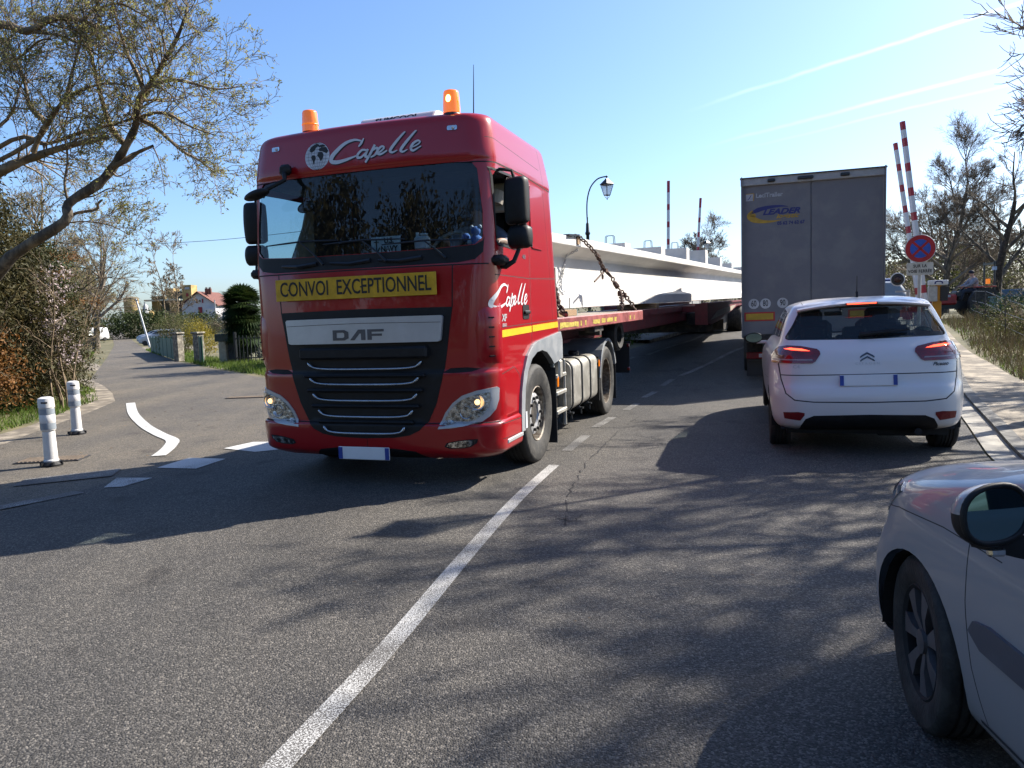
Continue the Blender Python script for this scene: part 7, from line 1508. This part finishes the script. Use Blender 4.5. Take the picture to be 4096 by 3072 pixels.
parked('parked_car', 'silver car parked half behind the shrub, the further of two', T(-38.5, 86), R(95), (.45, .48, .52), 'car', 'vehicles parked up the side road')
parked('parked_car', 'silver car parked beside the leaning pole, the nearer of two', T(-33.8, 77), R(95), (.5, .53, .57), 'car', 'vehicles parked up the side road')
parked('parked_car', 'grey car just visible above the roof of the white people carrier', T(16.4, 30.5), R(75), (.25, .27, .28), 'car')
parked('parked_van', 'blue and white van half hidden behind the crossing signal', T(24.0, 46), R(80), (.06, .09, .25), 'van', van=True, h=1.15)
# ---------------------------------------------------------------- buildings
M['plaster'] = mat('white_plaster', (.62, .60, .62), .9, var=.06, scale=.5); M['tile'] = mat('red_roof_tiles', (.17, .06, .045), .85, var=.2, scale=3, c2=(.23, .09, .065)); M['ochre'] = mat('ochre_silo_wall', (.42, .28, .10), .9, var=.15, scale=.4, c2=(.52, .37, .15)); M['redshut'] = mat('red_shutter', (.28, .01, .02), .6)
M['dimglass'] = mat('dark_window_glass', (.03, .035, .045), .15)
def house(name, loc, rz, w, d, he, hr, label, roofm, wallm, wins, ov=.5, chim=()):
    h = empty(name, loc, rz, label, 'house'); b = MB(); b.prism([(-w/2, -1.5), (w/2, -1.5), (w/2, he), (0, hr), (-w/2, he)], 'Y', 0, d); b.build('wall', wallm, h)
    sl = (hr-he)/(w/2); t_ = .22
    for s_ in (-1, 1):
        b = MB(); b.prism([(0, hr+.02), (0, hr+t_+.02), (s_*(w/2+ov), he-sl*ov+t_+.02), (s_*(w/2+ov), he-sl*ov+.02)], 'Y', -ov, d+ov); b.build('roof_slope', roofm, h)
    for x, y in chim: b = MB(); b.box((x, y, hr+.2), (.7, .5, 1.5)); c_ = b.build('chimney', M['tile'], h); b = MB(); b.tube([(x-.15, y, hr+.9), (x-.15, y, hr+1.3)], .12, 8); b.tube([(x+.15, y, hr+.9), (x+.15, y, hr+1.3)], .12, 8); b.build('chimney_pot', M['tile'], c_)
    for x, z, ww, hh, kind in wins:
        b = MB(); b.box((x, -.04, z), (ww, .1, hh)); f_ = b.build('window', M['redshut'] if kind == 'shut' else M['letter_white'], h); 
        if kind != 'shut': b = MB(); b.box((x, -.10, z), (ww-.25, .04, hh-.25)); b.build('pane', M['dimglass'], f_)
    return h
h = house('gabled_house', (-79.0, 190, 1.6), R(-4), 9.0, 11, 5.2, 8.3, 'white gabled house with a red tiled roof below the silos', M['tile'], M['plaster'], [(.3, 6.1, .9, .9, 'w'), (.3, 3.6, 1.0, 1.9, 'shut'), (.4, 1.2, 1.2, .8, 'w')], .7, ((1.3, 2), (2.2, 2)))
for x, z in ((-.45, 6.1), (1.05, 6.1)): b = MB(); b.box((x, -.06, z), (.35, .08, 1.0)); b.build('shutter', M['redshut'], h)
b = MB(); b.box((3.3, -.6, 1.6), (2.8, 1.4, 5.0)); b.build('side_annexe', M['plaster'], h)
b = MB(); b.box((-3.4, -.8, .2), (1.4, .6, .7)); b.build('red_planter', M['redshut'], h)
house('garden_house', (-2.2, 26.5, 0), R(-8), 7.4, 6, 2.7, 3.9, 'low tiled house in the garden hidden behind the red truck', M['tile'], M['ochre'], [(-2, 1.4, 1, 1, 'w'), (2, 1.4, 1, 1, 'w')], .4)
fx = 260; mpx = .1625
def DX(x): return (x-1106)/1600*fx
def DZ(y, x=400): return 1.55+((713-.0333*(x-137))-y)*mpx
sl_ = empty('silo_tower', (DX(315), fx-6, DZ(703)), 0, 'round ochre silo tower with a darker cap at the left end of the works', 'silo'); b = MB(); r_ = 14.5*mpx; H_ = DZ(641)-DZ(703); b.lathe([(r_, -3), (r_, H_*.93)], 24); b.build('shaft', M['ochre'], sl_, smooth=40); b = MB(); b.lathe([(r_*1.03, H_*.93), (r_*1.03, H_*.98), (r_*.5, H_*1.02), (.01, H_*1.03)], 24); b.build('cap', mat('grey_ochre', (.2, .16, .1), .9), sl_)
wk = empty('grain_works', (0, fx, 0), 0, 'ochre grain works with a square tower, conveyor bridge and dark sheds behind the white house', 'factory')
def blk(nm, x0, x1, y0, y1, dep, m_, off=0, par=None):
    b = MB(); b.box((DX((x0+x1)/2), off+dep/2, (DZ(y0)+DZ(y1))/2), (DX(x1)-DX(x0), dep, DZ(y0)-DZ(y1))); return b.build(nm, m_, par or wk)
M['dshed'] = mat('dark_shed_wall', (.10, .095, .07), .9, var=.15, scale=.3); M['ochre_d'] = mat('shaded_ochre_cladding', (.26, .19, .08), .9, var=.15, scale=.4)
tw = blk('square_tower', 406.5, 426.5, 617.5, 700, 5, M['ochre']); blk('tower_sign', 413, 423, 622, 627, .1, M['decal_pale'], -.12, tw); blk('tower_window', 415, 420, 635, 642, .1, M['redshut'], -.12, tw)
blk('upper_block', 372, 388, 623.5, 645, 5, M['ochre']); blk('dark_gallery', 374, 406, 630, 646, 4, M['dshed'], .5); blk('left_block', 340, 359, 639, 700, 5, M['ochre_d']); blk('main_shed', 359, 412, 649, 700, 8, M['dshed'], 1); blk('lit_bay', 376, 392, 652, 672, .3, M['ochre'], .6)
blk('conveyor_bridge', 331, 406, 646.5, 650, 2, mat('pale_conveyor', (.5, .48, .38), .8), -2.5); blk('support_leg', 358, 359.5, 650, 690, .5, M['ochre'], -2); blk('support_leg', 362, 363.5, 650, 690, .5, M['ochre'], -2)
b = MB(); b.lathe([(.9, 0), (.9, 5.6), (.4, 6.6), (.01, 6.8)], 16, (DX(344), -6, DZ(697))); b.build('small_silo', M['decal_pale'], wk, smooth=40)
b = MB(); b.lathe([(1.1, 0), (1.1, 3.0), (.4, 3.6), (.01, 3.8)], 16, (DX(352), -5, DZ(693))); b.build('small_silo', M['ochre'], wk, smooth=40)

# ---------------------------------------------------------------- street lamps
def street_lamp(x, y, s, aim, label):
    l_ = empty('street_lamp', T(x, y), aim, label, 'street lamp', 'curved arm street lamps'); l_.scale = (s, s, s)
    b = MB(); b.lathe([(.16, 0), (.16, .35), (.12, .45), (.10, .9), (.075, .95), (.065, 3.9), (.10, 3.95), (.10, 4.0), (.075, 4.05), (.06, 4.35), (.03, 4.4), (.03, 4.6), (.001, 4.6)], 16); b.build('pole', M['iron'], l_, smooth=40)
    b = MB(); P = [(0, 0, 4.3), (-.01, 0, 4.9), (.03, 0, 5.35), (.16, 0, 5.75), (.40, 0, 6.02), (.62, 0, 6.10), (.78, 0, 6.11)]; b.tube(smooth_pts(P, 4), .026, 8); b.sphere((.79, 0, 6.11), .045, 6); b.tube([(.79, 0, 6.1), (.79, 0, 5.9)], .018, 6); b.build('arm', M['iron'], l_, smooth=60)
    la = empty('lantern', (.79, 0, 5.40)); la.parent = l_
    b = MB(); b.lathe([(.16, .36), (.27, .40), (.28, .42), (.13, .56), (.10, .58), (.05, .64), (.001, .65)], 4, axis='Z'); b.lathe([(.11, -.02), (.13, 0), (.11, .02)], 4)
    for k in range(4): a = k*math.pi/2; b.tube([(math.cos(a)*.24, math.sin(a)*.24, .38), (math.cos(a)*.12, math.sin(a)*.12, 0)], .012, 5); b.tube([(math.cos(a)*.10, math.sin(a)*.10, 0), (math.cos(a)*.07, math.sin(a)*.07, -.08), (0, 0, -.13)], .010, 4)
    b.tube([(0, 0, -.12), (0, 0, -.18)], .018, 6); b.build('lantern_frame', M['iron'], la)
    b = MB(); b.lathe([(.225, .38), (.115, .01)], 4); b.build('lantern_glass', glass_mat('lantern_glass', (.8, .82, .84), .1, 1.5, .35, (.75, .75, .75)), la); return l_
lp1 = street_lamp(2.80, 26.0, .88, R(-10), 'black curved arm street lamp standing behind the concrete beam')
lp2 = street_lamp(13.1, 52.0, .9, R(-10), 'small distant curved arm street lamp in front of the fine bare tree')
lp3 = street_lamp(6.35, 8.75, 1.0, R(204), 'curved arm street lamp on the path just outside the right edge')
# ---------------------------------------------------------------- level crossing
def barrier(x, y, z0, top, w, label):
    q = empty('crossing_barrier', (x, y, z0), 0, label, 'barrier', 'raised level crossing barriers'); t = Vector(top)-Vector((x, y, z0)); L = t.length; n_ = int(L/.22); u = t.normalized(); rot = u.to_track_quat('Z', 'Y').to_matrix()
    b = MB(); ws_ = .75+.25*np.linspace(1, 0, n_)
    for k in range(n_): b.box(tuple(u*(L*(k+.5)/n_)), (w*ws_[k], w*.55, L/n_), rot=rot, mi=int(k % 3 == 2 or k == n_-1))
    b.build('arm', [M['letter_white'], mat('barrier_red', (.45, .02, .04), .5)], q)
    b = MB(); b.box((.05, 0, -.55), (.34, .34, 1.1), bev=.03); b.build('drive_cabinet', M['decal_pale'], q)
    b = MB(); b.box((-.32, .0, -.02), (.42, .12, .14)); b.box((-.50, 0, -.16), (.2, .16, .24)); b.build('counterweight', mat('barrier_red2', (.4, .02, .03), .5), q); return q
barrier(11.75, 21, 1.30, (11.02, 21, 6.47), .17, 'tallest raised red and white barrier, right of the grey trailer in front of its twin')
barrier(13.25, 24, 1.30, (12.38, 24, 6.52), .16, 'raised red and white barrier just left of and behind the tallest one')
barrier(6.33, 29.7, 1.6, (6.42, 29.7, 6.55), .17, 'raised red and white barrier beyond the beam, nearer the street lamp')
barrier(8.7, 34.9, 1.7, (9.02, 34.9, 6.6), .16, 'raised red and white barrier beyond the beam, nearer the grey trailer')
ns = empty('no_stopping_sign', T(9.92, 18.0), R(-20), 'round red and blue no stopping sign with a cream text plate below', 'sign')
b = MB(); b.tube([(0, .03, -.1), (0, .03, 2.9)], .04, 10); b.build('post', M['galv'], ns)
cz = float(2.78-ter(9.92, 18)); 
def disc(nm, r0, r1, y, m_, par, z=cz):
    b = MB(); b.lathe([(r1, 0), (r0, 0)] if r0 > 0 else [(r1, 0), (.0005, 0)], 40, (0, y, z), 'Y'); return b.build(nm, m_, par)
b = MB(); b.lathe([(.335, .01), (.338, -.01), (.33, -.02)], 40, (0, 0, cz), 'Y'); b.lathe([(.335, .01), (.001, .012)], 40, (0, 0, cz), 'Y'); fc = b.build('disc', M['decal_pale'], ns)
disc('white_edge', 0, .332, -.021, M['letter_white'], fc); disc('red_ring', 0, .322, -.024, mat('sign_red', (.50, .01, .02), .4), fc); disc('blue_field', 0, .222, -.027, mat('sign_blue', (.02, .10, .55), .4), fc)
b = MB()
for a in (45, -45): b.box((0, -.030, cz), (.46, .002, .055), rot=Matrix.Rotation(R(a), 3, 'Y'))
b.build('red_cross', mat('sign_red2', (.50, .01, .02), .4), fc)
plz = float(2.30-ter(9.92, 18)); b = MB(); b.prism([(x, z+plz) for x, z in rrect(-.285, -.15, .285, .15, .03)], 'Y', -.02, .0); pp = b.build('text_plate', mat('cream_plate', (.66, .64, .58), .6), ns)
for t_, z, s_ in (('SUR LA', .065, .10), ('VOIE FERRÉE', -.06, .10)):
    vs, fs = text_mesh(t_, s_, .82, bold=.003, spacing=1.12); me = bpy.data.meshes.new('lettering'); me.from_pydata([(v[0], -.0225, v[1]+plz+z) for v in vs], [], fs); link('lettering', me, M['letter_black'], pp)
sl2 = empty('crossing_signal', T(10.95, 21.0), R(-22), 'round black level crossing signal with a white rim above the white car roof', 'signal'); zc = float(2.15-ter(10.95, 21))
b = MB(); b.tube([(.28, .1, -.1), (.28, .1, zc-.3)], .05, 8); b.box((.14, .06, zc-.34), (.36, .05, .05)); b.build('post', M['galv'], sl2)
b = MB(); b.lathe([(.185, .02), (.19, -.02), (.165, -.03), (.160, -.01)], 32, (0, 0, zc), 'Y'); b.build('rim', M['letter_white'], sl2, smooth=40); b = MB(); b.lathe([(.165, -.02), (.10, -.02), (.09, -.03)], 32, (0, 0, zc), 'Y'); b.lathe([(.17, .03), (.12, .10), (.001, .10)], 24, (0, 0, zc), 'Y'); b.build('backboard', M['iron'], sl2); b = MB(); b.lathe([(.09, -.03), (.06, -.045), (.001, -.05)], 20, (0, 0, zc), 'Y'); b.build('lens', mat('dark_red_lens', (.04, .005, .005), .2), sl2)
b = MB(); b.box((.28, .05, zc-.58), (.34, .03, .10)); b.build('red_bar', mat('barrier_red3', (.4, .02, .03), .5), sl2)
tp_ = empty('emergency_telephone', T(11.2, 19.5), R(-20), 'orange post with a white emergency telephone box and blue handset symbol', 'telephone'); zg = float(ter(11.2, 19.5))
b = MB(); b.box((0, 0, (1.5-zg)/2), (.20, .18, 1.5-zg), bev=.01); b.box((.02, 0, 1.72-zg), (.14, .2, .46)); b.build('post', mat('orange_post', (.62, .27, .015), .5, var=.1, scale=4), tp_)
b = MB(); b.box((-.11, -.05, 1.70-zg), (.20, .22, .40), bev=.015); b.build('telephone_box', mat('pale_grey_box', (.5, .5, .49), .5, var=.1, scale=15), tp_); b = MB(); b.box((.15, -.03, 1.70-zg), (.18, .20, .38), bev=.01); b.build('dark_box', M['gap2'], tp_)
b = MB(); b.box((.01, -.06, 1.985-zg), (.44, .26, .13), bev=.015); hd_ = b.build('top_sign', M['letter_white'], tp_)
vf = stroke2d([(-.085, -.03), (-.07, .02), (0, .035), (.07, .02), (.085, -.03)], [.04, .03, .025, .03, .04], 4); me = bpy.data.meshes.new('handset_symbol'); me.from_pydata([(v[0]+.01, -.193, v[1]+1.985-zg) for v in vf[0]], [], vf[1]); link('handset_symbol', me, M['decal_blue'], hd_)
# ---------------------------------------------------------------- tractor with driver, teal trailer
tz = float(ter(18, 30)); tr = empty('tractor', (18.2, 30.2, tz), R(-10), 'small red tractor driving left behind the wire fence', 'tractor')
b = MB(); b.box((-.75, 0, .78), (1.25, .62, .42), bev=.06); b.box((-1.38, 0, .72), (.08, .6, .5), bev=.02); b.build('bonnet', mat('tractor_red', (.38, .02, .02), .45), tr)
b = MB(); b.box((-.6, -.325, .92), (.42, .02, .09)); b.build('side_badge', M['decal_pale'], tr)
b = MB(); b.box((.1, 0, .55), (1.9, .4, .3)); b.box((.0, 0, .98), (.3, .5, .25), bev=.04); b.tube([(.0, 0, 1.05), (.25, 0, 1.25)], .03, 6); b.tube([(-.3, .15, .98), (-.3, .15, 1.5)], .035, 6); b.build('chassis', M['iron'], tr)
for s_ in (-1, 1):
    b = MB(); b.lathe([(.001, .1), (.35, .1), (.38, .14), (.56, .14), (.60, .08), (.60, -.12), (.001, -.12)], 28, (.75, s_*.62, .60), 'Y'); b.build('rear_wheel', M['rubber'], tr, smooth=40)
    b = MB(); b.lathe([(.001, .06), (.3, .08), (.34, .04), (.34, -.08), (.001, -.08)], 20, (-1.05, s_*.5, .34), 'Y'); b.build('front_wheel', M['rubber'], tr, smooth=40)
    b = MB(); b.box((.75, s_*.62, 1.24), (.7, .30, .05), bev=.01); b.build('rear_mudguard', mat('tractor_red2', (.38, .02, .02), .45), tr)
b = MB(); b.box((.62, 0, .98), (.4, .42, .1), bev=.03); b.box((.82, 0, 1.15), (.08, .42, .3), bev=.03); b.build('seat', M['iron'], tr)
b = MB()
for s_ in (-.45, .45): b.tube([(1.15, s_, 1.0), (1.15, s_, 2.25)], .035, 6)
b.box((1.15, 0, 2.15), (.10, .95, .08)); b.build('roll_bar', M['iron'], tr)
b = MB(); b.box((1.12, -.5, 1.95), (.10, .2, .14)); b.build('work_lamp', mat('pale_blue_lamp', (.4, .5, .65), .4), tr); b = MB(); b.box((.98, -.3, 1.45), (.12, .12, .2)); b.build('orange_marker', M['amber'], tr)
pd = empty('person', (18.2, 30.2, tz), R(-10), 'tractor driver in a pale grey jacket and dark cap', 'person')
J = {'pelvis': (.62, 0, 1.10, .16, .15), 'chest': (.60, 0, 1.42, .20, .16), 'neckb': (.56, 0, 1.60, .12, .10), 'neck': (.53, 0, 1.68, .06), 'head': (.49, 0, 1.78, .09, .10), 'top': (.49, 0, 1.88, .075, .08),
     'shl': (.55, .2, 1.56, .08), 'ell': (.36, .28, 1.34, .06), 'wrl': (.16, .16, 1.28, .04), 'hdl': (.09, .13, 1.29, .04), 'shr': (.55, -.2, 1.56, .08), 'elr': (.36, -.28, 1.34, .06), 'wrr': (.16, -.16, 1.28, .04), 'hdr': (.09, -.13, 1.29, .04),
     'hpl': (.55, .12, 1.08, .11), 'knl': (.12, .2, 1.10, .08), 'ftl': (.02, .2, .72, .06), 'hpr': (.55, -.12, 1.08, .11), 'knr': (.12, -.2, 1.10, .08), 'ftr': (.02, -.2, .72, .06)}
E2 = [('pelvis', 'chest'), ('chest', 'neckb'), ('neckb', 'neck'), ('neck', 'head'), ('head', 'top'), ('neckb', 'shl'), ('shl', 'ell'), ('ell', 'wrl'), ('wrl', 'hdl'), ('neckb', 'shr'), ('shr', 'elr'), ('elr', 'wrr'), ('wrr', 'hdr'), ('pelvis', 'hpl'), ('hpl', 'knl'), ('knl', 'ftl'), ('pelvis', 'hpr'), ('hpr', 'knr'), ('knr', 'ftr')]
for s_, q in ((1, 'hdl'), (-1, 'hdr')):
    for k in range(4): J['t%d%d' % (s_, k)] = (.03, s_*.13+(k-1.5)*.02, 1.27, .01); E2.append((q, 't%d%d' % (s_, k)))
skin_body('body', J, E2, M['skin'], pd)
Js = {k: (v[0], v[1], v[2], *[r_+.014 for r_ in v[3:]]) for k, v in J.items() if k in ('pelvis', 'chest', 'neckb', 'shl', 'ell', 'wrl', 'shr', 'elr', 'wrr')}
skin_body('jacket', Js, [e for e in E2 if e[0] in Js and e[1] in Js], mat('pale_jacket', (.34, .33, .36), .9, var=.15, scale=10), pd)
Jt = {k: (v[0], v[1], v[2], *[r_+.012 for r_ in v[3:]]) for k, v in J.items() if k in ('pelvis', 'hpl', 'knl', 'ftl', 'hpr', 'knr', 'ftr')}
skin_body('trousers', Jt, [e for e in E2 if e[0] in Jt and e[1] in Jt], mat('dark_trousers', (.03, .035, .05), .9), pd)
b = MB(); b.sphere((.49, 0, 1.85), .105, 8, sz=.8); b.box((.38, 0, 1.85), (.14, .15, .015)); b.build('cap', mat('dark_cap', (.015, .02, .04), .9), pd, smooth=60)
tt_ = empty('farm_trailer', T(17.6, 25.6), R(-15), 'teal metal farm trailer behind the wire fence at the right edge', 'trailer'); b = MB(); b.box((0, 0, .55), (1.5, 1.3, .5), bev=.02); b.build('body', mat('teal_metal', (.02, .11, .12), .5, var=.2, scale=3), tt_); b = MB(); b.box((0, 0, .82), (1.56, 1.36, .04)); b.build('rim', mat('teal_rim', (.04, .17, .19), .5), tt_)
for s_ in (-1, 1): b = MB(); b.lathe([(.001, .07), (.28, .07), (.3, -.07), (.001, -.07)], 20, (.1, s_*.72, .28), 'Y'); b.build('wheel', M['rubber'], tt_, smooth=40)
tb = empty('field_crate', T(24.3, 33.5), 0, 'blue tarpaulin covered crate behind the teal trailer', 'crate'); b = MB(); b.box((0, 0, .65), (3.5, 1.4, 1.0), bev=.05); b.build('cover', mat('blue_tarp', (.05, .12, .2), .7), tb); b = MB(); b.box((0, 0, .1), (3.4, 1.3, .2)); b.build('pallet', M['wood'], tb)
# wire fence at the right
wf_ = empty('wire_fence', T(10.0, 14.6), 0, 'rusty wire fence on thin grey posts between the weeds and the field', 'fence'); o0 = np.array([10.0, 14.6]); fp = [np.array(p) for p in ((9.4, 10.4), (10.6, 13.4), (11.9, 16.6), (13.1, 19.6), (14.6, 22.8), (16.4, 26.2), (18.4, 29.6))]
gz_ = float(ter(*o0))
for p in fp: z = float(ter(*p))-gz_; b = MB(); q = p-o0; b.tube([(q[0], q[1], z), (q[0]+rng.normal()*.03, q[1], z+1.1)], .016, 6); b.build('post', M['gap2'], wf_)
b = MB()
for z in (.35, .7, 1.05):
    b.tube([(p[0]-o0[0], p[1]-o0[1], float(ter(*p))-gz_+z+rng.normal()*.01) for p in fp], .0035, 4)
b.build('wire', M['galv'], wf_)
# pillar and panels beyond the trailer
p_ = empty('stone_pillar', T(3.72, 22.9), R(20), 'pale stone block pillar on the verge, seen under the trailer', 'pillar'); b = MB()
for k in range(5): b.box((rng.normal()*.01, 0, .13+k*.25), (.42, .38, .24), bev=.02)
b.build('blocks', M['pillar'], p_); b = MB(); b.box((-.55, .2, .55), (.7, .1, 1.1)); b.build('wing_wall', M['pillar'], p_)
pf = empty('panel_fence', T(5.75, 27.4), R(62), 'grey concrete panel fence beyond the trailer beside the far verge', 'fence')
for k in range(4): b = MB(); b.box((.6+k*1.3, 0, .55), (1.2, .04, 1.1)); b.build('panel', M['decal_pale'], pf)
for k in range(5): b = MB(); b.box((k*1.3-.05, 0, .6), (.09, .09, 1.3)); b.build('post', M['galv'], pf)
